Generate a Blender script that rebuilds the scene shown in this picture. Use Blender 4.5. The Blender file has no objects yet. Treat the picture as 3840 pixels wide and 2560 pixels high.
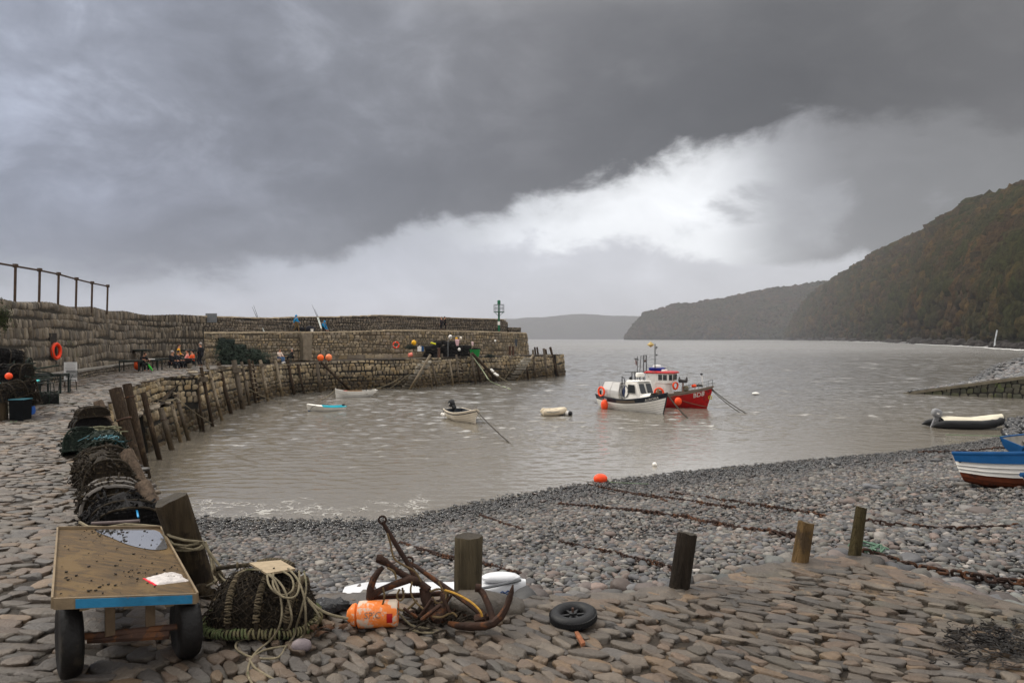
import bpy, bmesh, math, random
import numpy as np
from mathutils import Vector, Matrix, Quaternion
from mathutils import noise as mnoise
random.seed(7); RNG = np.random.default_rng(11)
SC = bpy.context.scene; COL = SC.collection
F = 2560.0; EYE = 2.1; HOR = 1270.0; WZ = -3.2
PI = math.pi
def at(px, py, z=0.0):
    Y = (EYE - z) * F / (py - HOR); return Vector(((px - 1920) / F * Y, Y, z))
def atd(px, py, Y):
    return Vector(((px - 1920) / F * Y, Y, EYE - (py - HOR) / F * Y))
def lin(c):
    c = c / 255.0
    return c / 12.92 if c <= .04045 else ((c + .055) / 1.055) ** 2.4
def rgb(r, g, b): return (lin(r), lin(g), lin(b), 1)
def lerp(a, b, t): return a + (b - a) * t

# ---------------------------------------------------------------- mesh builder
class MB:
    def __init__(s): s.v = []; s.f = []
    def add(s, vs, fs):
        o = len(s.v); s.v += [tuple(v) for v in vs]; s.f += [tuple(i + o for i in f) for f in fs]; return s
    def box(s, c, size, rot=None, taper=1.0, jit=0.0):
        hx, hy, hz = size[0] / 2, size[1] / 2, size[2] / 2
        vs = [Vector((x * hx * (taper if z > 0 else 1), y * hy * (taper if z > 0 else 1), z * hz)) for z in (-1, 1) for y in (-1, 1) for x in (-1, 1)]
        if jit: vs = [v + Vector([random.uniform(-jit, jit) for _ in range(3)]) for v in vs]
        if rot is not None:
            if not isinstance(rot, Matrix): rot = Matrix.Rotation(rot, 3, 'Z')
            vs = [rot @ v for v in vs]
        c = Vector(c)
        return s.add([v + c for v in vs], [(0, 2, 3, 1), (4, 5, 7, 6), (0, 1, 5, 4), (2, 6, 7, 3), (0, 4, 6, 2), (1, 3, 7, 5)])
    def tube(s, pts, r, n=8, cap=True, closed=False, flat=1.0, wob=0.0):
        pts = [Vector(p) for p in pts]; m = len(pts)
        rs = r if isinstance(r, (list, tuple)) else [r] * m
        t0 = (pts[1] - pts[0]).normalized()
        up = Vector((0, 0, 1)) if abs(t0.z) < .9 else Vector((1, 0, 0))
        nx = t0.cross(up).normalized(); vs = []
        for i in range(m):
            if closed: t = (pts[(i + 1) % m] - pts[i - 1])
            else: t = pts[min(i + 1, m - 1)] - pts[max(i - 1, 0)]
            if t.length < 1e-9: t = t0
            t.normalize(); nx = (nx - t * nx.dot(t))
            nx = nx.normalized() if nx.length > 1e-6 else t.orthogonal().normalized()
            ny = t.cross(nx)
            for k in range(n):
                a = 2 * PI * k / n; q = rs[i] * (1 + (random.uniform(-wob, wob) if wob else 0))
                vs.append(pts[i] + nx * math.cos(a) * q + ny * math.sin(a) * q * flat)
        fs = []
        for i in range(m if closed else m - 1):
            j = (i + 1) % m
            for k in range(n):
                l = (k + 1) % n; fs.append((i * n + k, i * n + l, j * n + l, j * n + k))
        if cap and not closed:
            fs.append(tuple(range(n - 1, -1, -1))); fs.append(tuple((m - 1) * n + k for k in range(n)))
        return s.add(vs, fs)
    def lathe(s, prof, n=16, M=None):
        """prof: (r,z) list revolved about z; M places it"""
        vs = []; fs = []
        for (r, z) in prof:
            for k in range(n):
                a = 2 * PI * k / n; vs.append(Vector((r * math.cos(a), r * math.sin(a), z)))
        for i in range(len(prof) - 1):
            for k in range(n):
                l = (k + 1) % n; fs.append((i * n + k, i * n + l, (i + 1) * n + l, (i + 1) * n + k))
        if prof[0][0] > 1e-4: fs.append(tuple(range(n - 1, -1, -1)))
        if prof[-1][0] > 1e-4: fs.append(tuple((len(prof) - 1) * n + k for k in range(n)))
        if M is not None: vs = [M @ v for v in vs]
        return s.add(vs, fs)
    def ball(s, c, r, n=12, sq=(1, 1, 1), M=None):
        h = n // 2; prof = [(max(1e-5, math.sin(PI * i / h)), -math.cos(PI * i / h)) for i in range(h + 1)]
        T = Matrix.Translation(Vector(c)) @ (M.to_4x4() if M is not None else Matrix.Identity(4)) @ Matrix.Diagonal((r * sq[0], r * sq[1], r * sq[2], 1))
        return s.lathe(prof, n, T)
    def torus(s, c, R, r, M=None, n=24, m=8, sx=1.0):
        pts = [Vector((R * sx * math.cos(2 * PI * i / n), R * math.sin(2 * PI * i / n), 0)) for i in range(n)]
        if M is not None: pts = [M @ p for p in pts]
        return s.tube([p + Vector(c) for p in pts], r, m, closed=True)
    def grid(s, rows, close=False):
        m = len(rows[0]); vs = [p for r in rows for p in r]; fs = []
        for i in range(len(rows) - 1):
            for k in range(m - 1 + (1 if close else 0)):
                l = (k + 1) % m; fs.append((i * m + k, i * m + l, (i + 1) * m + l, (i + 1) * m + k))
        return s.add(vs, fs)
    def prism(s, outline, d):
        """outline: planar loop; d: extrusion vector"""
        n = len(outline); o = [Vector(p) for p in outline]; d = Vector(d)
        return s.add(o + [p + d for p in o], [tuple(range(n - 1, -1, -1)), tuple(range(n, 2 * n))] + [(i, (i + 1) % n, n + (i + 1) % n, n + i) for i in range(n)])
    def build(s, name, mat, parent=None, smooth=True, loc=None, fixn=False):
        me = bpy.data.meshes.new(name); me.from_pydata(s.v, [], s.f); me.update()
        if fixn:
            bm = bmesh.new(); bm.from_mesh(me); bmesh.ops.recalc_face_normals(bm, faces=bm.faces); bm.to_mesh(me); bm.free()
        return link(name, me, mat, parent, smooth, loc)
def link(name, me, mat, parent=None, smooth=True, loc=None):
    if mat is not None: me.materials.append(mat)
    if smooth:
        me.polygons.foreach_set('use_smooth', [True] * len(me.polygons))
        try: me.set_sharp_from_angle(angle=math.radians(48))
        except Exception: pass
    o = bpy.data.objects.new(name, me); COL.objects.link(o)
    if parent is not None: o.parent = parent
    if loc is not None: o.location = loc
    return o
def npmesh(name, V, Fc, mat, parent=None, smooth=True):
    V = np.asarray(V, dtype=np.float32).reshape(-1, 3); Fc = np.asarray(Fc, dtype=np.int32); k = Fc.shape[1]
    me = bpy.data.meshes.new(name); me.vertices.add(len(V)); me.vertices.foreach_set('co', V.ravel())
    me.loops.add(Fc.size); me.loops.foreach_set('vertex_index', Fc.ravel())
    me.polygons.add(len(Fc)); me.polygons.foreach_set('loop_start', np.arange(0, Fc.size, k, dtype=np.int32))
    me.polygons.foreach_set('use_smooth', np.full(len(Fc), smooth)); me.update(calc_edges=True)
    me.materials.append(mat); o = bpy.data.objects.new(name, me); COL.objects.link(o)
    if parent is not None: o.parent = parent
    return o
def ico(sub):
    bm = bmesh.new(); bmesh.ops.create_icosphere(bm, subdivisions=sub, radius=1.0); bm.verts.ensure_lookup_table()
    V = np.array([v.co[:] for v in bm.verts]); Fc = np.array([[v.index for v in f.verts] for f in bm.faces]); bm.free(); return V, Fc
def lumpy(V, amp, fr, seed, sq=1.0):
    W = np.sign(V) * np.abs(V) ** sq
    d = np.array([mnoise.noise(Vector(v) * fr + Vector((seed * 7.3, seed * 3.1, seed))) for v in V])
    return W * (1 + amp * d[:, None])
def chip(V, k, n=6, lo=.55, hi=.85, hz=.45):
    r = np.random.default_rng(k); V = V.copy()
    for _ in range(n):
        d = r.normal(0, 1, 3); d[2] *= hz; d /= np.linalg.norm(d); q = V @ d; o = r.uniform(lo, hi); V -= np.where(q > o, (q - o) * .88, 0)[:, None] * d
    return V
def scatter(temps, Fc, pos, scl, ang, tilt=None):
    """temps: list of template vert arrays; returns V, F for one mesh of len(pos) lumps"""
    n = len(pos); k = temps[0].shape[0]; T = np.stack(temps); idx = RNG.integers(0, len(temps), n)
    L = T[idx] * scl[:, None, :]
    if tilt is not None:
        c, s_ = np.cos(tilt), np.sin(tilt); y = L[:, :, 1] * c[:, None] - L[:, :, 2] * s_[:, None]; z = L[:, :, 1] * s_[:, None] + L[:, :, 2] * c[:, None]
        L[:, :, 1] = y; L[:, :, 2] = z
    c, s_ = np.cos(ang), np.sin(ang)
    x = L[:, :, 0] * c[:, None] - L[:, :, 1] * s_[:, None]; y = L[:, :, 0] * s_[:, None] + L[:, :, 1] * c[:, None]
    P = np.stack([x, y, L[:, :, 2]], axis=2) + pos[:, None, :]
    FF = Fc[None] + (np.arange(n) * k)[:, None, None]
    return P.reshape(-1, 3), FF.reshape(-1, Fc.shape[1])
def join(parts):
    Vs = []; Fs = []; o = 0
    for V, Fc in parts: Vs.append(np.asarray(V).reshape(-1, 3)); Fs.append(np.asarray(Fc) + o); o += len(Vs[-1])
    return np.concatenate(Vs), np.concatenate(Fs)

# ---------------------------------------------------------------- tags
def tag(o, label=None, cat=None, group=None, kind=None):
    if label: o['label'] = label
    if cat: o['category'] = cat
    if group: o['group'] = group
    if kind: o['kind'] = kind
    return o
def thing(name, label, cat, loc=(0, 0, 0), rz=0.0, group=None):
    o = bpy.data.objects.new(name, None); COL.objects.link(o); o.location = loc; o.rotation_euler = (0, 0, rz)
    o.empty_display_size = .2
    return tag(o, label, cat, group)
def dup(root, loc=None, rz=None, label=None, group=None, rot=None, scale=None):
    r = root.copy(); COL.objects.link(r)
    if loc is not None: r.location = loc
    if rz is not None: r.rotation_euler = (0, 0, rz)
    if rot is not None: r.rotation_euler = rot
    if scale is not None: r.scale = scale
    if label: r['label'] = label
    if group: r['group'] = group
    for ch in list(root.children):
        c = ch.copy(); COL.objects.link(c); c.parent = r
        for g in ch.children:
            d = g.copy(); COL.objects.link(d); d.parent = c
    return r

# ---------------------------------------------------------------- materials
class NT:
    def __init__(s, tree): s.t = tree; s.t.nodes.clear()
    def n(s, typ, **kw):
        nd = s.t.nodes.new(typ)
        for k, v in kw.items():
            if k.startswith('i_'):
                key = k[2:]; key = int(key) if key.isdigit() else key.replace('_', ' ')
                s.set(nd.inputs[key], v)
            else: setattr(nd, k, v)
        return nd
    def set(s, sock, v):
        if isinstance(v, bpy.types.NodeSocket): s.t.links.new(v, sock)
        else: sock.default_value = v
    def math(s, op, a, b=0.0, c=0.0, clamp=False):
        nd = s.t.nodes.new('ShaderNodeMath'); nd.operation = op; nd.use_clamp = clamp
        s.set(nd.inputs[0], a); s.set(nd.inputs[1], b); s.set(nd.inputs[2], c); return nd.outputs[0]
    def mix(s, f, a, b, mode='MIX'):
        nd = s.t.nodes.new('ShaderNodeMix'); nd.data_type = 'RGBA'; nd.blend_type = mode; nd.clamp_factor = True
        s.set(nd.inputs[0], f); s.set(nd.inputs[6], a); s.set(nd.inputs[7], b); return nd.outputs[2]
    def ramp(s, f, stops, interp='LINEAR'):
        nd = s.t.nodes.new('ShaderNodeValToRGB'); cr = nd.color_ramp; cr.interpolation = interp
        while len(cr.elements) > 1: cr.elements.remove(cr.elements[-1])
        for i, (p, c) in enumerate(stops):
            e = cr.elements[0] if i == 0 else cr.elements.new(p)
            e.position = p; e.color = c if len(c) == 4 else (*c, 1)
        s.set(nd.inputs[0], f); return nd.outputs[0]
    def rangef(s, v, a, b, c=0.0, d=1.0, smooth=True):
        nd = s.t.nodes.new('ShaderNodeMapRange'); nd.interpolation_type = 'SMOOTHSTEP' if smooth else 'LINEAR'
        s.set(nd.inputs[0], v); s.set(nd.inputs[1], a); s.set(nd.inputs[2], b); s.set(nd.inputs[3], c); s.set(nd.inputs[4], d); return nd.outputs[0]
    def noise(s, vec, scale, detail=4, rough=.55, dist=0.0):
        return s.n('ShaderNodeTexNoise', i_Vector=vec, i_Scale=scale, i_Detail=detail, i_Roughness=rough, i_Distortion=dist)
def g(v): return (v, v, v, 1)
MATS = {}
def mat(name, col=(.5, .5, .5), rough=.7, var=.25, ns=6.0, bump=.3, bs=None, bd=.02, island=None, metal=0.0, spec=.25, coat=0.0,
        spot=None, spots=12.0, spotth=.62, streak=None, topcol=None, wetz=None, grain=None):
    """island: list of colours picked per loose piece. spot: colour of irregular patches. wetz: (z0,z1,colour) tide-stain by height.
    streak: stretch vector for the noise (wood grain etc.)"""
    if name in MATS: return MATS[name]
    m = bpy.data.materials.new(name); m.use_nodes = True; t = NT(m.node_tree); MATS[name] = m
    out = t.n('ShaderNodeOutputMaterial'); b = t.n('ShaderNodeBsdfPrincipled'); t.t.links.new(b.outputs[0], out.inputs[0])
    tc = t.n('ShaderNodeTexCoord'); vec = tc.outputs['Object']
    geo = t.n('ShaderNodeNewGeometry')
    if streak:
        mp = t.n('ShaderNodeMapping', i_Vector=vec, i_Scale=streak); svec = mp.outputs[0]
    else: svec = vec
    if island:
        k = len(island); c = t.ramp(geo.outputs['Random Per Island'], [(i / k, (*x[:3], 1)) for i, x in enumerate(island)], 'CONSTANT')
    else: c = (*col[:3], 1)
    n1 = t.noise(svec, ns, 6, .6).outputs[0]
    c = t.mix(1.0, c, t.ramp(n1, [(.25, g(1 - var)), (.75, g(1 + var))]), 'MULTIPLY')
    if island:
        wn = t.n('ShaderNodeTexWhiteNoise', noise_dimensions='1D', i_W=t.math('MULTIPLY', geo.outputs['Random Per Island'], 913.7)).outputs[0]
        c = t.mix(1.0, c, t.ramp(wn, [(0, g(.72)), (1, g(1.25))]), 'MULTIPLY')
    if spot:
        n2 = t.noise(vec, spots, 5, .65).outputs[0]
        c = t.mix(t.rangef(n2, spotth - .03, spotth + .05), c, (*spot[:3], 1))
    pos = geo.outputs['Position']; sx = t.n('ShaderNodeSeparateXYZ', i_Vector=pos)
    if wetz:
        n3 = t.noise(pos, 1.5, 4).outputs[0]
        zz = t.math('ADD', sx.outputs[2], t.math('MULTIPLY', n3, .8))
        c = t.mix(t.rangef(zz, wetz[0] + .4, wetz[1] + .4, wetz[3] if len(wetz) > 3 else .85, 0), c, t.mix(1.0, c, (*wetz[2][:3], 1), 'MULTIPLY'))
    if topcol:
        nz = t.n('ShaderNodeSeparateXYZ', i_Vector=geo.outputs['Normal']).outputs[2]
        n4 = t.noise(pos, 2.2, 5).outputs[0]
        c = t.mix(t.rangef(t.math('MULTIPLY', nz, n4), .3, .55), c, (*topcol[:3], 1))
    t.set(b.inputs['Base Color'], c)
    t.set(b.inputs['Roughness'], t.ramp(n1, [(.2, g(max(.04, rough - .12))), (.8, g(min(1, rough + .12)))]))
    b.inputs['Metallic'].default_value = metal; b.inputs['Specular IOR Level'].default_value = spec
    if coat: b.inputs['Coat Weight'].default_value = coat; b.inputs['Coat Roughness'].default_value = .12
    if bump:
        nb = t.noise(svec, bs or ns * 4, 5, .65).outputs[0]
        bp = t.n('ShaderNodeBump', i_Strength=bump, i_Distance=bd, i_Height=nb); t.set(b.inputs['Normal'], bp.outputs[0])
    return m
def M_(name, *c, **kw): return mat(name, c if c else (.5, .5, .5), **kw)
# ---------------------------------------------------------------- camera, sky, sun, air
cam = bpy.data.cameras.new('camera'); co = bpy.data.objects.new('camera', cam); COL.objects.link(co)
co.location = (0, 0, EYE); co.rotation_euler = (PI / 2, 0, 0); cam.sensor_width = 36; cam.lens = 36 * F / 3840
cam.shift_y = -(1280 - HOR) / 3840; cam.clip_start = .1; cam.clip_end = 40000; SC.camera = co
SC.view_settings.view_transform = 'Standard'; SC.view_settings.look = 'None'; SC.view_settings.gamma = 1.0
SC.view_settings.exposure = 0.6; SC.view_settings.use_curve_mapping = False
SC.cycles.use_denoising = True
try: SC.cycles.denoiser = 'OPENIMAGEDENOISE'; SC.cycles.denoising_input_passes = 'RGB_ALBEDO_NORMAL'; SC.cycles.denoising_prefilter = 'ACCURATE'
except Exception: pass
SC.cycles.max_bounces = 6; SC.cycles.diffuse_bounces = 2; SC.cycles.glossy_bounces = 3; SC.cycles.volume_bounces = 1
SC.cycles.caustics_reflective = False; SC.cycles.caustics_refractive = False

W = bpy.data.worlds.new('World'); SC.world = W; W.use_nodes = True
t = NT(W.node_tree)
wo = t.n('ShaderNodeOutputWorld'); bg = t.n('ShaderNodeBackground'); t.t.links.new(bg.outputs[0], wo.inputs[0])
SUN_EL, SUN_AZ = math.radians(44), math.radians(-66)
d = t.n('ShaderNodeTexCoord').outputs['Generated']; s = t.n('ShaderNodeSeparateXYZ', i_Vector=d)
X, Y, Z = s.outputs
az = t.math('ARCTAN2', X, Y); hyp = t.math('SQRT', t.math('ADD', t.math('MULTIPLY', X, X), t.math('MULTIPLY', Y, Y)))
el = t.math('DIVIDE', Z, t.math('MAXIMUM', hyp, .02))
A = t.rangef(az, -.66, .66, 0, 1, smooth=False)
def ax(x): return (math.atan((x * 1.6327 - 1920) / F) + .66) / 1.32          # x: column of the photo
def ev(x, y): return (1270 - y * 1.6327) / F * math.cos(math.atan((x * 1.6327 - 1920) / F))
# streaky cloud noise: the layer is seen edge-on low down, so stretch sideways
cv = t.n('ShaderNodeCombineXYZ', i_X=az, i_Y=t.math('MULTIPLY', el, 1.35), i_Z=0.0).outputs[0]
cv2 = t.n('ShaderNodeCombineXYZ', i_X=az, i_Y=t.math('MULTIPLY', el, 1.7), i_Z=4.0).outputs[0]
nA = t.noise(cv, 3.2, 7, .55, .4).outputs[0]; nB = t.noise(cv2, 9.0, 7, .6, .25).outputs[0]; nC = t.noise(cv, 6.0, 6, .6, .8).outputs[0]
edge_pts = [(0, 590), (300, 615), (520, 603), (700, 590), (850, 570), (1000, 535), (1100, 505), (1200, 480), (1310, 440), (1450, 395), (1600, 372), (1750, 335), (1900, 300), (2050, 285), (2200, 290), (2352, 305)]
edge = t.ramp(A, [(ax(x), g(ev(x, y))) for x, y in edge_pts], 'B_SPLINE')
eln = t.math('ADD', el, t.math('ADD', t.math('MULTIPLY', t.math('SUBTRACT', nB, .5), .13), t.math('MULTIPLY', t.math('SUBTRACT', nA, .5), .15)))
dlt = t.math('SUBTRACT', eln, edge)
def cr(lst): return [(ax(x), rgb(*c)) for x, c in lst]
dark = t.ramp(A, cr([(0, (124, 130, 146)), (300, (115, 119, 133)), (600, (111, 114, 124)), (900, (107, 109, 116)), (1200, (103, 103, 106)), (1500, (91, 91, 93)), (1800, (87, 86, 87)), (2100, (92, 91, 91)), (2352, (100, 99, 99))]), 'B_SPLINE')
top = t.ramp(A, cr([(0, (150, 156, 171)), (250, (152, 157, 170)), (450, (132, 136, 147)), (900, (130, 132, 138)), (1200, (118, 118, 121)), (1700, (112, 112, 113)), (2352, (104, 103, 102))]), 'B_SPLINE')
belw = t.ramp(A, cr([(0, (142, 147, 158)), (300, (156, 161, 174)), (700, (174, 178, 190)), (1000, (206, 209, 217)), (1200, (226, 229, 234)), (1400, (250, 252, 255)), (1620, (250, 252, 255)), (1700, (216, 218, 222)), (1800, (166, 167, 171)), (1950, (132, 132, 134)), (2352, (122, 122, 122))]), 'B_SPLINE')
horz = t.ramp(A, cr([(0, (164, 170, 184)), (400, (172, 177, 190)), (800, (184, 187, 198)), (1200, (200, 202, 210)), (1600, (210, 211, 217)), (2000, (200, 201, 206)), (2352, (180, 181, 186))]), 'B_SPLINE')
ab = t.mix(t.rangef(dlt, .03, .30), dark, top)
# low grey stratus lies under the bright gap
strat = t.ramp(A, [(ax(x), g(ev(x, y))) for x, y in [(0, 640), (700, 600), (1000, 560), (1250, 545), (1500, 580), (1700, 612), (1900, 600), (2352, 560)]], 'B_SPLINE')
be = t.mix(t.rangef(t.math('SUBTRACT', eln, strat), -.02, .015), horz, belw)
be = t.mix(t.math('MULTIPLY', t.rangef(dlt, -.05, .0), .25), be, dark)
# broken grey cumulus in the gap on the right
gx = t.math('DIVIDE', t.math('SUBTRACT', A, ax(1880)), .17); gy = t.math('DIVIDE', t.math('SUBTRACT', el, ev(1880, 480)), .085)
gm = t.math('SUBTRACT', 1.0, t.math('ADD', t.math('MULTIPLY', gx, gx), t.math('MULTIPLY', gy, gy)), clamp=True)
cm = t.rangef(t.math('MULTIPLY', t.math('ADD', t.math('MULTIPLY', nC, .6), t.math('MULTIPLY', nB, .5)), t.math('POWER', gm, .35)), .46, .60)
be = t.mix(t.math('MULTIPLY', cm, .8), be, rgb(160, 161, 165))
gx2 = t.math('DIVIDE', t.math('SUBTRACT', A, ax(1560)), .07); gy2 = t.math('DIVIDE', t.math('SUBTRACT', el, ev(1560, 535)), .035)
gm2 = t.math('SUBTRACT', 1.0, t.math('ADD', t.math('MULTIPLY', gx2, gx2), t.math('MULTIPLY', gy2, gy2)), clamp=True)
be = t.mix(t.math('MULTIPLY', t.rangef(t.math('MULTIPLY', nC, t.math('POWER', gm2, .4)), .36, .56), .6), be, rgb(176, 178, 184))
sky = t.mix(t.rangef(dlt, -.016, .024), be, ab)
tex = t.math('ADD', t.math('ADD', t.math('MULTIPLY', nA, .45), t.math('MULTIPLY', nC, .35)), t.math('MULTIPLY', nB, .20))
amp = t.ramp(t.math('MULTIPLY', t.rangef(az, -.62, .25, 1, 0), t.rangef(dlt, -.05, .25)), [(0, g(.30)), (1, g(1.0))])
lift = t.mix(amp, g(1.0), t.ramp(tex, [(.34, g(.52)), (.5, g(.95)), (.64, g(1.75))]))
sky = t.mix(1.0, sky, lift, 'MULTIPLY')
# sky above the frame is brightened to lift ambient light and water glints
sky = t.mix(t.rangef(el, .46, .8), sky, (1.9, 1.86, 1.8, 1))
# unseen sky behind the viewer, brightened to light faces turned to the camera
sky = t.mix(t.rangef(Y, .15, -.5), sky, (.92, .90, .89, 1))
nish = t.n('ShaderNodeTexSky', sky_type='NISHITA', sun_disc=False, sun_elevation=SUN_EL, sun_rotation=SUN_AZ)
nsk = t.mix(1.0, nish.outputs[0], g(.09), 'MULTIPLY')
sky = t.mix(.06, sky, nsk)
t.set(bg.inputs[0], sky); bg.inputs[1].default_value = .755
sl = bpy.data.lights.new('sun', 'SUN'); sl.energy = 1.5; sl.angle = math.radians(14); sl.color = (1, .94, .84)
so = bpy.data.objects.new('sun', sl); COL.objects.link(so)
dv = Vector((math.sin(SUN_AZ) * math.cos(SUN_EL), math.cos(SUN_AZ) * math.cos(SUN_EL), math.sin(SUN_EL)))
so.rotation_euler = (-dv).to_track_quat('-Z', 'Y').to_euler(); so.location = (0, 0, 60)
# air
hm = bpy.data.materials.new('haze'); hm.use_nodes = True; ht = NT(hm.node_tree)
ho = ht.n('ShaderNodeOutputMaterial'); hv = ht.n('ShaderNodeVolumePrincipled'); ht.t.links.new(hv.outputs[0], ho.inputs['Volume'])
hv.inputs['Color'].default_value = (.60, .61, .66, 1); hv.inputs['Density'].default_value = .00012; hv.inputs['Anisotropy'].default_value = .2
hz = MB().box((0, 4200, 118), (16000, 8900, 256)).build('haze', hm, smooth=False); tag(hz, kind='stuff')
hz.location = (0, 0, 0)
# ---------------------------------------------------------------- ground plan
EDGE = [(-2.55, 5.7), (-4.3, 8.5), (-6.0, 11), (-8.5, 14.6), (-11.1, 18.3), (-13.6, 23), (-15.6, 27.2), (-16.1, 28.6)]     # quay edge, near part
FOOT = [(-16.5, 32), (-17.2, 35.2), (-17.8, 38.4), (-18.4, 42), (-19.2, 45.5), (-20.0, 49), (-20.5, 52.5), (-20.9, 56), (-21.0, 59.5), (-20.9, 62.5), (-20.5, 65.2), (-19.3, 67.8), (-17.5, 70), (-14.7, 71.6), (-11.5, 72.6), (-8.9, 74.4), (-7.4, 77.6), (-5.7, 80.3), (-3.75, 82.4), (-1.6, 84.6), (.6, 86.9), (3.1, 90.2), (5.0, 93), (6.5, 96.2)]
APRON = [(-1.46, 5.55), (-.36, 5.5), (.6, 5.55), (1.43, 5.7), (2.1, 6.1), (2.73, 6.42), (3.25, 6.6), (3.5, 6.2), (3.7, 5.75), (3.98, 5.27), (4.6, 4.4), (5.2, 3.0), (5.8, .5)]
DZ = [(27, 0), (39.6, .04), (48.8, .1), (56, -.08), (61, -.22), (65.2, -.3), (69, -.25), (71.6, -.18), (72.6, -.05), (76, -.05), (82.4, -.06), (88, -.07), (97, -.13)]
def interp(tab, x): return float(np.interp(x, [a for a, b in tab], [b for a, b in tab]))
def deck_z(X, Y): return interp(DZ, Y) if Y > 27 else 0.0
UQ = [(-.62, 7), (-.469, 5.78), (-.40, 5.65), (-.3, 5.55), (-.064, 5.5), (.25, 5.68), (.426, 6.38), (.5, 6.55), (.56, 6.2), (.617, 5.9), (.75, 5.27), (1.0, 4.6), (1.6, 3.0)]
US = [(-.62, 20.4), (-.463, 20.3), (-.35, 20.0), (-.242, 19.9), (-.164, 20.1), (-.08, 21.6), (.111, 25), (.334, 28.4), (.559, 31.7), (.676, 35), (.75, 38.8), (.85, 46), (1.0, 60), (1.6, 90)]
def beach_z(X, Y):
    u = X / max(Y, .1); q = interp(UQ, u); s = interp(US, u); tt = (Y - q) / (s - q)
    if tt <= 0: return -.10
    if tt < 1: return -.10 + (WZ + .10) * (1 - (1 - tt) ** 1.22)
    return WZ - .10 * (Y - s)
# ---------------------------------------------------------------- shingle beach
def wet_stone(name, island, dry=.62, wetname=None, bump=.35):
    m = bpy.data.materials.new(name); m.use_nodes = True; t = NT(m.node_tree); MATS[name] = m
    out = t.n('ShaderNodeOutputMaterial'); b = t.n('ShaderNodeBsdfPrincipled'); t.t.links.new(b.outputs[0], out.inputs[0])
    geo = t.n('ShaderNodeNewGeometry'); r = geo.outputs['Random Per Island']; pos = geo.outputs['Position']
    k = len(island); c = t.ramp(r, [(i / k, (*x[:3], 1)) for i, x in enumerate(island)], 'CONSTANT')
    wn = t.n('ShaderNodeTexWhiteNoise', noise_dimensions='1D', i_W=t.math('MULTIPLY', r, 713.3)).outputs[0]
    c = t.mix(1.0, c, t.ramp(wn, [(0, g(.42)), (.5, g(.78)), (.92, g(1.05)), (1, g(1.5))]), 'MULTIPLY')
    n1 = t.noise(pos, 26, 5, .65).outputs[0]; c = t.mix(1.0, c, t.ramp(n1, [(.3, g(.78)), (.7, g(1.2))]), 'MULTIPLY')
    z = t.n('ShaderNodeSeparateXYZ', i_Vector=pos).outputs[2]
    nz = t.noise(pos, .8, 4).outputs[0]
    wet = t.rangef(t.math('ADD', z, t.math('MULTIPLY', nz, .5)), WZ + .45, WZ + 1.25, 1, 0)
    c = t.mix(t.math('MULTIPLY', wet, .85), c, t.mix(1.0, c, g(.14), 'MULTIPLY'))
    t.set(b.inputs['Base Color'], c); t.set(b.inputs['Roughness'], t.mix(wet, g(dry), g(.22)))
    bp = t.n('ShaderNodeBump', i_Strength=bump, i_Distance=.01, i_Height=t.noise(pos, 60, 4, .6).outputs[0]); t.set(b.inputs['Normal'], bp.outputs[0])
    return m
PEB = [tuple((.67, .665, .65)[i] * q for i, q in enumerate(c)) for c in [(.165, .16, .165), (.21, .195, .185), (.13, .128, .135), (.25, .20, .165), (.19, .15, .135), (.28, .255, .225), (.115, .112, .112), (.225, .165, .14), (.165, .17, .16), (.33, .30, .275), (.14, .14, .15), (.20, .185, .16)]]
MP = wet_stone('shingle_stone', PEB)
us = np.concatenate([np.linspace(-.62, .9, 110), np.linspace(.92, 1.6, 14)])
ts = np.concatenate([np.linspace(-.35, 0, 5)[:-1], np.linspace(0, 1.0, 46), [1.1, 1.3, 1.8]])
rows = []
for tt in ts:
    r = []
    for u in us:
        q = interp(UQ, u); s_ = interp(US, u); Yv = q + tt * (s_ - q)
        Xv = u * Yv; r.append((Xv, Yv, beach_z(Xv, Yv) - .03 + .03 * mnoise.noise((Xv * .6, Yv * .6, 0)) - (0.25 if tt < -.02 else 0)))
    rows.append(r)
MBch = mat('beach_grit', (.04, .038, .036), rough=.7, var=.4, ns=30, bump=.9, bd=.03, bs=30, wetz=(WZ + .2, WZ + .8, (.35, .35, .35)))
tag(MB().grid(rows).build('beach', MBch), kind='structure')
I1, F1 = ico(1); I2, F2 = ico(2)
lump1 = [chip(lumpy(I1, .38, 1.1, k, .9), k, 3, .6, .9) for k in range(12)]; lump2 = [chip(lumpy(I2, .40, 1.15, k + 20, .86), k, 4, .6, .92) for k in range(14)]
def in_beach(X, Y): return True
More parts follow.
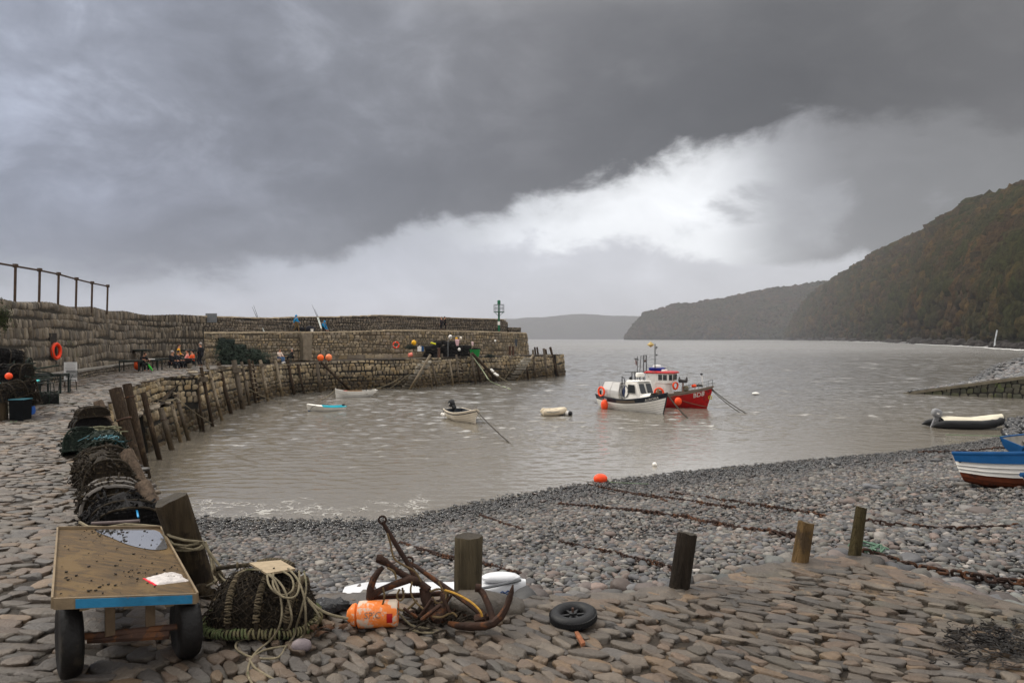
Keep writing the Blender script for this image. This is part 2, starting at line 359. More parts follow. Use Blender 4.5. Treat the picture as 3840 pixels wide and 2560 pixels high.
def pebbles(n, t0, t1, u0, u1, smin, smax, temps, Fc, pw=1.0, sink=.25, wet=0):
    # sample evenly over the slope in plan
    P = []; S = []
    while len(P) < n:
        m = n * 2; u = RNG.uniform(u0, u1, m); tt = RNG.uniform(t0 ** 1, t1, m)
        q = np.interp(u, *zip(*UQ)); s_ = np.interp(u, *zip(*US)); Yv = q + tt * (s_ - q)
        keep = RNG.uniform(0, 1, m) < Yv * (s_ - q) / ((s_ - q).max() * Yv.max())
        for a, b in zip(u[keep], Yv[keep]):
            P.append((a * b, b)); 
            if len(P) >= n: break
    P = np.array(P); X, Y = P[:, 0], P[:, 1]
    u = X / Y; q = np.interp(u, *zip(*UQ)); s_ = np.interp(u, *zip(*US)); tt = np.clip((Y - q) / (s_ - q), 0, 1)
    z = -.10 + (WZ + .10) * (1 - (1 - tt) ** 1.22); z = np.where((Y - s_) > 0, WZ - .1 * (Y - s_), z)
    base = smin + (smax - smin) * RNG.uniform(0, 1, n) ** 3.0
    scl = np.stack([base * RNG.uniform(1.0, 1.5, n), base * RNG.uniform(.75, 1.05, n), base * RNG.uniform(.38, .7, n)], 1)
    pos = np.stack([X, Y, z + scl[:, 2] * (1 - 2 * sink) * RNG.uniform(.2, 1.0, n)], 1)
    return scatter(temps, Fc, pos, scl, RNG.uniform(0, PI, n), RNG.normal(0, .28, n))
parts = [pebbles(13000, 0, .22, -.50, .80, .016, .066, lump2, F2), pebbles(27000, .12, .6, -.48, .82, .022, .068, lump1, F1), pebbles(42000, .45, 1.03, -.48, .84, .03, .085, lump1, F1),
         pebbles(420, .02, .9, .42, .84, .08, .17, lump2, F2), pebbles(120, .05, .98, -.45, .82, .08, .14, lump2, F2)]
# larger stones heaped against the apron edge
n = 170; k = RNG.uniform(0, 1, n); ap = np.array(APRON[:12]); ii = (k * (len(ap) - 1)).astype(int); fr = k * (len(ap) - 1) - ii
b_ = ap[ii] + (ap[np.minimum(ii + 1, len(ap) - 1)] - ap[ii]) * fr[:, None]
sz = RNG.uniform(.04, .12, n); off = RNG.uniform(.05, .5, n)
dirv = b_ / np.linalg.norm(b_, axis=1)[:, None]; b_ = b_ + dirv * off[:, None]
parts.append(scatter(lump2, F2, np.column_stack([b_, -.09 - off * .1 + sz * .25]), np.column_stack([sz * 1.3, sz, sz * .65]), RNG.uniform(0, PI, n), RNG.normal(0, .25, n)))
V, Fc = join(parts); tag(npmesh('shingle', V, Fc, MP), kind='stuff')

# ---------------------------------------------------------------- far pebble bank beyond the groyne
S_ = [(38.5, 66.6), (41, 68.5), (43.8, 71), (49, 76), (55, 82), (63, 92), (72, 104), (86, 122), (100, 140), (135, 181), (200, 262), (300, 330)]
I_ = [(38.7, 66.3), (42, 63.8, ), (45, 61.2), (50, 60), (58, 62), (68, 70), (80, 80), (95, 96), (112, 112), (150, 150), (220, 220), (330, 290)]
Iz = [-3.1, -2.25, -1.45, -.7, -.1, .3, .6, .8, 1.0, 1.2, 1.5, 2]
rows = []
for (sx, sy), (ix, iy), iz in zip(S_, I_, Iz):
    rows.append([(lerp(sx, ix, k), lerp(sy, iy, k), lerp(WZ - .06, iz, k) + .12 * mnoise.noise((sx * .3, k * 5, 1))) for k in np.linspace(-.3, 1, 14)])
tag(MB().grid(rows).build('pebble_bank', MBch), kind='structure')
P = []
for _ in range(5200):
    i = min(int(random.random() ** 1.8 * 10.9), 10); fr = random.random(); k = random.uniform(-.04, 1)
    a = [lerp(S_[i][c], S_[i + 1][c], fr) for c in (0, 1)]; b = [lerp(I_[i][c], I_[i + 1][c], fr) for c in (0, 1)]; iz = lerp(Iz[i], Iz[i + 1], fr)
    P.append((lerp(a[0], b[0], k), lerp(a[1], b[1], k), lerp(WZ - .06, iz, k), random.uniform(.10, .30) * (1 + .12 * i)))
P = np.array(P); s4 = P[:, 3]
V, Fc = scatter(lump1, F1, P[:, :3] + np.column_stack([0 * s4, 0 * s4, s4 * .2]), np.column_stack([s4 * 1.3, s4, s4 * .7]), RNG.uniform(0, PI, len(P)), RNG.normal(0, .3, len(P)))
parts = [(V, Fc)]
# dark weedy rocks at the cove on the right
n = 420; a = RNG.uniform(0, 1, n); px = RNG.uniform(3770, 4100, n); py = RNG.uniform(1555, 1640, n)
ok = (py > 1560 + (3900 - px) * .08); px, py = px[ok], py[ok]; n = len(px)
zz = WZ + RNG.uniform(0, .45, n) * np.clip((px - 3765) / 120, .1, 1.3); Yv = (EYE - zz) * F / (py - HOR); sz = RNG.uniform(.1, .32, n)
parts.append(scatter(lump1, F1, np.column_stack([(px - 1920) / F * Yv, Yv, zz]), np.column_stack([sz * 1.3, sz, sz * .75]), RNG.uniform(0, PI, n), RNG.normal(0, .3, n)))
V, Fc = join(parts); tag(npmesh('bank_stones', V, Fc, wet_stone('bank_stone', [(.16, .16, .165), (.2, .19, .18), (.13, .13, .135), (.18, .155, .145)])), kind='stuff')

# ---------------------------------------------------------------- water
WAVE = .21
m = bpy.data.materials.new('sea_water'); m.use_nodes = True; t = NT(m.node_tree)
out = t.n('ShaderNodeOutputMaterial'); b = t.n('ShaderNodeBsdfPrincipled'); t.t.links.new(b.outputs[0], out.inputs[0])
pos = t.n('ShaderNodeNewGeometry').outputs['Position']; sp = t.n('ShaderNodeSeparateXYZ', i_Vector=pos)
mp = t.n('ShaderNodeMapping', i_Vector=pos, i_Rotation=(0, 0, math.radians(12)), i_Scale=(1.2, 1.6, 1))
n1 = t.noise(mp.outputs[0], 1.25, 3, .55, .5).outputs[0]; n2 = t.noise(mp.outputs[0], 4.2, 3, .6, .3).outputs[0]
mp2 = t.n('ShaderNodeMapping', i_Vector=pos, i_Rotation=(0, 0, math.radians(-18)), i_Scale=(.10, .28, 1)); n3 = t.noise(mp2.outputs[0], 1.0, 3, .5).outputs[0]
nl = t.noise(pos, .035, 3, .5).outputs[0]
mp3 = t.n('ShaderNodeMapping', i_Vector=pos, i_Rotation=(0, 0, math.radians(6)), i_Scale=(.5, .8, 1)); n6 = t.noise(mp3.outputs[0], 1.0, 3, .55, .6).outputs[0]
h = t.math('ADD', t.math('ADD', t.math('ADD', t.math('MULTIPLY', n1, 1.1), t.math('MULTIPLY', n6, 1.1)), t.math('MULTIPLY', n2, .75)), t.math('MULTIPLY', n3, 1.0))
dist = sp.outputs[1]
amp = t.math('MULTIPLY', t.rangef(dist, 20, 62, .22, 1), t.rangef(nl, .35, .65, .7, 1.1))
bp = t.n('ShaderNodeBump', i_Strength=t.math('MULTIPLY', amp, .9), i_Distance=t.rangef(dist, 80, 700, .05, .5), i_Height=h); t.set(b.inputs['Normal'], bp.outputs[0])
t.set(b.inputs['Base Color'], t.mix(t.rangef(dist, 24, 75), (.175, .152, .118, 1), (.115, .105, .09, 1)))
t.set(b.inputs['Roughness'], t.rangef(dist, 20, 400, .05, .28)); b.inputs['IOR'].default_value = 2.8
b.inputs['Specular IOR Level'].default_value = .5
MW = m
xs = [-7900, -1200, -620, -60, 110, 620, 1200, 7900]; ys = [12, 30, 80, 200, 400, 570, 600, 800, 3000, 8600]
pv = np.array([(x, y, WZ - (.3 if y < 590 and -700 < x < 700 else 0)) for y in ys for x in xs], dtype=float); nx_ = len(xs)
pf = np.array([(i * nx_ + j, i * nx_ + j + 1, (i + 1) * nx_ + j + 1, (i + 1) * nx_ + j) for i in range(len(ys) - 1) for j in range(nx_ - 1)])
# wind ripples in the harbour: a sum of short-crested waves, real relief out to 600 m
ug = np.arange(-.80, .95, .0022); yg = np.exp(np.arange(math.log(17.5), math.log(606), .0031)); U_, YY = np.meshgrid(ug, yg); XX = U_ * YY
H_ = np.zeros_like(XX); ss = 0.0
for k in range(96):
    lam = .28 * (26 ** RNG.uniform(0, 1)); ss += .5 * (lam ** .8 * 2 * PI / lam) ** 2 * .6; th = RNG.normal(math.radians(-100), .62); kx, ky = math.cos(th) * 2 * PI / lam, math.sin(th) * 2 * PI / lam
    env = .6 + .4 * np.sin(XX * RNG.uniform(.05, .3) + YY * RNG.uniform(.05, .3) + RNG.uniform(0, 6)); fade = np.clip((lam / (YY * .0031) - 2.0) / 2.0, 0, 1) * np.clip(YY * .032 / lam, 0, 1) ** 1.5
    H_ += fade * env * lam ** .8 * np.sin(kx * XX + ky * YY + RNG.uniform(0, 2 * PI))
shoreY = np.interp(U_, [a for a, b in US], [b for a, b in US]); calm = np.clip((YY - shoreY + 1.0) / 16, .06, 1) * np.clip((600 - YY) / 60, 0, 1) * np.clip((U_ + .8) / .05, 0, 1) * np.clip((.95 - U_) / .05, 0, 1)
H_ = H_ * calm * WAVE / math.sqrt(ss)
wv_ = np.stack([XX, YY, WZ + .006 + H_], 2).reshape(-1, 3); nr, nc = XX.shape; ii = np.arange(nr * nc).reshape(nr, nc)
wf_ = np.stack([ii[:-1, :-1], ii[:-1, 1:], ii[1:, 1:], ii[1:, :-1]], 2).reshape(-1, 4)
V, Fc = join([(pv, pf), (wv_, wf_)]); tag(npmesh('water', V, Fc, MW), kind='structure')
# ---------------------------------------------------------------- foam
fm = bpy.data.materials.new('foam'); fm.use_nodes = True; t = NT(fm.node_tree)
out = t.n('ShaderNodeOutputMaterial'); b = t.n('ShaderNodeBsdfPrincipled'); tr = t.n('ShaderNodeBsdfTransparent'); mx = t.n('ShaderNodeMixShader')
pos = t.n('ShaderNodeNewGeometry').outputs['Position']; uv = t.n('ShaderNodeTexCoord').outputs['UV']
at_ = t.n('ShaderNodeAttribute', attribute_name='fade')
nf = t.n('ShaderNodeTexVoronoi', feature='DISTANCE_TO_EDGE', i_Vector=t.n('ShaderNodeVectorMath', operation='ADD', i_0=pos, i_1=t.noise(pos, 1.7, 3).outputs[1]).outputs[0], i_Scale=2.4).outputs[0]
n5 = t.noise(pos, 1.1, 5, .65, .6).outputs[0]
mask = t.math('MULTIPLY', t.rangef(t.math('ADD', nf, t.math('MULTIPLY', n5, -.22)), -.11, -.03, 1, 0), t.rangef(t.math('ADD', n5, t.math('MULTIPLY', at_.outputs['Fac'], .45)), .72, .98, 0, .5))
t.set(mx.inputs[0], mask); t.t.links.new(tr.outputs[0], mx.inputs[1]); t.t.links.new(b.outputs[0], mx.inputs[2]); t.t.links.new(mx.outputs[0], out.inputs[0])
b.inputs['Base Color'].default_value = (.62, .6, .56, 1); b.inputs['Roughness'].default_value = .8
def foam_strip(rows, fade):
    o = MB().grid(rows).build('foam', fm, smooth=False); a = o.data.attributes.new('fade', 'FLOAT', 'POINT'); a.data.foreach_set('value', fade); tag(o, kind='stuff'); return o
rows = []; fade = []
for u in np.linspace(-.47, .80, 80):
    s_ = interp(US, u); r = []
    w_ = 1.0 if u < -.1 else .35
    for k in np.linspace(0, 1, 9):
        Yv = s_ - .5 + k * 5.0 * w_; r.append((u * Yv, Yv, max(WZ, beach_z(u * Yv, Yv)) + .02)); fade.append((1 - abs(k - .3) / .7) * (1 if u < -.12 else .35))
    rows.append(r)
foam_strip(rows, fade)
# ---------------------------------------------------------------- hills
def crown_mat(name, cols, fuzz=1.0):
    m = bpy.data.materials.new(name); m.use_nodes = True; t = NT(m.node_tree); MATS[name] = m
    out = t.n('ShaderNodeOutputMaterial'); b = t.n('ShaderNodeBsdfDiffuse'); t.t.links.new(b.outputs[0], out.inputs[0])
    geo = t.n('ShaderNodeNewGeometry'); r = geo.outputs['Random Per Island']; pos = geo.outputs['Position']
    k = len(cols); c = t.ramp(r, [(i / k, (*x, 1)) for i, x in enumerate(cols)], 'CONSTANT')
    nb = t.noise(pos, .012, 4, .6).outputs[0]; c = t.mix(t.rangef(nb, .42, .62, 0, .75), c, (.026, .029, .011, 1))
    n1 = t.noise(pos, .32, 5, .7).outputs[0]; c = t.mix(1.0, c, t.ramp(n1, [(.3, g(.40)), (.7, g(1.8))]), 'MULTIPLY'); t.set(b.inputs[0], c)
    bp = t.n('ShaderNodeBump', i_Strength=1.0, i_Distance=2.2, i_Height=t.noise(pos, .45, 5, .75).outputs[0]); t.set(b.inputs['Normal'], bp.outputs[0])
    return m
WOODC = [tuple((.56, .51, .37)[i_] * q for i_, q in enumerate(c)) for c in [(.072, .052, .038), (.088, .062, .042), (.062, .050, .040), (.056, .054, .032), (.10, .072, .044), (.050, .046, .036), (.078, .060, .050), (.046, .052, .028), (.115, .082, .046), (.068, .056, .046)]]
def headland(name, base, crest, n=150, m=26, amp=6.0, fr=.02, conv=.8):
    bx = [p for p, d in base]; rows = []; surf = []
    pxs = np.linspace(bx[0], bx[-1], n)
    for px in pxs:
        db = float(np.interp(px, *zip(*base))); yc = float(np.interp(px, [c[0] for c in crest], [c[1] for c in crest])); dc = float(np.interp(px, [c[0] for c in crest], [c[2] for c in crest]))
        zc = max(EYE + (HOR - yc) / F * dc, WZ + .5); r = []
        for k in list(np.linspace(0, 1, m)) + [1.08, 1.2]:
            Yv = lerp(db, dc, k); kk = min(k, 1)
            zz = WZ - .6 + (zc - WZ) * (kk ** conv if kk < 1 else 1) - (k - 1) * zc * .8 * (k > 1)
            Xv = (px - 1920) / F * Yv; a = amp * min(1, kk * 4)
            zz += a * (mnoise.fractal((Xv * fr, Yv * fr, 0), 1.0, 2.0, 5)) * (.5 if kk > .93 else 1)
            r.append((Xv, Yv, zz))
        rows.append(r)
    return rows
HB = [(2958, 2350), (3020, 2150), (3100, 1700), (3250, 1150), (3400, 800), (3520, 600), (3650, 480), (3750, 405), (3840, 350), (4000, 300), (4300, 250), (4700, 210)]
HC = [(a, b + .035 * (1270 - b), c) for a, b, c in [(2958, 1268, 2370), (3010, 1156, 2330), (3060, 1100, 2200), (3123, 1060, 1980), (3250, 976, 1620), (3316, 938, 1470), (3444, 892, 1220), (3538, 822, 1020), (3619, 784, 920), (3737, 750, 790), (3831, 714, 710), (4000, 650, 630), (4300, 600, 560), (4700, 560, 500)]]
MH = crown_mat('hill_earth', [(.022, .017, .011)]); 
r1 = headland('hill', HB, HC, 150, 30, 9, .012, .72)
tag(MB().grid(r1).build('hill', MH), kind='structure')
MC = crown_mat('winter_wood', WOODC)
crl = [lumpy(I1, .55, 1.6, k + 40, .85) for k in range(8)]; cr2 = [lumpy(I2, .62, 2.1, k + 60, .85) for k in range(10)]
def hillpt(rows, a, b):
    n, m = len(rows), len(rows[0]); a = min(max(a, 0), n - 1.001); b = min(max(b, 0), m - 1.001); i, j = int(a), int(b); f, h = a - i, b - j
    p = [Vector(rows[i][j]), Vector(rows[i + 1][j]), Vector(rows[i][j + 1]), Vector(rows[i + 1][j + 1])]
    return (p[0] * (1 - f) + p[1] * f) * (1 - h) + (p[2] * (1 - f) + p[3] * f) * h
P = []; S2 = []
for _ in range(26000):
    a = random.uniform(0, 112); b = random.uniform(0, 1) * 29.6
    p = hillpt(r1, a, b)
    kk = b / 29.0
    if kk < .012: continue
    sz = random.choice((2.2, 3.2, 4.2, 5.2, 7.5)) * random.uniform(.8, 1.25) * (1.0 + p.y / 2500) * (.35 + kk * 5 if kk < .12 else 1)
    P.append(tuple(p)); S2.append(sz)
for _ in range(420):
    a = random.uniform(0, 112); p = hillpt(r1, a, random.uniform(28.2, 29.1)); P.append((p.x, p.y, p.z + random.uniform(0, 4))); S2.append(random.uniform(2.0, 4.6) * (1 + p.y / 1800))
P = np.array(P); S2 = np.array(S2); nearm = P[:, 1] < 900
parts = []
for msk, tp, fc in ((nearm, cr2, F2), (~nearm, crl, F1)):
    p, s_ = P[msk], S2[msk]; n = len(p)
    # crowns lean out from the slope so the whole hillside reads as canopy
    parts.append(scatter(tp, fc, p + np.column_stack([0 * s_, 0 * s_, s_ * .35]), np.column_stack([s_ * RNG.uniform(.8, 1.15, n), s_ * RNG.uniform(.8, 1.15, n), s_ * RNG.uniform(.75, 1.25, n)]), RNG.uniform(0, 2 * PI, n)))
# ragged tops along the skyline
V, Fc = join(parts); wo_ = npmesh('woodland', V, Fc, MC); tag(wo_, kind='stuff')
H2B = [(2345, 3350), (2600, 3000), (2900, 2800), (3250, 2500)]
H2C = [(2345, 1270, 3360), (2380, 1215, 3350), (2416, 1178, 3340), (2514, 1148, 3320), (2600, 1139, 3300), (2678, 1128, 3300), (2857, 1094, 3250), (2901, 1084, 3250), (2982, 1075, 3200), (3057, 1065, 3150), (3250, 1040, 3000)]
r2 = headland('hill', H2B, H2C, 150, 24, 14, .012, .7)
M2 = crown_mat('far_hill', [(.03, .027, .022)])
tag(MB().grid(r2).build('hill', M2), kind='structure')
P = []; S2 = []
for _ in range(7000):
    a = random.uniform(0, 148); b = random.uniform(.2, 23.2); P.append(tuple(hillpt(r2, a, b))); S2.append(random.uniform(5, 10))
for _ in range(260):
    a = random.uniform(30, 130); P.append(tuple(hillpt(r2, a, random.uniform(22.6, 23.4)))); S2.append(random.uniform(5, 12))
P = np.array(P); S2 = np.array(S2); n = len(P)
V, Fc = scatter(crl, F1, P + np.column_stack([0 * S2, 0 * S2, S2 * .4]), np.column_stack([S2, S2, S2 * RNG.uniform(.8, 1.2, n)]), RNG.uniform(0, 6, n))
tag(npmesh('far_woodland', V, Fc, MC), kind='stuff')
H3B = [(1600, 6900), (2000, 6600), (2470, 6300)]
H3C = [(1600, 1230, 7300), (1780, 1212, 7300), (1896, 1197, 7300), (1990, 1189, 7300), (2100, 1184, 7250), (2160, 1178, 7250), (2200, 1178, 7200), (2300, 1184, 7200), (2340, 1182, 7200), (2400, 1187, 7100), (2470, 1200, 7000)]
tag(MB().grid(headland('hill', H3B, H3C, 120, 14, 20, .006, .6)).build('hill', M2), kind='structure')
# cliff rocks, narrow beaches and surf at the foot of the near hill
MR = mat('cliff_rock', (.035, .03, .026), rough=.85, var=.5, ns=.25, bump=1.0, bs=.6, bd=1.5)
P = []; S3 = []
for _ in range(260):
    px = random.uniform(3440, 4000); d_ = float(np.interp(px, *zip(*HB))); Yv = d_ * random.uniform(.97, 1.05)
    P.append(((px - 1920) / F * Yv, Yv, WZ + random.uniform(-.5, 1.5) * (2.5 if random.random() < .25 else 1))); S3.append(random.uniform(1, 3.6) * d_ / 480)
for _ in range(60):
    px = random.uniform(2960, 3440); d_ = float(np.interp(px, *zip(*HB))); Yv = d_ * random.uniform(.985, 1.01)
    P.append(((px - 1920) / F * Yv, Yv, WZ)); S3.append(random.uniform(2, 5) * d_ / 1000)
P = np.array(P); S3 = np.array(S3); n = len(P)
V, Fc = scatter([lumpy(I2, .7, 1.7, k + 90, .8) for k in range(6)], F2, P, np.column_stack([S3 * 1.5, S3, S3 * .9]), RNG.uniform(0, 6, n), RNG.normal(0, .4, n))
tag(npmesh('cliff_rocks', V, Fc, MR), kind='structure')
rows = []
for px in np.linspace(2980, 3840, 60):
    d_ = float(np.interp(px, *zip(*HB))); rows.append([((px - 1920) / F * d_ * k, d_ * k, WZ + h_) for k, h_ in ((.945, -.1), (.965, .25), (1.01, 2.0))])
tag(MB().grid(rows).build('cove_beach', mat('cove_shingle', (.15, .145, .145), ns=.3, bump=.5)), kind='structure')
mfw = mat('fall_water', (.42, .44, .45), rough=.7, var=.35, ns=.5, bump=.6)
mf = mat('surf', (.62, .62, .60), rough=.8, var=.1, bump=.6, ns=1.0, bd=.3)
fmb = MB()
for (a, b, k0, wd) in [(2770, 2960, 1.0, .05), (2985, 3010, .95, .02), (3080, 3330, .942, .018), (3430, 3560, .93, .03), (3550, 3700, .925, .02), (3690, 3850, .90, .055), (3200, 3260, .938, .02)]:
    rr = []
    for px in np.linspace(a, b, 26):
        d_ = float(np.interp(px, *zip(*HB))) if px > 2958 else 2330; q = wd * (.35 + .65 * abs(math.sin(px * .031) + .5 * math.sin(px * .11))) * math.sin(PI * (px - a + .5) / (b - a + 1)) ** .5
        kk = k0 + .006 * math.sin(px * .05); rr.append([((px - 1920) / F * d_ * k, d_ * k, WZ + z_) for k, z_ in ((kk - q, .03), (kk - q / 2, .35), (kk, .05))])
    fmb.grid(rr)
tag(fmb.build('surf', mf), kind='stuff')
wf = MB(); pts = [(3738, 1188), (3728, 1205), (3722, 1225), (3717, 1250), (3712, 1275), (3709, 1302)]
rr = []
for i, (px, py) in enumerate(pts):
    Yv = lerp(425, 404, i / 5); c = atd(px, py, Yv); w_ = [.15, .3, .4, .5, .45, .6][i]
    rr.append([c + Vector((w_ * math.cos(a), w_ * .6 * math.sin(a) - 4.5, 0)) for a in np.linspace(0, 2 * PI, 9)[:-1]])
tag(wf.grid(rr, close=True).build('waterfall', mfw), 'thin white waterfall running down the wooded cliff to the shore', 'waterfall')
# ---------------------------------------------------------------- quay paving
BACK = [(-9.5, 1.0), (-11.5, 8), (-13.2, 14), (-14.2, 19.8), (-15.6, 22.4), (-19.6, 24.2), (-21.4, 31.6), (-23.2, 37), (-25.8, 46), (-26.5, 50), (-25.6, 53), (-24.9, 56), (-24.8, 61.5), (-24.6, 66.5), (-21.6, 71), (-18.2, 75), (-13.7, 78), (-10.6, 82), (-4.8, 88), (2.04, 95)]
REC = [(-17.0, 30.6), (-17.9, 33.0), (-18.5, 35.5), (-18.6, 38.0), (-18.0, 39.2)]       # inner edge of the recess with the lower landing
def inset(pts, d):
    out = []
    for i, p in enumerate(pts):
        a = Vector(pts[max(i - 1, 0)]); b = Vector(pts[min(i + 1, len(pts) - 1)]); t_ = (b - a).normalized(); out.append((p[0] - t_.y * d, p[1] + t_.x * d))
    return out
WF = inset(FOOT, .42); FTOP = inset(FOOT, .86)                                                  # top of the harbour wall stands back from its foot
ring_edge = EDGE + REC + [p for p in FTOP if p[1] > 39.3]
def pip(x, y, poly):
    c = False; n = len(poly)
    for i in range(n):
        x1, y1 = poly[i]; x2, y2 = poly[i - 1]
        if (y1 > y) != (y2 > y) and x < (x2 - x1) * (y - y1) / (y2 - y1 + 1e-12) + x1: c = not c
    return c
QPOLY = [(-9.5, .2), (5.9, .2)] + APRON[::-1] + [EDGE[0]] + ring_edge[1:] + [(7.3, 99.5), (3.0, 101)] + BACK[::-1]
MQB = mat('paving_bed', (.036, .027, .019), rough=.6, var=.6, ns=14, bump=1.0, bs=55, bd=.03, spot=(.12, .08, .045), spots=2.2, spotth=.57)
from mathutils.geometry import tessellate_polygon
def flat(poly, zf, name, m, kind='structure', skirt=0.0):
    # fine triangulated sheet: constrained fill then follow the deck height
    bm = bmesh.new(); vs = [bm.verts.new((x, y, zf(x, y))) for x, y in poly]
    for tri in tessellate_polygon([[Vector((x, y, 0)) for x, y in poly]]):
        try: bm.faces.new([vs[i] for i in tri])
        except ValueError: pass
    if skirt:
        n = len(vs); lo = [bm.verts.new((v.co.x, v.co.y, v.co.z - skirt)) for v in vs]
        for i in range(n): bm.faces.new((vs[i], lo[i], lo[(i + 1) % n], vs[(i + 1) % n]))
    bmesh.ops.recalc_face_normals(bm, faces=bm.faces)
    me = bpy.data.meshes.new(name); bm.to_mesh(me); bm.free(); o = link(name, me, m, smooth=False); 
    if kind: o['kind'] = kind
    return o
COBC = [tuple((.49, .44, .385)[i] * q for i, q in enumerate(c)) for c in [(.20, .178, .155), (.155, .142, .132), (.225, .195, .165), (.185, .155, .128), (.135, .127, .124), (.24, .215, .185), (.215, .165, .125), (.165, .16, .158), (.145, .13, .112), (.27, .20, .135), (.19, .17, .15), (.235, .18, .14)]]
def cob_mat():
    m = bpy.data.materials.new('cobble_stone'); m.use_nodes = True; t = NT(m.node_tree); MATS['cobble_stone'] = m
    out = t.n('ShaderNodeOutputMaterial'); b = t.n('ShaderNodeBsdfPrincipled'); t.t.links.new(b.outputs[0], out.inputs[0])
    geo = t.n('ShaderNodeNewGeometry'); r = geo.outputs['Random Per Island']; pos = geo.outputs['Position']
    k = len(COBC); c = t.ramp(r, [(i / k, (*x, 1)) for i, x in enumerate(COBC)], 'CONSTANT')
    wn = t.n('ShaderNodeTexWhiteNoise', noise_dimensions='1D', i_W=t.math('MULTIPLY', r, 513.3)).outputs[0]
    c = t.mix(1.0, c, t.ramp(wn, [(0, g(.7)), (1, g(1.2))]), 'MULTIPLY')
    n1 = t.noise(pos, 7, 7, .7).outputs[0]; c = t.mix(1.0, c, t.ramp(n1, [(.28, g(.62)), (.72, g(1.3))]), 'MULTIPLY')
    # sandy mortar smears and dark damp low places
    n2 = t.noise(pos, 2.2, 6, .7).outputs[0]; n2b = t.noise(pos, .45, 3, .6).outputs[0]
    c = t.mix(t.rangef(t.math('ADD', t.math('MULTIPLY', n2, .7), t.math('MULTIPLY', n2b, .45)), .66, .74), c, (.21, .145, .085, 1))
    n3 = t.noise(pos, 34, 4, .7).outputs[0]; c = t.mix(t.rangef(n3, .66, .72, 0, .6), c, (.22, .20, .17, 1))
    n4 = t.noise(pos, .9, 4, .6).outputs[0]; c = t.mix(t.rangef(n4, .54, .72, 0, .35), c, (.085, .085, .05, 1))
    t.set(b.inputs['Base Color'], c); t.set(b.inputs['Roughness'], t.ramp(n1, [(.25, g(.38)), (.75, g(.62))])); b.inputs['Specular IOR Level'].default_value = .45
    h = t.math('ADD', t.math('MULTIPLY', n1, 1.6), t.math('MULTIPLY', n3, .35))
    bp = t.n('ShaderNodeBump', i_Strength=1.0, i_Distance=.02, i_Height=h); t.set(b.inputs['Normal'], bp.outputs[0])
    return m
MCOB = cob_mat()
def cobtemp(V, k): 
    W_ = chip(lumpy(V, .40, 1.25, k + 130, .70), k + 7, 5, .7, .97, .2); W_[:, 2] = np.where(W_[:, 2] > .55, .55 + .35 * (W_[:, 2] - .55), W_[:, 2]) + .12 * W_[:, 0] * math.sin(k * 2.3); return W_
I3, F3 = ico(3); ct2 = [cobtemp(I3, k) for k in range(28)]; ct1 = [cobtemp(I2, k) for k in range(14)]; F1c = F2; F2c = F3
def cobbles(box, ang, L, Wd, poly, zf, cond, temps, Fc, hgt=.05, sink=.34, warp=.3):
    """courses of stones set on edge: ang = heading of the long axis; L, Wd = (min,max) length and width"""
    x0, y0, x1, y1 = box; cx, cy = (x0 + x1) / 2, (y0 + y1) / 2; R_ = math.hypot(x1 - x0, y1 - y0) / 2; ca, sa = math.cos(ang), math.sin(ang)
    P = []; S_ = []; A_ = []; p = -R_
    while p < R_:
        l = random.uniform(*L); q = -R_ + random.random() * .1
        while q < R_:
            w_ = Wd[0] + (Wd[1] - Wd[0]) * random.random() ** 1.6; ll = l * random.uniform(.45, 1.15)
            pp = p + l / 2 + random.uniform(-.25, .25) * l; wob = warp * mnoise.noise((pp * .5, q * .35, 4.0)); wb2 = warp * mnoise.noise((pp * .4, q * .4, 9.0)); 
            a_, b_ = pp + wob * 1.2, q + w_ / 2 + wb2
            X, Y = cx + a_ * ca - b_ * sa, cy + a_ * sa + b_ * ca
            if x0 <= X <= x1 and y0 <= Y <= y1 and cond(X, Y) and pip(X, Y, poly):
                P.append((X, Y, zf(X, Y) + random.uniform(-.013, .012))); S_.append((ll * .575, w_ * .60, hgt * random.uniform(.75, 1.3))); A_.append(ang + warp * 1.0 * mnoise.noise((X * .5, Y * .5, 2)) + random.gauss(0, .17))
            q += w_ * random.uniform(.82, .96)
        p += l * .86
    n = len(P); P = np.array(P); S_ = np.array(S_)
    print('cobbles', n)
    return scatter(temps, Fc, P + np.column_stack([0 * P[:, 0], 0 * P[:, 0], S_[:, 2] * (-sink)]), S_, np.array(A_), RNG.normal(0, .10, n))
flat(QPOLY, lambda x, y: deck_z(x, y) - .012, 'quay', MQB, skirt=.10)
ND = lambda X, Y: Y < 7.0 and X > -1.9 - (Y - 3) * .35
parts = [cobbles((-2.6, 2.6, 5.6, 6.8), math.radians(-42), (.14, .26), (.055, .11), QPOLY, deck_z, lambda X, Y: ND(X, Y) and X < 1.6 + .3 * math.sin(Y * 3), ct2, F2c, hgt=.046),
         cobbles((.8, 2.2, 6, 6.8), math.radians(-27), (.14, .28), (.05, .10), QPOLY, deck_z, lambda X, Y: ND(X, Y) and X >= 1.6 + .3 * math.sin(Y * 3), ct2, F2c, hgt=.043),
         cobbles((-10, 3, -1, 14), math.radians(-8), (.18, .34), (.08, .17), QPOLY, deck_z, lambda X, Y: not ND(X, Y), ct2, F2c, hgt=.043),
         cobbles((-17, 13, -6, 31), math.radians(-4), (.26, .46), (.12, .22), QPOLY, deck_z, lambda X, Y: Y > 13.8, ct1, F1c, hgt=.06, sink=.2),
         cobbles((-28, 22, -13, 62), math.radians(3), (.35, .65), (.16, .30), QPOLY, deck_z, lambda X, Y: Y > 30 or X < -15.5, ct1, F1c, hgt=.05)]
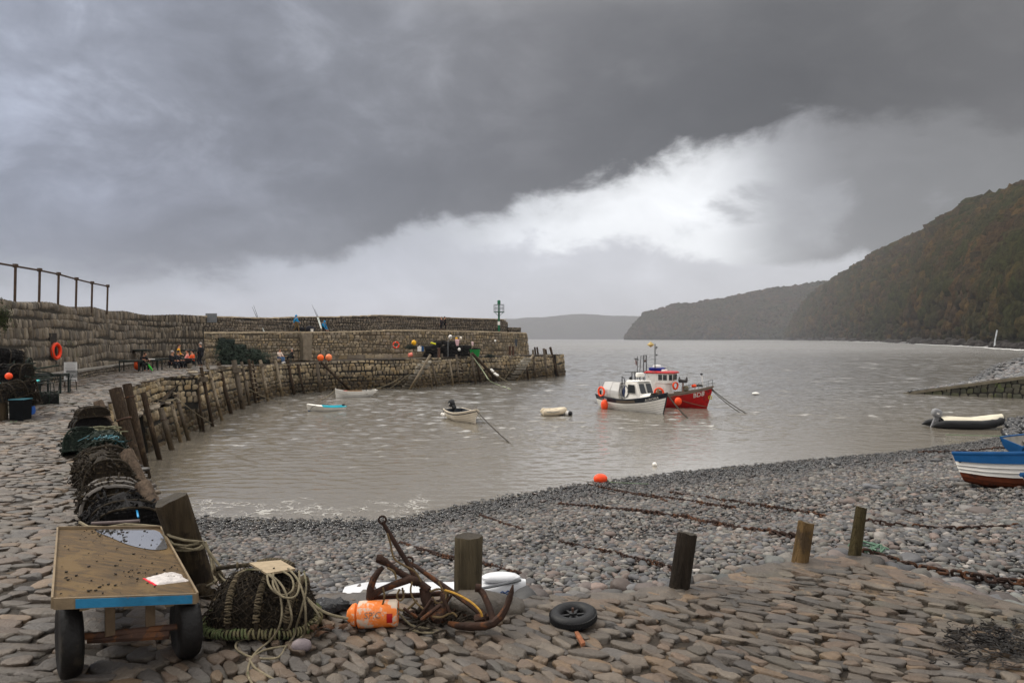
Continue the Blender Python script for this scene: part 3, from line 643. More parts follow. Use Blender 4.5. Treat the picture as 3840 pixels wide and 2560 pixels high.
# larger flat kerb slabs along the apron edge
P = []; S_ = []; A_ = []
ap = [Vector(p) for p in [(-2.3, 5.62)] + APRON[:12]]
for i in range(len(ap) - 1):
    a, b = ap[i], ap[i + 1]; L_ = (b - a).length; k = 0.0; an = math.atan2(b.y - a.y, b.x - a.x)
    while k < L_:
        l = random.uniform(.26, .5); p = a.lerp(b, min(1, (k + l / 2) / L_)) - Vector((-math.sin(an), math.cos(an))) * random.uniform(.04, .14)
        P.append((p.x, p.y, -.035)); S_.append((l * .56, random.uniform(.13, .2), .075)); A_.append(an + random.gauss(0, .12)); k += l * .95
P = np.array(P); n = len(P); parts.append(scatter(ct2, F2c, P, np.array(S_), np.array(A_), RNG.normal(0, .06, n)))
V, Fc = join(parts); tag(npmesh('cobbles', V, Fc, MCOB), kind='structure')

# ---------------------------------------------------------------- masonry
def dens(pts, step):
    out = [Vector(pts[0])]
    for a, b in zip(pts[:-1], pts[1:]):
        a, b = Vector(a), Vector(b); n = max(1, int((b - a).length / step)); out += [a.lerp(b, (i + 1) / n) for i in range(n)]
    return out
def smooth2(pts, it=2):
    for _ in range(it):
        q = [pts[0]]
        for a, b in zip(pts[:-1], pts[1:]): q += [tuple(Vector(a).lerp(Vector(b), .25)), tuple(Vector(a).lerp(Vector(b), .75))]
        pts = q + [pts[-1]]
    return pts
def stone_face(pts, zb, zt, out, ch, sw, bulge, gap=.02, batter=0.0, jit=.18, skipf=None, irregular=.3):
    """rubble stones bedded in courses on a wall line. pts: plan line of the foot; zb/zt: functions of arc length giving bottom/top;
    out: +1/-1 side that is seen; ch,sw: course height and stone width ranges"""
    pts = dens(smooth2(pts), .4); arc = [0]
    for a, b in zip(pts[:-1], pts[1:]): arc.append(arc[-1] + (b - a).length)
    L_ = arc[-1]; arc = np.array(arc); xs = np.array([p.x for p in pts]); ys = np.array([p.y for p in pts])
    def pt(s_, z):
        s_ = min(max(s_, 0), L_); x = np.interp(s_, arc, xs); y = np.interp(s_, arc, ys); x2 = np.interp(min(s_ + .5, L_), arc, xs); y2 = np.interp(min(s_ + .5, L_), arc, ys); x1 = np.interp(max(s_ - .5, 0), arc, xs); y1 = np.interp(max(s_ - .5, 0), arc, ys)
        tx, ty = x2 - x1, y2 - y1; l = math.hypot(tx, ty); nx, ny = out * ty / l, -out * tx / l; k = batter * (z - zb(s_))
        return Vector((x - nx * k, y - ny * k, z)), Vector((nx, ny, 0))
    V = []; Fc = []; G = 6
    us_ = np.linspace(-1, 1, G)
    zmax = max(zt(k) for k in np.linspace(0, L_, 30)); zmin = min(zb(k) for k in np.linspace(0, L_, 30)); z = zmin; row = 0
    while z < zmax:
        h = random.uniform(*ch); s_ = -random.random() * sw[1]
        while s_ < L_:
            w_ = random.uniform(*sw) * (random.uniform(.5, 1) if random.random() < irregular else 1)
            sm = s_ + w_ / 2; zo = .6 * h * mnoise.noise((sm * .30, row * 1.7, 5)) + .12 * h * mnoise.noise((sm * 1.9, row * 3.1, 8)); za = z + zo; zb_ = za + h
            if sm < L_ and za + h * .5 > zb(sm) and za + h * .4 < zt(sm):
                if zb_ > zt(sm) - .25 * h: zb_ = zt(sm) + random.uniform(-.04, .03)
                if not (skipf and skipf(sm, (za + zb_) / 2)):
                    o = len(V); bl = bulge * random.uniform(.5, 1.35); ph = random.uniform(0, 99); za -= .10 * h; zb_ = min(zb_ + .10 * h, zt(sm) + .03); hh = zb_ - za; tl = random.gauss(0, .06)
                    sq = random.uniform(3.0, 8.0); tx_ = random.gauss(0, .22); ty_ = random.gauss(0, .22)
                    for v in us_:
                        for u in us_:
                            # rounded outline: pull corners in
                            cu = u * (1 - .16 * v * v * abs(u)); cv = v * (1 - .16 * u * u * abs(v))
                            jx = jit * mnoise.noise((cu + ph, cv, 1)); jz = jit * mnoise.noise((cu + ph, cv, 7))
                            P_, N_ = pt(sm + (cu * .5 * (w_ - gap) + jx * w_ * .35 + tl * cv * hh), (za + zb_) / 2 + cv * .5 * (hh - gap) + jz * hh * .3)
                            dome = (1 - abs(u) ** sq) * (1 - abs(v) ** sq); dome = dome ** .38
                            V.append(P_ + N_ * (bl * (dome * (1 + .5 * mnoise.noise((cu * 1.6 + ph, cv * 1.6, 3)) + tx_ * u + ty_ * v) - .3)))
                    Fc += [(o + i * G + j, o + i * G + j + 1, o + (i + 1) * G + j + 1, o + (i + 1) * G + j) for i in range(G - 1) for j in range(G - 1)]
            s_ += w_
        z += h; row += 1
    return V, Fc, pt, L_
def stone_wall(name, label, cat, pts, zb, zt, out, ch, sw, bulge, mstone, mcore, thick=.6, batter=0.0, gap=.02, jit=.18, skipf=None, irregular=.3, coping=None, mortar=.0, capm=None):
    V, Fc, pt, L_ = stone_face(pts, zb, zt, out, ch, sw, bulge, gap, batter, jit, skipf, irregular)
    root = npmesh(name, [tuple(v) for v in V], np.array(Fc), mstone)
    if root.data: root.data.validate()
    rows = []; K = max(8, int(L_ / 1.0))
    for k in range(K + 1):
        s_ = L_ * k / K; a, N_ = pt(s_, zb(s_)); b, _ = pt(s_, zt(s_)); a = a - N_ * (-mortar); b = b - N_ * (-mortar); c = b - N_ * thick; d_ = Vector((c.x, c.y, a.z)) - N_ * .1
        rows.append([a + Vector((0, 0, -.4)), a.lerp(b, .5), b - Vector((0, 0, .02)), c - Vector((0, 0, .02)), d_ + Vector((0, 0, -.4))])
    mb = MB().grid(rows); n = len(rows)
    mb.f += [(0, 1, 2, 3, 4), tuple((n - 1) * 5 + i for i in (4, 3, 2, 1, 0))]
    mb.build('wall_core', mcore, root, smooth=False, fixn=True)
    if coping:
        cw, chh, cl = coping; cb = MB(); s_ = 0
        while s_ < L_:
            l = random.uniform(*cl); e = min(s_ + l, L_); mid = (s_ + e) / 2; a, N_ = pt(mid, zt(mid)); an = math.atan2(N_.y, N_.x) + PI / 2
            cb.box(a - N_ * (cw / 2 - .06) + Vector((0, 0, chh / 2 - .03)), (e - s_ - .02, cw, chh * random.uniform(.8, 1.15)), an, taper=.94, jit=.02); s_ = e
        cb.build('coping', capm or mstone, root, smooth=False)
    return tag(root, label, cat, kind='thing'), pt, L_
HWC = [tuple((1.14, 1.03, .86)[i] * q for i, q in enumerate(c)) for c in [(.24, .205, .155), (.30, .265, .20), (.20, .17, .13), (.27, .23, .16), (.17, .15, .12), (.33, .29, .225), (.25, .20, .13), (.22, .20, .17), (.185, .165, .14), (.29, .25, .185)]]
MHW = mat('harbour_stone', island=HWC, rough=.75, var=.35, ns=3.5, bump=.7, bs=9, bd=.03, spot=(.30, .21, .07), spots=.9, spotth=.64, wetz=(-2.55, -1.0, (.22, .19, .15), .92), topcol=(.15, .145, .09))
MJ = mat('dark_joint', (.016, .014, .011), rough=.9, var=.4, ns=3, bump=.5)
UWC = [tuple(1.22 * q for q in c) for c in [(.20, .155, .10), (.235, .185, .12), (.17, .135, .09), (.22, .165, .095), (.15, .125, .09), (.26, .21, .145), (.19, .155, .115)]]
MUW = mat('ochre_stone', island=UWC, rough=.8, var=.35, ns=2.5, bump=.6, bs=8, bd=.03, spot=(.11, .09, .06), spots=.5, spotth=.60)
MMO = mat('pale_mortar', (.085, .066, .044), rough=.9, var=.35, ns=2, bump=.5)
PWC = [tuple(1.2 * q for q in c) for c in [(.125, .10, .075), (.15, .12, .09), (.10, .082, .062), (.17, .14, .105), (.135, .115, .095)]]
MPW = mat('parapet_stone', island=PWC, rough=.85, var=.4, ns=2.0, bump=.6, bs=8, bd=.03)
HIC = [(.165, .135, .10), (.20, .165, .125), (.135, .112, .086), (.225, .19, .145), (.175, .14, .10), (.15, .13, .108), (.11, .092, .072)]
MHI = mat('high_wall_stone', island=HIC, rough=.85, var=.35, ns=3.0, bump=.8, bs=9, bd=.03, spot=(.10, .105, .055), spots=.55, spotth=.66)
# near harbour wall below the lane (seen past the creels and piles)
zt_n = lambda s_: -.06
foot_near = [(x + .20, y + .10) for x, y in EDGE]
hw1, _, _ = stone_wall('harbour_wall', 'near stretch of stone quay wall behind the tallest leaning timber piles', 'harbour wall', foot_near, lambda s_: -3.6, zt_n, 1, (.28, .45), (.3, .6), .13, MHW, MJ, batter=.1, thick=.8)
tabZ = []
fp = dens(smooth2(WF), .4); arc_ = [0]
for a, b in zip(fp[:-1], fp[1:]): arc_.append(arc_[-1] + (b - a).length)
arc_ = np.array(arc_); fy = np.array([p.y for p in fp]); fx = np.array([p.x for p in fp])
def topz(s_):
    y = float(np.interp(s_, arc_, fy)); x = float(np.interp(s_, arc_, fx)); z = deck_z(x, y)
    if y < 38.6: return -1.42 + max(0, (y - 36.6) / 2.0) * 1.45
    return z
hw2, hpt, hL = stone_wall('harbour_wall', 'long curved quay wall of big rounded stones with green tide stain, timber piles along it', 'harbour wall', WF, lambda s_: -3.7, topz, 1, (.28, .52), (.24, .85), .13, MHW, MJ, batter=.13, thick=.9, irregular=.4)
# end face of the quay head, turning away to the sea
stone_wall('harbour_wall', 'short end face of the quay head turning to the open sea', 'harbour wall', [(6.5, 96.2), (7.9, 100.5)], lambda s_: -3.7, lambda s_: -.14, 1, (.34, .5), (.34, .8), .14, MHW, MJ, batter=.1, thick=1.2)
# recess: back wall, landing, rough steps
stone_wall('recess_wall', 'low rough stone wall at the back of the sunken landing by the piles', 'wall', [(-16.1, 28.5)] + REC, lambda s_: -1.5, lambda s_: .03, 1, (.25, .4), (.3, .6), .12, MHW, MJ, thick=.3, batter=.05)
lp = [(-16.1, 28.6), (-16.2, 29.5)] + [(x - .3, y) for x, y in WF[:3]] + [(-18.4, 39.4)] + REC[::-1]
flat(lp, lambda x, y: -1.25 + max(0, (y - 36.6) / 2.0) * 1.3, 'landing', MQB)
lpc = [cobbles((-20, 28, -14, 40), .4, (.3, .6), (.2, .4), lp, lambda x, y: -1.25 + max(0, (y - 36.6) / 2.0) * 1.3, lambda X, Y: True, ct1, F1c, hgt=.08)]
V, Fc = join(lpc); tag(npmesh('landing_stones', V, Fc, mat('landing_stone', island=[(.36, .30, .22), (.30, .25, .19), (.40, .32, .22), (.25, .21, .16)], rough=.7, var=.3, ns=4, bump=.6)), kind='structure')
# high wall on the landward side, upper walk, parapet
hi, hipt, hiL = stone_wall('high_wall', 'high grey wall of upright weathered stones at the left behind the cafe tables', 'wall', [(-17.6, 18), (-19.4, 24), (-21.7, 31.6), (-23.3, 37), (-26.0, 46), (-26.6, 50), (-25.6, 53), (-24.6, 54.8)], lambda s_: -.2, lambda s_: 3.62 + .3 * min(1, s_ / 25) + .07 * math.sin(s_ * .9), 1, (.30, .64), (.12, .40), .09, MHI, mat('grey_joint', (.04, .034, .026), rough=.9, var=.4, ns=3, bump=.5), batter=.07, thick=1.0, gap=.03)
UB = [(-24.9, 55.2), (-24.8, 61.5), (-24.6, 66.5), (-21.6, 71), (-18.2, 75), (-13.7, 78), (-10.6, 82), (-4.8, 88), (2.04, 95)]
uarc = [0]
for a, b in zip(UB[:-1], UB[1:]): uarc.append(uarc[-1] + (Vector(b) - Vector(a)).length)
UZ = [2.55, 2.6, 2.68, 2.74, 2.82, 3.02, 3.06, 3.0, 2.84]
zu = lambda s_: float(np.interp(s_, uarc, UZ))
MCP = mat('coping_stone', (.40, .32, .215), rough=.8, var=.3, ns=2, bump=.4)
uw, upt, uL = stone_wall('upper_walk_wall', 'ochre squared stone wall with pale joints carrying the upper walk', 'wall', UB, lambda s_: -.2, zu, 1, (.22, .44), (.2, .75), .085, MUW, MMO, batter=.03, thick=4.2, gap=.035, jit=.2, coping=(.5, .15, (.7, 1.4)), mortar=.0, capm=MCP)
PB = [(x, y + 4.0) if i < 3 else (x - 2.0, y + 3.2) for i, (x, y) in enumerate(UB)]; PB[-1] = (-.6, 97.6); PB[0] = (-28.5, 57.2)
PZ = [4.05, 4.1, 4.2, 4.45, 4.6, 4.9, 4.9, 4.85, 4.85]
parc = [0]
for a, b in zip(PB[:-1], PB[1:]): parc.append(parc[-1] + (Vector(b) - Vector(a)).length)
zp = lambda s_: float(np.interp(s_, parc, PZ)) - (max(0, (s_ - parc[-1] + 1.2)) ** 1.7 * .62)
pw, ppt, pL = stone_wall('parapet_wall', 'dark brown rubble sea parapet running behind the upper walk', 'wall', PB, lambda s_: 2.3, zp, 1, (.14, .24), (.2, .5), .06, MPW, MJ, thick=.9, gap=.02, jit=.2, capm=MCP, coping=(.8, .10, (.8, 1.6)))
stone_wall('parapet_end', 'low block of dark stone at the seaward end of the parapet', 'wall', [(-.55, 97.4), (1.3, 98.8)], lambda s_: 2.3, lambda s_: 3.75, 1, (.15, .25), (.2, .5), .06, MPW, MJ, thick=.8)
# end return of the upper walk
stone_wall('end_wall', 'rounded stone end of the upper walk facing the sea', 'wall', [(2.04, 95), (2.5, 97.5), (2.2, 100)], lambda s_: -.2, lambda s_: 2.84, 1, (.3, .42), (.3, .6), .10, MUW, MMO, thick=1.0, batter=.1)
# vertical buttress where the upper wall steps
bt = MB(); a = at(1143, 1346, -.03); 
b_ = MB().box((-21.35, 70.6, 1.3), (.9, .9, 2.75), .75, jit=.03).build('buttress', MUW, uw, smooth=False)
# foundation ledge below the upper wall
fb = MB()
for s_ in np.arange(uarc[4] - 2, uarc[6], 1.1):
    P_, N_ = upt(s_, 0); fb.box(P_ + N_ * .2 + Vector((0, 0, .1)), (1.08, .5, .45), math.atan2(N_.y, N_.x) + PI / 2, jit=.03)
fb.build('footing', MUW, uw, smooth=False)
# bench ledge at the foot of the high wall
lg = []; 
ledge = [(-20.9, 30.4), (-22.6, 36.4), (-24.6, 42.2), (-25.9, 47)]
lr, lpt, lL = stone_wall('bench_ledge', 'low stone bench with a pale slab top along the foot of the high wall', 'bench', ledge, lambda s_: -.1, lambda s_: .42, 1, (.1, .16), (.2, .5), .05, MHI, MJ, thick=1.2, gap=.015)
sb = MB(); s_ = 0
while s_ < lL:
    l = random.uniform(.8, 1.5); P_, N_ = lpt(min(s_ + l / 2, lL), .45); sb.box(P_ - N_ * .35, (l - .02, .85, .09), math.atan2(N_.y, N_.x) + PI / 2, jit=.012); s_ += l
sb.build('slab', mat('bench_slab', (.24, .22, .19), var=.3, ns=3, bump=.4), lr, smooth=False)
# stub wall by the stacked gear on the left
stone_wall('stub_wall', 'short pale stone stub wall end beside the stacked fishing gear', 'wall', [(-15.7, 18.6), (-14.15, 19.9), (-15.5, 22.4), (-18.5, 23.2)], lambda s_: -.1, lambda s_: .76, 1, (.09, .15), (.18, .5), .045, mat('stub_stone', island=[(.27, .255, .21), (.23, .21, .175), (.30, .28, .235), (.2, .19, .15)], var=.3, ns=4, bump=.6), MJ, thick=.5, gap=.015)
# stairs let into the harbour wall
MST = mat('step_stone', (.27, .245, .2), rough=.75, var=.35, ns=3, bump=.5, wetz=(-2.5, -1.2, (.25, .22, .18), .9))
def stair(label, px0, px1, n, y_top, d0, d1, ztop):
    st = None
    for i in range(n):
        k = i / (n - 1); px = lerp(px0, px1, k); Yv = lerp(d0, d1, k) ; z = lerp(ztop, -3.1, k); X = (px - 1920) / F * Yv
        mb = MB().box((X + random.uniform(-.12, .12), Yv + random.uniform(-.08, .04), z - .12), (random.uniform(.9, 1.25), .9, .19), .2, jit=.06)
        if i == 0: st = mb.build('stone_stairs', MST, smooth=False); tag(st, label, 'stairs')
        else: mb.build('step', MST, st, smooth=False)
    return st
stair('stone steps down the quay wall behind the long slanting pole', 1598, 1520, 11, 0, 72.2, 71.6, -.25)
stair('stone steps down the quay wall near the seaward end', 1980, 1912, 10, 0, 87.2, 85.2, -.3)
# groyne
gp = [(38.2, 66.6), (41.5, 63.9), (45, 61), (49, 57.8), (54, 54)]
stone_wall('groyne', 'sloping dark stone groyne running into the water on the right', 'groyne', gp, lambda s_: -3.8, lambda s_: -3.22 + s_ * .205, 1, (.3, .5), (.4, .9), .05, mat('weedy_stone', island=[(.075, .07, .05), (.10, .09, .06), (.06, .06, .04), (.085, .085, .045)], rough=.55, var=.5, ns=1.5, bump=.7, spot=(.10, .12, .04), spots=.7), MJ, thick=1.0)
gt2 = []
for k, (x, y) in enumerate(dens(gp, 1.0)):
    z = -3.2 + math.hypot(x - 38.2, y - 66.6) * .205; gt2.append([Vector((x - .1, y - .14, z - .2)), Vector((x - .1, y - .14, z + .06)), Vector((x + .7, y + .85, z + .10)), Vector((x + .7, y + .85, z - .2))])
MB().grid(gt2).build('groyne_cap', mat('groyne_cap', (.14, .12, .085), var=.4, ns=1.5, bump=.5), bpy.data.objects['groyne'], smooth=False)
# ---------------------------------------------------------------- timber piles along the quay wall
def wood_mat(name, c, c2, streak=(9, 9, .7), wet=None, rough=.85):
    return mat(name, c, rough=rough, spec=.12, var=.6, ns=3.0, bump=1.0, bs=7, bd=.05, streak=streak, spot=c2, spots=2.5, spotth=.60, wetz=wet)
WETP = (-2.6, -1.6, (.32, .27, .18), .9)
MPILE = [wood_mat('pile_wood_grey', (.15, .122, .092), (.055, .04, .028), wet=WETP), wood_mat('pile_wood_brown', (.062, .043, .029), (.13, .09, .055), wet=WETP), wood_mat('pile_wood_pale', (.30, .245, .175), (.09, .062, .04), wet=WETP)]
MIRON = mat('rusty_iron', (.075, .042, .03), rough=.8, var=.5, ns=9, bump=.7, bd=.01, spot=(.15, .065, .03), spots=8, spotth=.55)
MCUT = mat('cut_wood', (.24, .21, .17), rough=.85, var=.35, ns=12, bump=.6)
def log(a, b, r0, r1, n=10, wob=.05, bend=.03, seg=9, capr=True):
    a, b = Vector(a), Vector(b); ax_ = (b - a); q = ax_.orthogonal().normalized(); q2 = ax_.cross(q).normalized(); sd = random.uniform(0, 99)
    pts = []; rs = []
    for i in range(seg + 1):
        k = i / seg; off = (q * mnoise.noise((k * 2, sd, 0)) + q2 * mnoise.noise((k * 2, sd, 5))) * bend * math.sin(PI * k); pts.append(a.lerp(b, k) + off)
        rs.append(lerp(r0, r1, k) * (1 + wob * 1.6 * mnoise.noise((k * 5, sd, 9))))
    m = MB().tube(pts, rs, n, wob=wob * .5); 
    # slightly domed, worn top
    return m
PG = 'timber piles standing against the quay wall'
def pile(pxt, pyt, pxb, pyb, w, label, mi=0, dback=.35, Yb=None, zb=WZ, name='timber_pile', cat='pile', group=PG, band=None, ext=1.0):
    """from picture points of its top and waterline foot to a leaning log of real size"""
    B = at(pxb, pyb, zb) if Yb is None else atd(pxb, pyb, Yb); T = atd(pxt, pyt, B.y + dback)
    d_ = (B - T).normalized(); r = w / 2 / F * B.y
    root = log(T, B + d_ * ext, r, r * .92, n=12).build(name, MPILE[mi]); tag(root, label, cat, group)
    for k in (band or []):
        p = T.lerp(B, k); bm_ = MB(); bm_.torus(p, r * 1.10, r * .16, d_.to_track_quat('Z', 'Y').to_matrix(), 16, 6); bm_.build('iron_band', MIRON, root)
    return root, T, B, r
# (top x,y, foot x,y, width px, material, label)
PL = [
 (432, 1457, 582, 1984, 44, 1, 'thickest leaning pile, a grey trunk with an iron ring rising over the creels', .3, 19.0),
 (476, 1440, 551, 1792, 31, 1, 'dark brown pile with a rusty collar just right of the thickest leaning trunk', .3, None),
 (537, 1472, 598, 1724, 20, 1, 'slim dark pile with a frayed rope tied round its top by the sunken landing', .3, None),
 (603, 1532, 645, 1688, 21, 0, 'short squat pile with a chain collar in front of the sunken landing', .3, None),
 (645, 1517, 678, 1662, 14, 2, 'thin pale pile rising just before the landing wall, rust stained foot', .3, None),
 (660, 1478, 707, 1650, 16, 0, 'grey pile holding two ropes at its notched head by the landing', .3, None),
 (711, 1363, 757, 1613, 19, 0, 'tall split-topped pile at the outer corner of the sunken landing', .4, None),
 (740, 1440, 764, 1619, 9, 1, 'thin dark pole beside the split-topped pile at the landing corner', .3, None),
 (754, 1377, 797, 1597, 13, 1, 'pile with a squared head where the standing man in black waits', .4, None),
 (776, 1362, 833, 1576, 12, 2, 'narrow pile spliced with a pale upper stake below the pile of green creels', .4, None),
 (820, 1362, 866, 1551, 15, 1, 'dark pile with a big bolted timber block on its head', .4, None),
 (877, 1351, 912, 1534, 19, 0, 'broad grey pile with a flat square head above the quay edge', .4, None),
 (906, 1356, 936, 1521, 11, 0, 'slim pile between the broad flat-headed one and the left ladder', .4, None),
 (976, 1350, 1005, 1503, 12, 2, 'pale pile just right of the left ladder', .4, None),
 (1033, 1351, 1059, 1489, 11, 2, 'straight pale pile standing below the seated woman in a cream coat', .4, None),
 (1077, 1348, 1104, 1480, 13, 1, 'brown pile standing below the seated man at the small table', .4, None),
 (1117, 1365, 1140, 1476, 9, 1, 'thin crooked pile left of the two round orange buoys', .4, None),
 (1188, 1356, 1203, 1471, 13, 0, 'grey pile directly under the left round orange buoy', .4, None),
 (1224, 1380, 1226, 1409, 7, 0, 'short timber stub hanging on the wall under the right orange buoy', .1, 67.4),
 (1273, 1431, 1277, 1459, 7, 2, 'short pale stump at the waterline behind the white rowing boat', .2, None),
 (1566, 1426, 1569, 1457, 7, 2, 'short stump at the foot of the long pale slanting pole', .2, None),
 (1605, 1359, 1621, 1453, 6, 2, 'thin pale pile right of the long slanting pole', .4, None),
 (1620, 1359, 1639, 1450, 8, 0, 'leaning grey pile second to the right of the stone steps', .4, None),
 (1656, 1326, 1671, 1443, 8, 0, 'grey pile standing up past the deck before the dark heap of creels', .4, None),
 (1686, 1347, 1698, 1444, 9, 2, 'straight pale pile left of the right-hand ladder', .4, None),
 (1767, 1324, 1784, 1438, 11, 0, 'stout grey pile where the rope is made fast beside the right-hand ladder', .4, None),
 (1788, 1347, 1803, 1435, 9, 1, 'dark pile just right of the stout rope-tied one', .4, None),
 (1850, 1410, 1853, 1431, 11, 1, 'short dark stump under the slanting pole with the white floats', .2, None),
 (1975, 1372, 1981, 1423, 8, 1, 'short dark pile by the seaward stone steps', .3, None),
 (1998, 1312, 2009, 1420, 8, 0, 'grey pile at the head of the seaward slanting pole', .4, None),
 (2039, 1306, 2051, 1418, 9, 0, 'second last grey pile at the seaward tip of the quay', .4, None),
 (2063, 1301, 2092, 1411, 9, 1, 'last pile at the very corner of the quay head, leaning outward', .4, None)]
PT = {}
for i, (a, b, c, d_, w, mi, lab, db, Yb) in enumerate(PL):
    band = {0: [.22], 1: [.14], 2: [.18], 3: [.28], 5: [.2], 6: [.2], 8: [.3], 10: [.12], 11: [.25]}.get(i)
    PT[i] = pile(a, b, c, d_, w, lab, mi, db, Yb, band=band)
# bolted blocks on a few heads
for i, k, s in ((10, .1, .55), (11, .2, .6), (8, .2, .45), (6, .28, .5), (13, .12, .34), (15, .14, .34)):
    root, T, B, r = PT[i]; p = T.lerp(B, k) + Vector((.12, -.18, 0)); MB().box(p, (s, .3, s * .62), .5, jit=.03).build('timber_block', MPILE[0], root, smooth=False)
for (px, py, Yv, lab) in ((2005, 1301, 96, 'left of two short posts standing up behind the quay head deck'), (2014, 1301, 96, 'right of two short posts standing up behind the quay head deck'), (2046, 1309, 97, 'short post standing behind the last two piles on the quay head')):
    a = atd(px, py, Yv); b = atd(px + 4, 1331, Yv); d_ = (a - b); tag(log(a, b - d_ * .3, .13, .13).build('deck_post', MPILE[1]), lab, 'post', 'short posts on the quay head')
# slanting props
SG = 'long poles slanting down the quay wall'
for (a, b, c, d_, w, Yt, mi, lab) in ((1201, 1355, 1316, 1462, 9, 66.6, 1, 'dark slanting pole running down from the orange buoys to the white rowing boat'), (1615, 1329, 1539, 1460, 9, 71.3, 2, 'long pale pole slanting across the stone steps'),
                                  (1770, 1324, 1871, 1430, 10, 79.5, 1, 'dark slanting pole carrying the white floats beside the right-hand ladder'), (1999, 1331, 1937, 1428, 8, 88, 2, 'pale slanting pole at the seaward stone steps')):
    B = at(c, d_, WZ) - Vector((0, .5, 0)); T = atd(a, b, Yt); dd = (B - T).normalized(); r = w / 2 / F * B.y
    tag(log(T, B + dd * .8, r, r, 10).build('slanting_pole', MPILE[mi]), lab, 'pole', SG)
# ladders
def ladder(l0, l1, r0, r1, n, lab, mi):
    B0 = at(*l1, WZ) - Vector((0, .15, 0)); B1 = at(*r1, WZ) - Vector((0, .15, 0)); T0 = atd(*l0, B0.y + .4); T1 = atd(*r0, B1.y + .4)
    t_ = thing('wall_ladder', lab, 'ladder', tuple(B0), group='ladders fixed to the quay wall'); o = Vector(B0)
    w_ = .085
    log(T0 - o, B0 - o - Vector((0, 0, .6)), w_ * 1.3, w_ * 1.3, 8).build('rail', MPILE[mi], t_); log(T1 - o, B1 - o - Vector((0, 0, .6)), w_, w_, 8).build('rail', MPILE[1], t_)
    for i in range(n):
        k = (i + .9) / (n + .3); MB().tube([T0.lerp(B0, k) - o + Vector((0, -.08, 0)), T1.lerp(B1, k) - o + Vector((0, -.08, 0))], .052, 6).build('rung', MPILE[2], t_)
    return t_
ladder((933, 1348), (967, 1513), (946, 1352), (979, 1510), 9, 'left ladder of dark rails and pale rungs between the piles', 1)
ladder((1711, 1329), (1725, 1443), (1726, 1340), (1741, 1439), 8, 'right ladder of pale rungs in front of the dark creel heap', 0)
# ---------------------------------------------------------------- near bollard posts and edge piles
MB1 = wood_mat('bollard_wood', (.05, .036, .021), (.022, .016, .011), (7, 7, .5)); MB2 = wood_mat('bollard_wood_dark', (.024, .018, .013), (.10, .075, .045), (7, 7, .6)); MB3 = wood_mat('bollard_wood_honey', (.14, .088, .038), (.075, .05, .028), (7, 7, .5)); MB4 = wood_mat('bollard_wood_green', (.085, .068, .042), (.03, .024, .016), (8, 8, .4))
def stump(T, B, r0, r1, m, label, group, name='bollard_post', cut=MCUT, n=22, chip=0, lean=0):
    T, B = Vector(T), Vector(B); ax_ = (B - T).normalized(); sd = random.uniform(0, 99); mbd = MB(); pts = []; L_ = (B - T).length
    rings = 14; q = ax_.orthogonal().normalized(); q2 = ax_.cross(q)
    rows = []
    for i in range(rings + 1):
        k = i / rings; r_ = lerp(r0, r1, k); row = []
        for j in range(n):
            a = 2 * PI * j / n; c_, s_ = math.cos(a), math.sin(a)
            rr = r_ * (1 + .08 * mnoise.noise((c_ * 1.2 + sd, s_ * 1.2, k * 1.5)) + .06 * mnoise.noise((c_ * 4.5 + sd, s_ * 4.5, k * .8)))
            if i == 0: rr *= .955
            dz = (.012 * mnoise.noise((c_ * 1.5 + sd, s_ * 1.5, 7)) + chip * max(0, c_ - .55)) if i <= 1 else 0
            row.append(T.lerp(B, k if i > 1 else i * .012) + (q * c_ + q2 * s_) * rr + ax_ * dz)
        rows.append(row)
    mbd.grid(rows, close=True); root = mbd.build(name, m); tag(root, label, 'post', group)
    top = MB(); cc = T + ax_ * .004; vs = [cc] + [T.lerp(cc, 0) + (p - T) * .985 + ax_ * .003 for p in rows[0]]
    rim = [Vector(p) for p in rows[0]]; mid = [cc + (p - T) * .5 + ax_ * random.uniform(-.003, .005) for p in rim]
    vs = [cc - ax_ * .004] + mid + rim; fs = [(0, 1 + j, 1 + (j + 1) % n) for j in range(n)] + [(1 + j, 1 + n + j, 1 + n + (j + 1) % n, 1 + (j + 1) % n) for j in range(n)]
    top.add(vs, fs).build('end_grain', cut, root)
    return root
MC1 = mat('end_grain_dark', (.05, .042, .032), rough=.85, var=.5, ns=14, bump=.8, spot=(.02, .017, .014), spots=20); MC2 = mat('end_grain_brown', (.115, .095, .07), rough=.85, var=.5, ns=14, bump=.8)
BG = 'mooring posts along the edge of the cobbles'
def bpost(pt, pb, w0, w1, m, lab, dT=.0, cut=MC1, zb=-.02, **k):
    B = at(*pb, zb); T = atd(pt[0], pt[1], B.y + dT); d_ = (B - T).normalized(); return stump(T, B + d_ * .25, w0 / 2 / F * B.y, w1 / 2 / F * B.y, m, lab, BG, cut=cut, **k)
bpost((640, 1868), (748, 2192), 112, 104, MB1, 'biggest split leaning post with a rope around it beside the wooden cart', -.13, chip=.05)
bpost((1758, 2008), (1752, 2275), 103, 108, MB4, 'upright greenish post standing behind the rusty anchors')
bpost((2578, 1998), (2545, 2216), 72, 76, MB2, 'blackened post with peeling bark in the middle of the apron edge', .05)
bpost((3024, 1957), (2998, 2118), 56, 58, MB3, 'clean honey-brown post nearest the corner of the apron', .05, cut=MC2)
bpost((3231, 1900), (3204, 2086), 38, 50, MB2 if False else wood_mat('bollard_wood_olive', (.055, .043, .02), (.025, .02, .012), (8, 8, .5)), 'thin olive post at the far corner with a chain at its foot', .05, cut=MC2, zb=0)
EG = 'leaning piles at the edge of the lane beside the creels'
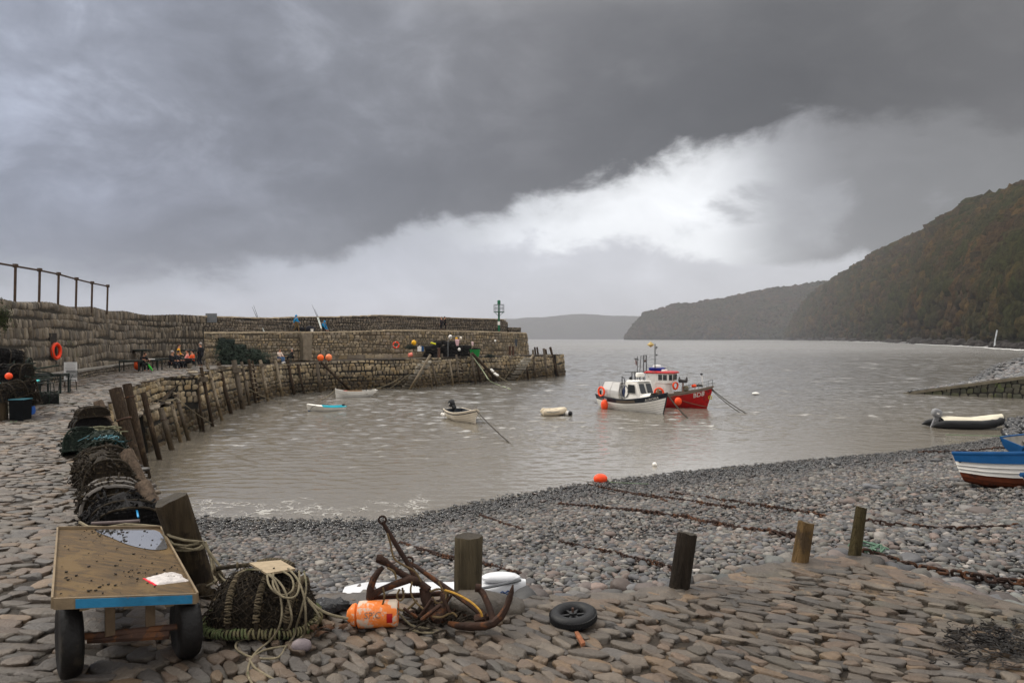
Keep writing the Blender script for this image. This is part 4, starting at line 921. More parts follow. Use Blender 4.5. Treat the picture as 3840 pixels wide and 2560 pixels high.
def epile(pt, pb, w0, w1, Yt, Yb, m, lab, cut=MCUT):
    T = atd(*pt, Yt); B = atd(*pb, Yb); stump(T, B, w0 / 2 / F * Yt, w1 / 2 / F * Yb, m, lab, EG, name='edge_pile', cut=cut)
MEP = wood_mat('edge_pile_wood', (.125, .09, .064), (.06, .04, .027), (6, 6, .5))
epile((367, 1505), (452, 1690), 34, 34, 17.6, 17.4, MEP, 'short cut pile poking up behind the farthest creels')
epile((474, 1694), (565, 1905), 48, 54, 9.35, 9.0, MEP, 'cut pile with a clean sawn top above the middle brown creels')
epile((533, 1815), (632, 2010), 55, 62, 7.75, 7.4, MEP, 'cut pile with a rotten knot hole just behind the biggest leaning post')
# ---------------------------------------------------------------- boats
class Hull:
    def __init__(s, L, B, keel, sheer, tr=.75, full=2.2, rake=.25, flare=.5, sternrake=.08, kx=.35, dead=.6):
        """L length, B beam; keel/sheer: lists of (x/L, z). tr: transom width ratio; flare: section fullness exponent"""
        s.L, s.B, s.keel, s.sheer, s.tr, s.full, s.rake, s.fl, s.sr, s.kx, s.dead = L, B, keel, sheer, tr, full, rake, flare, sternrake, kx, dead
    def kz(s, k): return float(np.interp(k, *zip(*s.keel)))
    def sz(s, k):
        xs, zs = zip(*s.sheer); c = np.polyfit(xs, zs, min(3, len(xs) - 1)); return float(np.polyval(c, k))
    def hb(s, k):
        a = 1 - max(0, (k - .42) / .58) ** s.full; b = 1 - (1 - s.tr) * max(0, (.42 - k) / .42) ** 2; return s.B / 2 * max(a, 0.0) * b
    def P(s, k, t, side=1, off=0.0):
        """k: 0 stern..1 bow; t: 0 keel..1 sheer"""
        z0, z1 = s.kz(k), s.sz(k); sharp = max(0, (k - .55) / .45)
        e = lerp(s.fl, 1.15, sharp ** 1.2); y = s.hb(k) * (t ** e); z = z0 + (z1 - z0) * lerp(t ** lerp(1.5, 1.05, sharp), t, .35)
        x = s.L * k + s.rake * s.L * .25 * (k ** 6) * (t - .3) - s.sr * (1 - k) ** 6 * t * s.L * .5
        return Vector((x, side * (y + off * min(1, y / .05)), z))
    def shell(s, t0, t1, nt=8, nk=22, lap=0, thick=0.0, k0=0, k1=1):
        m = MB(); ts = []
        if lap:
            for i in range(lap): a, b = lerp(t0, t1, i / lap), lerp(t0, t1, (i + 1) / lap); ts += [(a, .034), (lerp(a, b, .5), .017), (b, .0)]
        else: ts = [(lerp(t0, t1, i / nt), 0) for i in range(nt + 1)]
        for side in (-1, 1):
            rows = [[s.P(k, t, side, o + thick) for (t, o) in ts] for k in np.linspace(k0, k1, nk)]
            m.grid(rows if side > 0 else [r[::-1] for r in rows])
        return m
    def inner(s, t0=.25, th=.03, nk=18, k1=.985):
        m = MB()
        for side in (-1, 1):
            rows = []
            for k in np.linspace(.012, k1, nk): rows.append([s.P(k, t, side, 0) * 1 + Vector((0, -side * min(th, abs(s.P(k, t, side).y) * .5), 0)) for t in np.linspace(t0, 1, 6)])
            m.grid(rows if side < 0 else [r[::-1] for r in rows])
        fl = [[s.P(k, t0, -1) + Vector((0, min(th, s.hb(k) * .3), .0)), s.P(k, t0, 1) - Vector((0, min(th, s.hb(k) * .3), .0))] for k in np.linspace(.012, k1, nk)]
        m.grid(fl); tr = [[s.P(.012, t, -1) + Vector((0, th, 0)), s.P(.012, t, 1) - Vector((0, th, 0))] for t in np.linspace(t0, 1, 4)]; m.grid(tr)
        return m
    def seams(s, t0, t1, lap, parent, r=.011):
        m = MB()
        for i in range(1, lap):
            for sd in (-1, 1): m.tube([s.P(k, lerp(t0, t1, i / lap), sd, .012) for k in np.linspace(0, 1, 24)], r, 4)
        return m.build('lap_shade_lines', mat('seam_shadow', (.22, .20, .18), rough=.9, bump=0), parent)  # thin grey tubes stand in for the shadow line under each plank lap
    def transom(s, th=.03, t0=0.0, t1=1):
        m = MB(); o = [s.P(0, t, -1) for t in np.linspace(t0, t1, 8)][::-1] + [s.P(0, t, 1) for t in np.linspace(t0, t1, 8)][1 if t0 == 0 else 0:]
        return m.prism(o, (th, 0, 0))
    def gunwale(s, r=.03, k0=0, k1=1, off=0.0, dz=0.0, tt=1.0):
        m = MB()
        for side in (-1, 1): m.tube([s.P(k, tt, side, off) + Vector((0, 0, dz)) for k in np.linspace(k0, k1, 24)], r, 6, flat=1.3)
        return m
    def deck(s, k0, k1, camber=.04, dz=0.0, nk=10):
        return MB().grid([[Vector((lerp(a.x, b.x, .5), lerp(a.y, b.y, q), lerp(a.z, b.z, .5) + camber * (1 - (2 * q - 1) ** 2) + dz)) for q in np.linspace(0, 1, 5)] for a, b in [(s.P(k, 1, -1), s.P(k, 1, 1)) for k in np.linspace(k0, k1, nk)]])
    def thwart(s, k, t=.72, w=.2, th=.03):
        a, b = s.P(k, t, -1), s.P(k, t, 1); return MB().box((a.x, 0, a.z), (w, (b.y - a.y) * .97, th))
def paint(name, r, g_, b, rough=.4, var=.12, **k): return mat(name, (lin(r), lin(g_), lin(b)), rough=rough, var=var, ns=k.pop('ns', 3.5), bump=k.pop('bump', .12), **k)
MWHITE = paint('boat_white', 240, 236, 228, var=.10, spot=(.50, .46, .38), spots=1.6, spotth=.66); MCREAM = paint('boat_cream', 230, 218, 198, var=.12, spot=(.42, .36, .27), spots=1.4, spotth=.66)
MRED = paint('boat_red', 176, 22, 24, var=.25, spot=(.16, .015, .015), spots=1.3, spotth=.62); MNAVY = paint('boat_navy', 28, 34, 44); MBLUE = paint('boat_blue', 22, 78, 128, var=.2); MTEAL = paint('boat_teal', 60, 196, 214, var=.12)
MANTI = paint('boat_antifoul', 112, 56, 34, rough=.8, var=.35, spot=(.05, .025, .018), spots=2.5); MBLK = mat('black_rubber', (.010, .010, .011), rough=.5, var=.2, bump=.15); MGLASS = mat('dark_glass', (.03, .033, .036), rough=.08, var=.05, bump=0, spec=.7)
MGREY = mat('grey_metal', (.16, .165, .17), rough=.5, metal=.6, var=.3, bump=.2); MORAN = paint('buoy_orange', 255, 84, 40, rough=.45, var=.15, spot=(.55, .10, .04), spots=3, spotth=.66); MTAN = paint('tan_canvas', 112, 100, 88, rough=.85); MWOOD = mat('oar_wood', (.33, .19, .085), var=.3, ns=4, streak=(1, 8, 8), bump=.3)
MROPE = mat('old_rope', (.185, .155, .10), rough=.9, var=.4, ns=18, bump=1.0, bs=45, bd=.012, spot=(.085, .085, .042), spots=6); MROPEG = mat('green_rope', (.13, .19, .105), rough=.9, var=.45, ns=18, bump=1.0, bs=45, bd=.012); MROPED = mat('dark_rope', (.045, .038, .03), rough=.9, var=.4, ns=15, bump=.8, bs=40)
MCLEAR = bpy.data.materials.new('clear_sheet'); MCLEAR.use_nodes = True
_b = MCLEAR.node_tree.nodes['Principled BSDF']; _b.inputs['Base Color'].default_value = (.62, .6, .57, 1); _b.inputs['Alpha'].default_value = .62; _b.inputs['Roughness'].default_value = .3
MLET = paint('white_lettering', 225, 222, 215); MINT = paint('boat_inside', 150, 146, 138, rough=.7, var=.3)
def textmesh(s, size, M=None, depth=0.0):
    c = bpy.data.curves.new('lettering', 'FONT'); c.body = s; c.size = size; c.extrude = depth; c.align_x = 'CENTER'; c.align_y = 'CENTER'; c.resolution_u = 3; c.offset = .009 * size
    o = bpy.data.objects.new('lettering', c); COL.objects.link(o); dg = bpy.context.evaluated_depsgraph_get(); me = bpy.data.meshes.new_from_object(o.evaluated_get(dg)); bpy.data.objects.remove(o); bpy.data.curves.remove(c)
    me.materials.clear(); return me
def hulltext(h, s, size, k, t, side, m, parent, bold=1.0, flip=False, off=.012):
    """lettering laid onto the planking"""
    me = textmesh(s, size); bm = bmesh.new(); bm.from_mesh(me); bmesh.ops.subdivide_edges(bm, edges=bm.edges, cuts=1)
    p0 = h.P(k, t, side); dzt = (h.P(k, t + .05, side) - h.P(k, t - .05, side)).z / .1; dxk = (h.P(min(1, k + .02), t, side) - h.P(k - .02, t, side)).x / (min(1, k + .02) - k + .02)
    sg = 1 if side < 0 else -1
    for v in bm.verts: v.co = h.P(k + sg * v.co.x * bold / dxk, t + v.co.y / dzt, side, off)
    bm.to_mesh(me); bm.free(); return link('lettering', me, m, parent, smooth=False)
def rope(name, pts, r, m, label, cat='rope', sag=0.0, n=6, seg=16, group=None):
    if len(pts) == 2 and sag:
        a, b = Vector(pts[0]), Vector(pts[1]); pts = [a.lerp(b, k) - Vector((0, 0, sag * 4 * k * (1 - k))) for k in np.linspace(0, 1, seg)]
    return tag(MB().tube(pts, r, n).build(name, m), label, cat, group)
def heading(a, b): d_ = Vector(b) - Vector(a); return math.atan2(d_.y, d_.x)
def outboard(parent, loc, rot, m=MBLK, sc=1.0):
    """engine cowl, leg and bracket hung on a transom; local x forward"""
    R = rot; e = MB(); rows = []
    for z, sx, sy, ox in ((0, .10, .09, 0), (.04, .17, .12, 0), (.16, .19, .13, -.01), (.27, .17, .12, -.02), (.33, .10, .08, -.02), (.345, .02, .02, -.02)):
        rows.append([R @ Vector(((ox + sx * math.copysign(abs(math.cos(a)) ** .45, math.cos(a))) * sc, sy * sc * math.copysign(abs(math.sin(a)) ** .45, math.sin(a)), z * sc)) + Vector(loc) for a in np.linspace(0, 2 * PI, 17)[:-1]])
    e.grid(rows, close=True); o = e.build('outboard_motor', m, parent)
    l = MB(); l.tube([R @ Vector((0, 0, 0.02)) + Vector(loc), R @ Vector((-.02, 0, -.45 * sc)) + Vector(loc)], [.06 * sc, .045 * sc], 8); l.box(R @ Vector((.1 * sc, 0, -.1 * sc)) + Vector(loc), (.16 * sc, .16 * sc, .2 * sc), R); l.build('outboard_leg', m, o)
    d_ = MB().box(R @ Vector((-.03, -.128 * sc, .16 * sc)) + Vector(loc), (.10 * sc, .015, .06 * sc), R).build('badge', MLET, o)
    return o
# --- clinker dinghy with outboard
A_, B_ = Vector((-3.95, 45.9, WZ)), Vector((-2.25, 42.55, WZ)); rz = heading(A_, B_)
h = Hull(3.75, 1.7, [(0, -.16), (.8, -.18), (1, -.05)], [(0, .62), (.45, .55), (.75, .66), (1, .92)], tr=.78, full=2.4, rake=.2, flare=.42)
b = thing('clinker_dinghy', 'cream clinker dinghy with a black outboard motor, floating in the middle of the harbour', 'boat', tuple(A_), rz, group='small boats afloat in the harbour')
h.shell(0, .86, lap=6).build('hull', MCREAM, b); h.seams(0, .86, 6, b, .008); h.shell(.86, 1, 2, thick=.012).build('sheer_strake', MCREAM, b); h.transom().build('transom', MCREAM, b, smooth=False); h.inner(.3).build('inside', MNAVY, b); h.gunwale(.028).build('gunwale', MCREAM, b)
h.gunwale(.022, tt=.87, off=.02).build('rubbing_strake', MNAVY, b)
h.deck(.70, .985, .03).build('foredeck', MCREAM, b); h.thwart(.25).build('thwart', MCREAM, b, smooth=False); h.thwart(.5).build('thwart', MCREAM, b, smooth=False)
outboard(b, (-.12, 0, .78), Matrix.Rotation(-.55, 3, 'Y') @ Matrix.Rotation(.15, 3, 'X'), sc=1.35)
for k, y in ((.04, -.92), (.16, -.98)): MB().ball((k * 3.75, y * .9, .28), .13, 12).build('fender', MWHITE, b)
MB().tube([h.P(.99, 1, -1) + Vector((.02, 0, .02)), h.P(.99, 1, -1) + Vector((.05, 0, .17))], .018, 6).build('samson_post', MIRON, b)
bowp = b.matrix_basis @ Vector((3.8, .05, .86)) if False else A_ + Matrix.Rotation(rz, 3, 'Z') @ Vector((3.85, 0, .82))
rope('mooring_rope', [bowp, at(1943, 1679, WZ) + Vector((0, 0, -.1))], .03, MROPED, 'dark taut mooring line running from the bow of the cream dinghy down into the water', sag=.08)
rope('painter', [bowp, at(1822, 1590, WZ)], .012, MROPE, 'thin pale slack line hanging from the bow of the cream dinghy', sag=.12)
# --- white rowing boat by the wall
A_, B_ = Vector((-13.15, 62.6, WZ)), Vector((-15.55, 61.6, WZ)); rz = heading(A_, B_)
h = Hull(2.95, 1.35, [(0, -.02), (.3, -.14), (.9, -.14), (1, -.1)], [(0, .62), (.45, .50), (1, .78)], tr=.7, full=2.6, rake=.02, flare=.4, sternrake=.5)
b = thing('rowing_boat', 'white open rowing boat with oars laid along it, moored below the quay wall', 'boat', tuple(A_), rz, group='small boats afloat in the harbour')
h.shell(0, .8, lap=0).build('hull', MWHITE, b); h.shell(.8, 1, 2, thick=.01).build('sheer_strake', MWHITE, b); h.transom().build('transom', MWHITE, b, smooth=False); h.inner(.28).build('inside', MINT, b); h.gunwale(.025).build('gunwale', MWHITE, b); h.gunwale(.018, tt=.78, off=.015).build('rubbing_strake', MWHITE, b)
for k in (.22, .5, .75): h.thwart(k).build('thwart', MWHITE, b, smooth=False)
MB().tube([(2.93, 0, .3), (2.97, 0, .86)], .05, 6).build('stem_post', MWHITE, b)
for y in (-.18, .12): 
    o = MB().tube([(.6, y, .56), (2.5, y * .8, .60)], .03, 6).build('oar', MWOOD, b); MB().box((2.2, y * .8, .62), (.5, .11, .02)).build('blade', MORAN if y > 0 else MGREY, o, smooth=False)
MB().tube([(.3, .45, .5), (.3, .47, .85)], .03, 6).build('rowlock', MBLK, b)
rope('mooring_rope', [A_ + Matrix.Rotation(rz, 3, 'Z') @ Vector((2.97, 0, .7)), at(1195, 1502, WZ)], .025, MROPE, 'pale line from the stem of the white rowing boat down to the water', sag=.1)
rope('mooring_rope', [A_ + Matrix.Rotation(rz, 3, 'Z') @ Vector((0, .1, .6)), Vector((-11.6, 71.8, -1.9))], .02, MROPE, 'thin line from the stern of the white rowing boat to the stone wall', sag=.2)
# --- teal dinghy
A_, B_ = Vector((-12.45, 50.6, WZ)), Vector((-14.75, 49.6, WZ)); rz = heading(A_, B_)
h = Hull(2.6, 1.3, [(0, -.1), (.8, -.12), (1, .0)], [(0, .34), (.4, .33), (.7, .42), (1, .55)], tr=.8, full=2.6, rake=.2, flare=.4)
b = thing('fibreglass_dinghy', 'low white dinghy with a turquoise inside and a white forward cover', 'boat', tuple(A_), rz, group='small boats afloat in the harbour')
h.shell(0, .25, 3).build('bottom', MBLUE, b); h.shell(.25, 1, lap=2).build('hull', MWHITE, b); h.transom().build('transom', MWHITE, b, smooth=False); h.inner(.3).build('inside', MTEAL, b); h.gunwale(.03, 0, .62).build('gunwale', MTEAL, b); h.deck(.62, .99, .06).build('foredeck', MWHITE, b); h.thwart(.3, .7).build('thwart', MTEAL, b, smooth=False)
MB().ball((.05, .1, .42), .1, 10, (1.3, .8, .8)).build('stern_bag', MBLK, b)
# a white sheet wrapped over the bow shoulder
c = MB(); c.grid([[h.P(k, t, 1, .03) for t in np.linspace(.3, 1.02, 6)] for k in np.linspace(.60, .97, 8)]); c.build('bow_cover', paint('cover_white', 232, 228, 220), b)
MB().tube([h.P(.8, 1, 1, .05) + Vector((0, 0, .05)), h.P(.88, .8, 1, .05), h.P(.93, .4, 1, .06), h.P(.99, .0, 1, .1) + Vector((.15, 0, -.1))], .012, 5).build('bow_line', MROPED, b)
# --- cream inflatable
b = thing('inflatable_dinghy', 'small cream inflatable dinghy with a black and white float at its end', 'inflatable boat', (2.02, 47.4, WZ), math.radians(4), group='small boats afloat in the harbour')
tb = MB(); R_ = .22
for y in (-.5, .5): tb.tube([(.02, y, .2), (.12, y, .21), (.9, y, .22), (1.2, y * .9, .26)] , [.10, R_, R_, R_], 14)
tb.tube([(1.1, -.46, .25), (1.42, -.30, .30), (1.6, 0, .34), (1.42, .30, .30), (1.1, .46, .25)], R_, 14)
MRUB = paint('inflatable_cream', 205, 190, 165, rough=.55, var=.15, spot=(.38, .33, .25), spots=2); tb.build('tube', MRUB, b)
MB().box((.8, 0, .10), (1.5, .8, .05)).build('floor', MINT, b, smooth=False); MB().box((.2, 0, .3), (.04, .9, .36)).build('transom', MRUB, b, smooth=False); MB().box((.75, 0, .42), (.22, 1.0, .04)).build('thwart', MRUB, b, smooth=False)
MB().tube([(.3, -.74, .3), (.8, -.75, .27), (1.2, -.68, .33)], .02, 5).build('grab_line', MGREY, b)
tag(MB().ball(at(2126, 1556, WZ) + Vector((0, 0, .12)), .22, 14, (1.1, 1, .8)).build('float', MWHITE), 'white float bobbing beside the cream inflatable dinghy', 'buoy', 'floats on the water')
tag(MB().ball(at(2131, 1556, WZ) + Vector((.12, -.12, .13)), .17, 14).build('float', MBLK), 'black float touching the white one beside the cream inflatable', 'buoy', 'floats on the water')
# --- black inflatable with cover
A_, B_ = Vector((25.0, 40.9, WZ)), Vector((28.95, 40.3, WZ)); rz = heading(A_, B_)
b = thing('covered_inflatable', 'black inflatable boat under a pale cover with a tilted grey outboard, by the rocks', 'inflatable boat', tuple(A_), rz)
tb = MB()
for y in (-.62, .62): tb.tube([(-.15, y, .12), (.1, y, .2), (.6, y, .26), (2.6, y, .27), (3.3, y * .85, .36)], [.03, .16, .25, .26, .26], 14)
tb.tube([(3.1, -.56, .34), (3.65, -.35, .46), (3.9, 0, .54), (3.65, .35, .46), (3.1, .56, .34)], .26, 14); tb.build('tube', MBLK, b)
cv_ = MB(); rows = []
for k in np.linspace(0, 1, 14):
    x = lerp(.55, 3.95, k); w_ = .70 * (1 - max(0, k - .72) ** 2 * 8); zc = .50 + .10 * math.sin(k * 9) * .3 + .22 * k ** 3
    rows.append([Vector((x, w_ * math.sin(a), zc + .14 * math.cos(a) - .10 * abs(math.sin(a)) ** 3 + .02 * mnoise.noise((x * 3, a * 2, 1)))) for a in np.linspace(-PI / 2, PI / 2, 11)])
cv_.grid(rows); cv_.build('cover', mat('cover_cloth', (.60, .55, .43), rough=.8, var=.12, ns=2, bump=.5, bs=5, bd=.04, spot=(.45, .06, .08), spots=.9, spotth=.70), b)
MB().box((.5, 0, .3), (.05, 1.0, .4)).build('transom', MBLK, b, smooth=False); outboard(b, (.35, 0, .62), Matrix.Rotation(.35, 3, 'Y'), mat('grey_cowl', (.22, .22, .225), rough=.4, var=.1, bump=.05), 1.5)
for x in (.75, 1.9): MB().tube([(x, -.86, .38), (x + .1, -.90, .36), (x + .3, -.86, .38)], .025, 5).build('grab_handle', MBLK, b)
# --- Aurora
A_, B_ = Vector((7.35, 53.4, WZ)), Vector((10.75, 48.0, WZ)); rz = heading(A_, B_); RZ = Matrix.Rotation(rz, 3, 'Z')
h = Hull(6.3, 2.35, [(0, -.25), (.8, -.28), (1, -.1)], [(0, .98), (.35, .82), (.7, .96), (1, 1.5)], tr=.72, full=2.3, rake=.3, flare=.42)
b = thing('fishing_boat', 'white clinker fishing boat with dark top strake and small white cabin, beside the red one', 'fishing boat', tuple(A_), rz, group='fishing boats moored side by side')
h.shell(0, .80, lap=7, nk=28).build('hull', MWHITE, b); h.seams(0, .8, 7, b, .013); h.shell(.80, 1, 2, thick=.016, nk=28).build('top_strake', MNAVY, b); h.shell(.82, .99, 2, thick=.024, k0=.40, k1=.68).build('strake_patch', MTAN, b); h.transom().build('transom', MWHITE, b, smooth=False); h.inner(.42).build('inside', MINT, b); h.gunwale(.045).build('gunwale', MNAVY, b)
h.deck(.70, .99, .06).build('foredeck', MNAVY, b)
hulltext(h, 'AURORA', .235, .865, .885, -1, MLET, b, 1.0, off=.022); hulltext(h, 'TN', .26, .20, .885, -1, MLET, b, 1.0, off=.022); h.shell(.865, .92, 1, thick=.024, k0=.04, k1=.15).build('name_strip', MGREY, b)
MB().tube([h.P(1, t, 1) + Vector((.03, 0, 0)) for t in np.linspace(0, 1, 8)], .045, 6).build('stem', MBLK, b)
# cabin: raked front, rounded roof
cab = MB(); W2 = .78
sec = lambda x, w, z0, z1: [Vector((x, -w, z0)), Vector((x, -w * .9, z1 - .08)), Vector((x, -w * .72, z1)), Vector((x, w * .72, z1)), Vector((x, w * .9, z1 - .08)), Vector((x, w, z0))]
cab.grid([sec(3.05, W2, .8, 2.15), sec(3.15, W2, .8, 2.22), sec(4.25, W2 * .95, .8, 2.16), sec(4.62, W2 * .86, 1.0, 1.25)]); vs = sec(3.05, W2, .8, 2.15); cab.add(vs, [(0, 1, 2, 3, 4, 5)])
cab.grid([[Vector((4.25, y, 2.16)), Vector((4.62, y * .95, 1.25))] for y in (-.7, 0, .7)]); co_ = cab.build('cabin', MWHITE, b, smooth=False)
cd = MB(); cd.grid([sec(4.55, W2 * .9, .9, 1.28), sec(5.3, W2 * .5, 1.2, 1.42)]); cd.build('coach_roof', MWHITE, b)
for (x0, x1, z0, z1) in ((3.38, 4.12, 1.35, 1.95),):
    for y in (-1, 1):
        w_ = MB().prism([(x0, y * .80, z0), (x1 + .06, y * .79, z0), (x1 - .06, y * .735, z1), (x0 + .02, y * .745, z1)], (0, y * .012, 0)).build('window', MGLASS, co_, smooth=False)
for y in (-.34, .34):
    o = MB(); o.prism([Vector((4.60, y - .26, 1.36)), Vector((4.60, y + .26, 1.36)), Vector((4.335, y + .23, 2.02)), Vector((4.335, y - .23, 2.02))], (.015, 0, .01)); o.build('window', MGLASS, co_, smooth=False)
MB().box((3.7, 0, 2.22), (1.3, 1.3, .06), taper=.92).build('roof', MWHITE, co_, smooth=False)
ra = MB(); ra.lathe([(.02, 2.5), (.30, 2.5), (.32, 2.56), (.32, 2.72), (.28, 2.80), (.02, 2.82)], 18, Matrix.Translation((3.75, .1, 0))); ra.build('radar_dome', MWHITE, b)
lg_ = MB(); 
for x, y in ((3.5, -.1), (3.5, .3), (4.0, -.1), (4.0, .3)): lg_.tube([(x, y, 2.2), (x, y, 2.55)], .02, 5)
lg_.build('radar_stand', MGREY, b)
ms = MB(); ms.tube([(3.3, .25, 2.2), (3.3, .25, 4.0)], .022, 6); ms.tube([(3.1, .25, 3.75), (3.5, .25, 3.75)], .02, 5); mo = ms.build('mast', MBLK, b)
MB().ball((3.2, .22, 3.82), .16, 10, (1.2, .5, .7)).build('mast_light', MGREY, mo); MB().add([(3.28, .25, 3.3), (3.02, .3, 3.4), (3.0, .32, 3.75), (3.26, .25, 3.62), (3.28, .27, 3.3), (3.02, .32, 3.4), (3.0, .34, 3.75), (3.26, .27, 3.62)], [(0, 1, 2, 3), (7, 6, 5, 4), (0, 4, 5, 1), (1, 5, 6, 2), (2, 6, 7, 3), (3, 7, 4, 0)]).build('flag', paint('faded_flag', 110, 92, 92), mo, smooth=False)
sl_ = MB().lathe([(.0, -.02), (.09, -.02), (.12, .05), (.12, .10), (.0, .12)], 12, Matrix.Translation((3.12, -.3, 2.36)) @ Matrix.Rotation(1.2, 4, 'Y')); sl_.build('searchlight', MBLK, b)
ex = MB(); ex.tube([(2.7, -.72, .8), (2.7, -.72, 2.5)], .035, 7); ex.tube([(2.9, -.6, 1.9), (2.86, -.62, 2.35), (2.7, -.66, 2.45)], .03, 6); ex.build('exhaust', MBLK, b)
MB().ball((2.95, -.55, 1.35), .42, 14, (.75, .55, 1.2)).build('net_drum', MBLUE if False else paint('tarp_navy', 38, 48, 78, rough=.7), b); MB().torus((2.98, -.78, 1.42), .47, .035, Matrix.Rotation(PI / 2, 3, 'X'), 20, 6).build('drum_rim', MGREY, b)
# clear sheet windbreak aft
sh = MB(); sh.grid([[Vector((.45, -.80, .95)), Vector((.35, -.72, 1.45)), Vector((.25, -.35, 2.0)), Vector((.25, .35, 2.0)), Vector((.35, .72, 1.45)), Vector((.45, .80, .95))], [Vector((2.5, -.86, .85)), Vector((2.35, -.78, 1.38)), Vector((2.1, -.4, 2.0)), Vector((2.1, .4, 2.0)), Vector((2.35, .78, 1.38)), Vector((2.5, .86, .85))]])
sh.build('canopy', MCLEAR, b, smooth=False)
cf = MB()
for x in (.45, 1.45, 2.45): cf.tube([(x, -.84, .9), (x - .06, -.77, 1.42), (x - .15, -.38, 2.01), (x - .15, .38, 2.01), (x - .06, .77, 1.42), (x, .84, .9)], .012, 5)
cf.build('canopy_frame', MTAN, b)
MB().torus((.62, -.98, 1.25), .34, .075, Matrix.Rotation(PI / 2, 3, 'X') @ Matrix.Rotation(.2, 3, 'Z'), 24, 8).build('lifebuoy', MORAN, b)
MB().tube([(.06, -.6, .9), (.06, -.6, 1.28)], .07, 8).build('stern_post', MBLK, b); MB().tube([(-.2, -.5, .9), (-.22, -.5, 2.1)], .012, 5).build('whip_aerial', MGREY, b)
MB().ball((1.35, -1.28, .30), .29, 14, (1, .9, 1.5)).build('fender', MORAN, b)
rw = MB(); rw.tube([(5.7, 0, 1.45), (5.7, 0, 1.8)], .05, 7); rw.tube([(5.5, .2, 1.72), (5.9, -.2, 1.72)], .035, 6); rw.build('samson_post', MWOOD, b)
bowA = A_ + RZ @ Vector((6.6, 0, 1.45))
rope('mooring_chain', [bowA, at(2588, 1570, WZ) - Vector((0, 0, .1))], .05, MROPED, 'dark mooring line from the bow of the white fishing boat into the water', sag=.12)
sp_ = A_ + RZ @ Vector((0.0, -.5, .75)); rope('mooring_rope', [sp_, at(2250, 1517, WZ), at(2232, 1508, WZ)], .03, MROPED, 'short stern line hanging from the white fishing boat', sag=0)
# --- BD8
A_, B_ = Vector((9.2, 55.0, WZ)), Vector((15.1, 51.9, WZ)); rz = heading(A_, B_); RZ = Matrix.Rotation(rz, 3, 'Z')
h = Hull(6.5, 2.6, [(0, -.3), (.8, -.32), (1, -.15)], [(0, 1.0), (.35, .95), (.7, 1.15), (1, 1.68)], tr=.85, full=2.6, rake=.32, flare=.40)
b = thing('fishing_boat', 'red fishing boat numbered BD8 with a white wheelhouse under a red roof', 'fishing boat', tuple(A_), rz, group='fishing boats moored side by side')
h.shell(0, .97, 10, nk=28).build('hull', MRED, b); h.shell(.92, 1.0, 2, thick=.02, nk=28).build('rail_strake', paint('worn_rail', 150, 140, 128, rough=.8, var=.4), b); h.transom().build('transom', MRED, b, smooth=False); h.inner(.5).build('inside', MINT, b); h.gunwale(.06).build('gunwale', MTAN, b); h.deck(.72, .99, .05, -.12).build('foredeck', MGREY, b)
hulltext(h, 'BD8', .50, .885, .79, -1, MLET, b, .85, off=.02)
wh = MB(); w = .88
def ws(x, w, z0, z1): return [Vector((x, -w, z0)), Vector((x, -w, z1)), Vector((x, w, z1)), Vector((x, w, z0))]
ring = lambda z, x0, x1, w, c=.3: [Vector(p) for p in ((x0, -w, z), (x1 - c, -w, z), (x1, -w + c, z), (x1, w - c, z), (x1 - c, w, z), (x0, w, z))]
wh.grid([ring(.5, 1.9, 3.7, w), ring(1.85, 1.9, 3.7, w), ring(2.0, 1.9, 3.9, w * 1.04), ring(3.05, 1.9, 3.95, w * 1.04)], close=True); wo_h = wh.build('wheelhouse', MWHITE, b, smooth=False)
rf = MB(); rf.grid([ring(3.05, 1.75, 4.12, w * 1.14), ring(3.16, 1.75, 4.12, w * 1.14), ring(3.26, 1.9, 3.95, w * .95), ring(3.28, 2.1, 3.7, w * .6)], close=True); rr = ring(3.28, 2.1, 3.7, w * .6); rf.add(rr, [tuple(range(6))]); rf.add(ring(3.05, 1.75, 4.12, w * 1.14), [tuple(range(5, -1, -1))]); rf.build('roof', MRED, wo_h, smooth=False)
yw = w * 1.05
for x in (3.05, 3.42):
    MB().box((x - .02, -yw, 2.62), (.30, .03, .6)).build('window', MGLASS, wo_h, smooth=False)
R45 = Matrix.Rotation(PI / 4, 3, 'Z'); MB().box((3.80, -yw + .16, 2.62), (.26, .03, .6), Matrix.Rotation(PI / 4, 3, 'Z')).build('window', MGLASS, wo_h, smooth=False)
for y in (-.3, .3): MB().box((3.955, y, 2.62), (.03, .5, .6)).build('window', MGLASS, wo_h, smooth=False)
MB().box((2.35, -yw - .005, 1.9), (.62, .03, 1.9)).build('door', MWHITE, wo_h, smooth=False)
MB().torus((4.12, -.55, 1.75), .33, .075, Matrix.Rotation(PI / 2, 3, 'Y') @ Matrix.Rotation(.3, 3, 'X'), 22, 8).build('lifebuoy', MORAN, b); MB().torus((3.0, -1.15, 1.15), .34, .075, Matrix.Rotation(PI / 2, 3, 'X'), 22, 8).build('lifebuoy', MORAN, b)
MB().box((3.0, -.95, 1.05), (.35, .2, .5)).build('gear_box', MTAN, b, smooth=False)
MB().box((2.5, .1, 3.46), (1.0, .8, .30), taper=1.15).build('fish_box', paint('crate_blue', 24, 52, 150, rough=.5), b, smooth=False); MB().lathe([(.02, 3.62), (.34, 3.62), (.36, 3.7), (.34, 3.86), (.2, 3.92), (.02, 3.93)], 16, Matrix.Translation((2.5, .1, 0))).build('radar_dome', MWHITE, b)
MB().lathe([(.02, 3.28), (.24, 3.28), (.24, 3.42), (.2, 3.45), (.02, 3.45)], 14, Matrix.Translation((3.2, -.3, 0))).build('hatch', MWHITE, b)
gt = MB()
for y in (-.38, .38):
    gt.tube([(1.55, y, .9), (1.55, y, 5.0)], .05, 6)
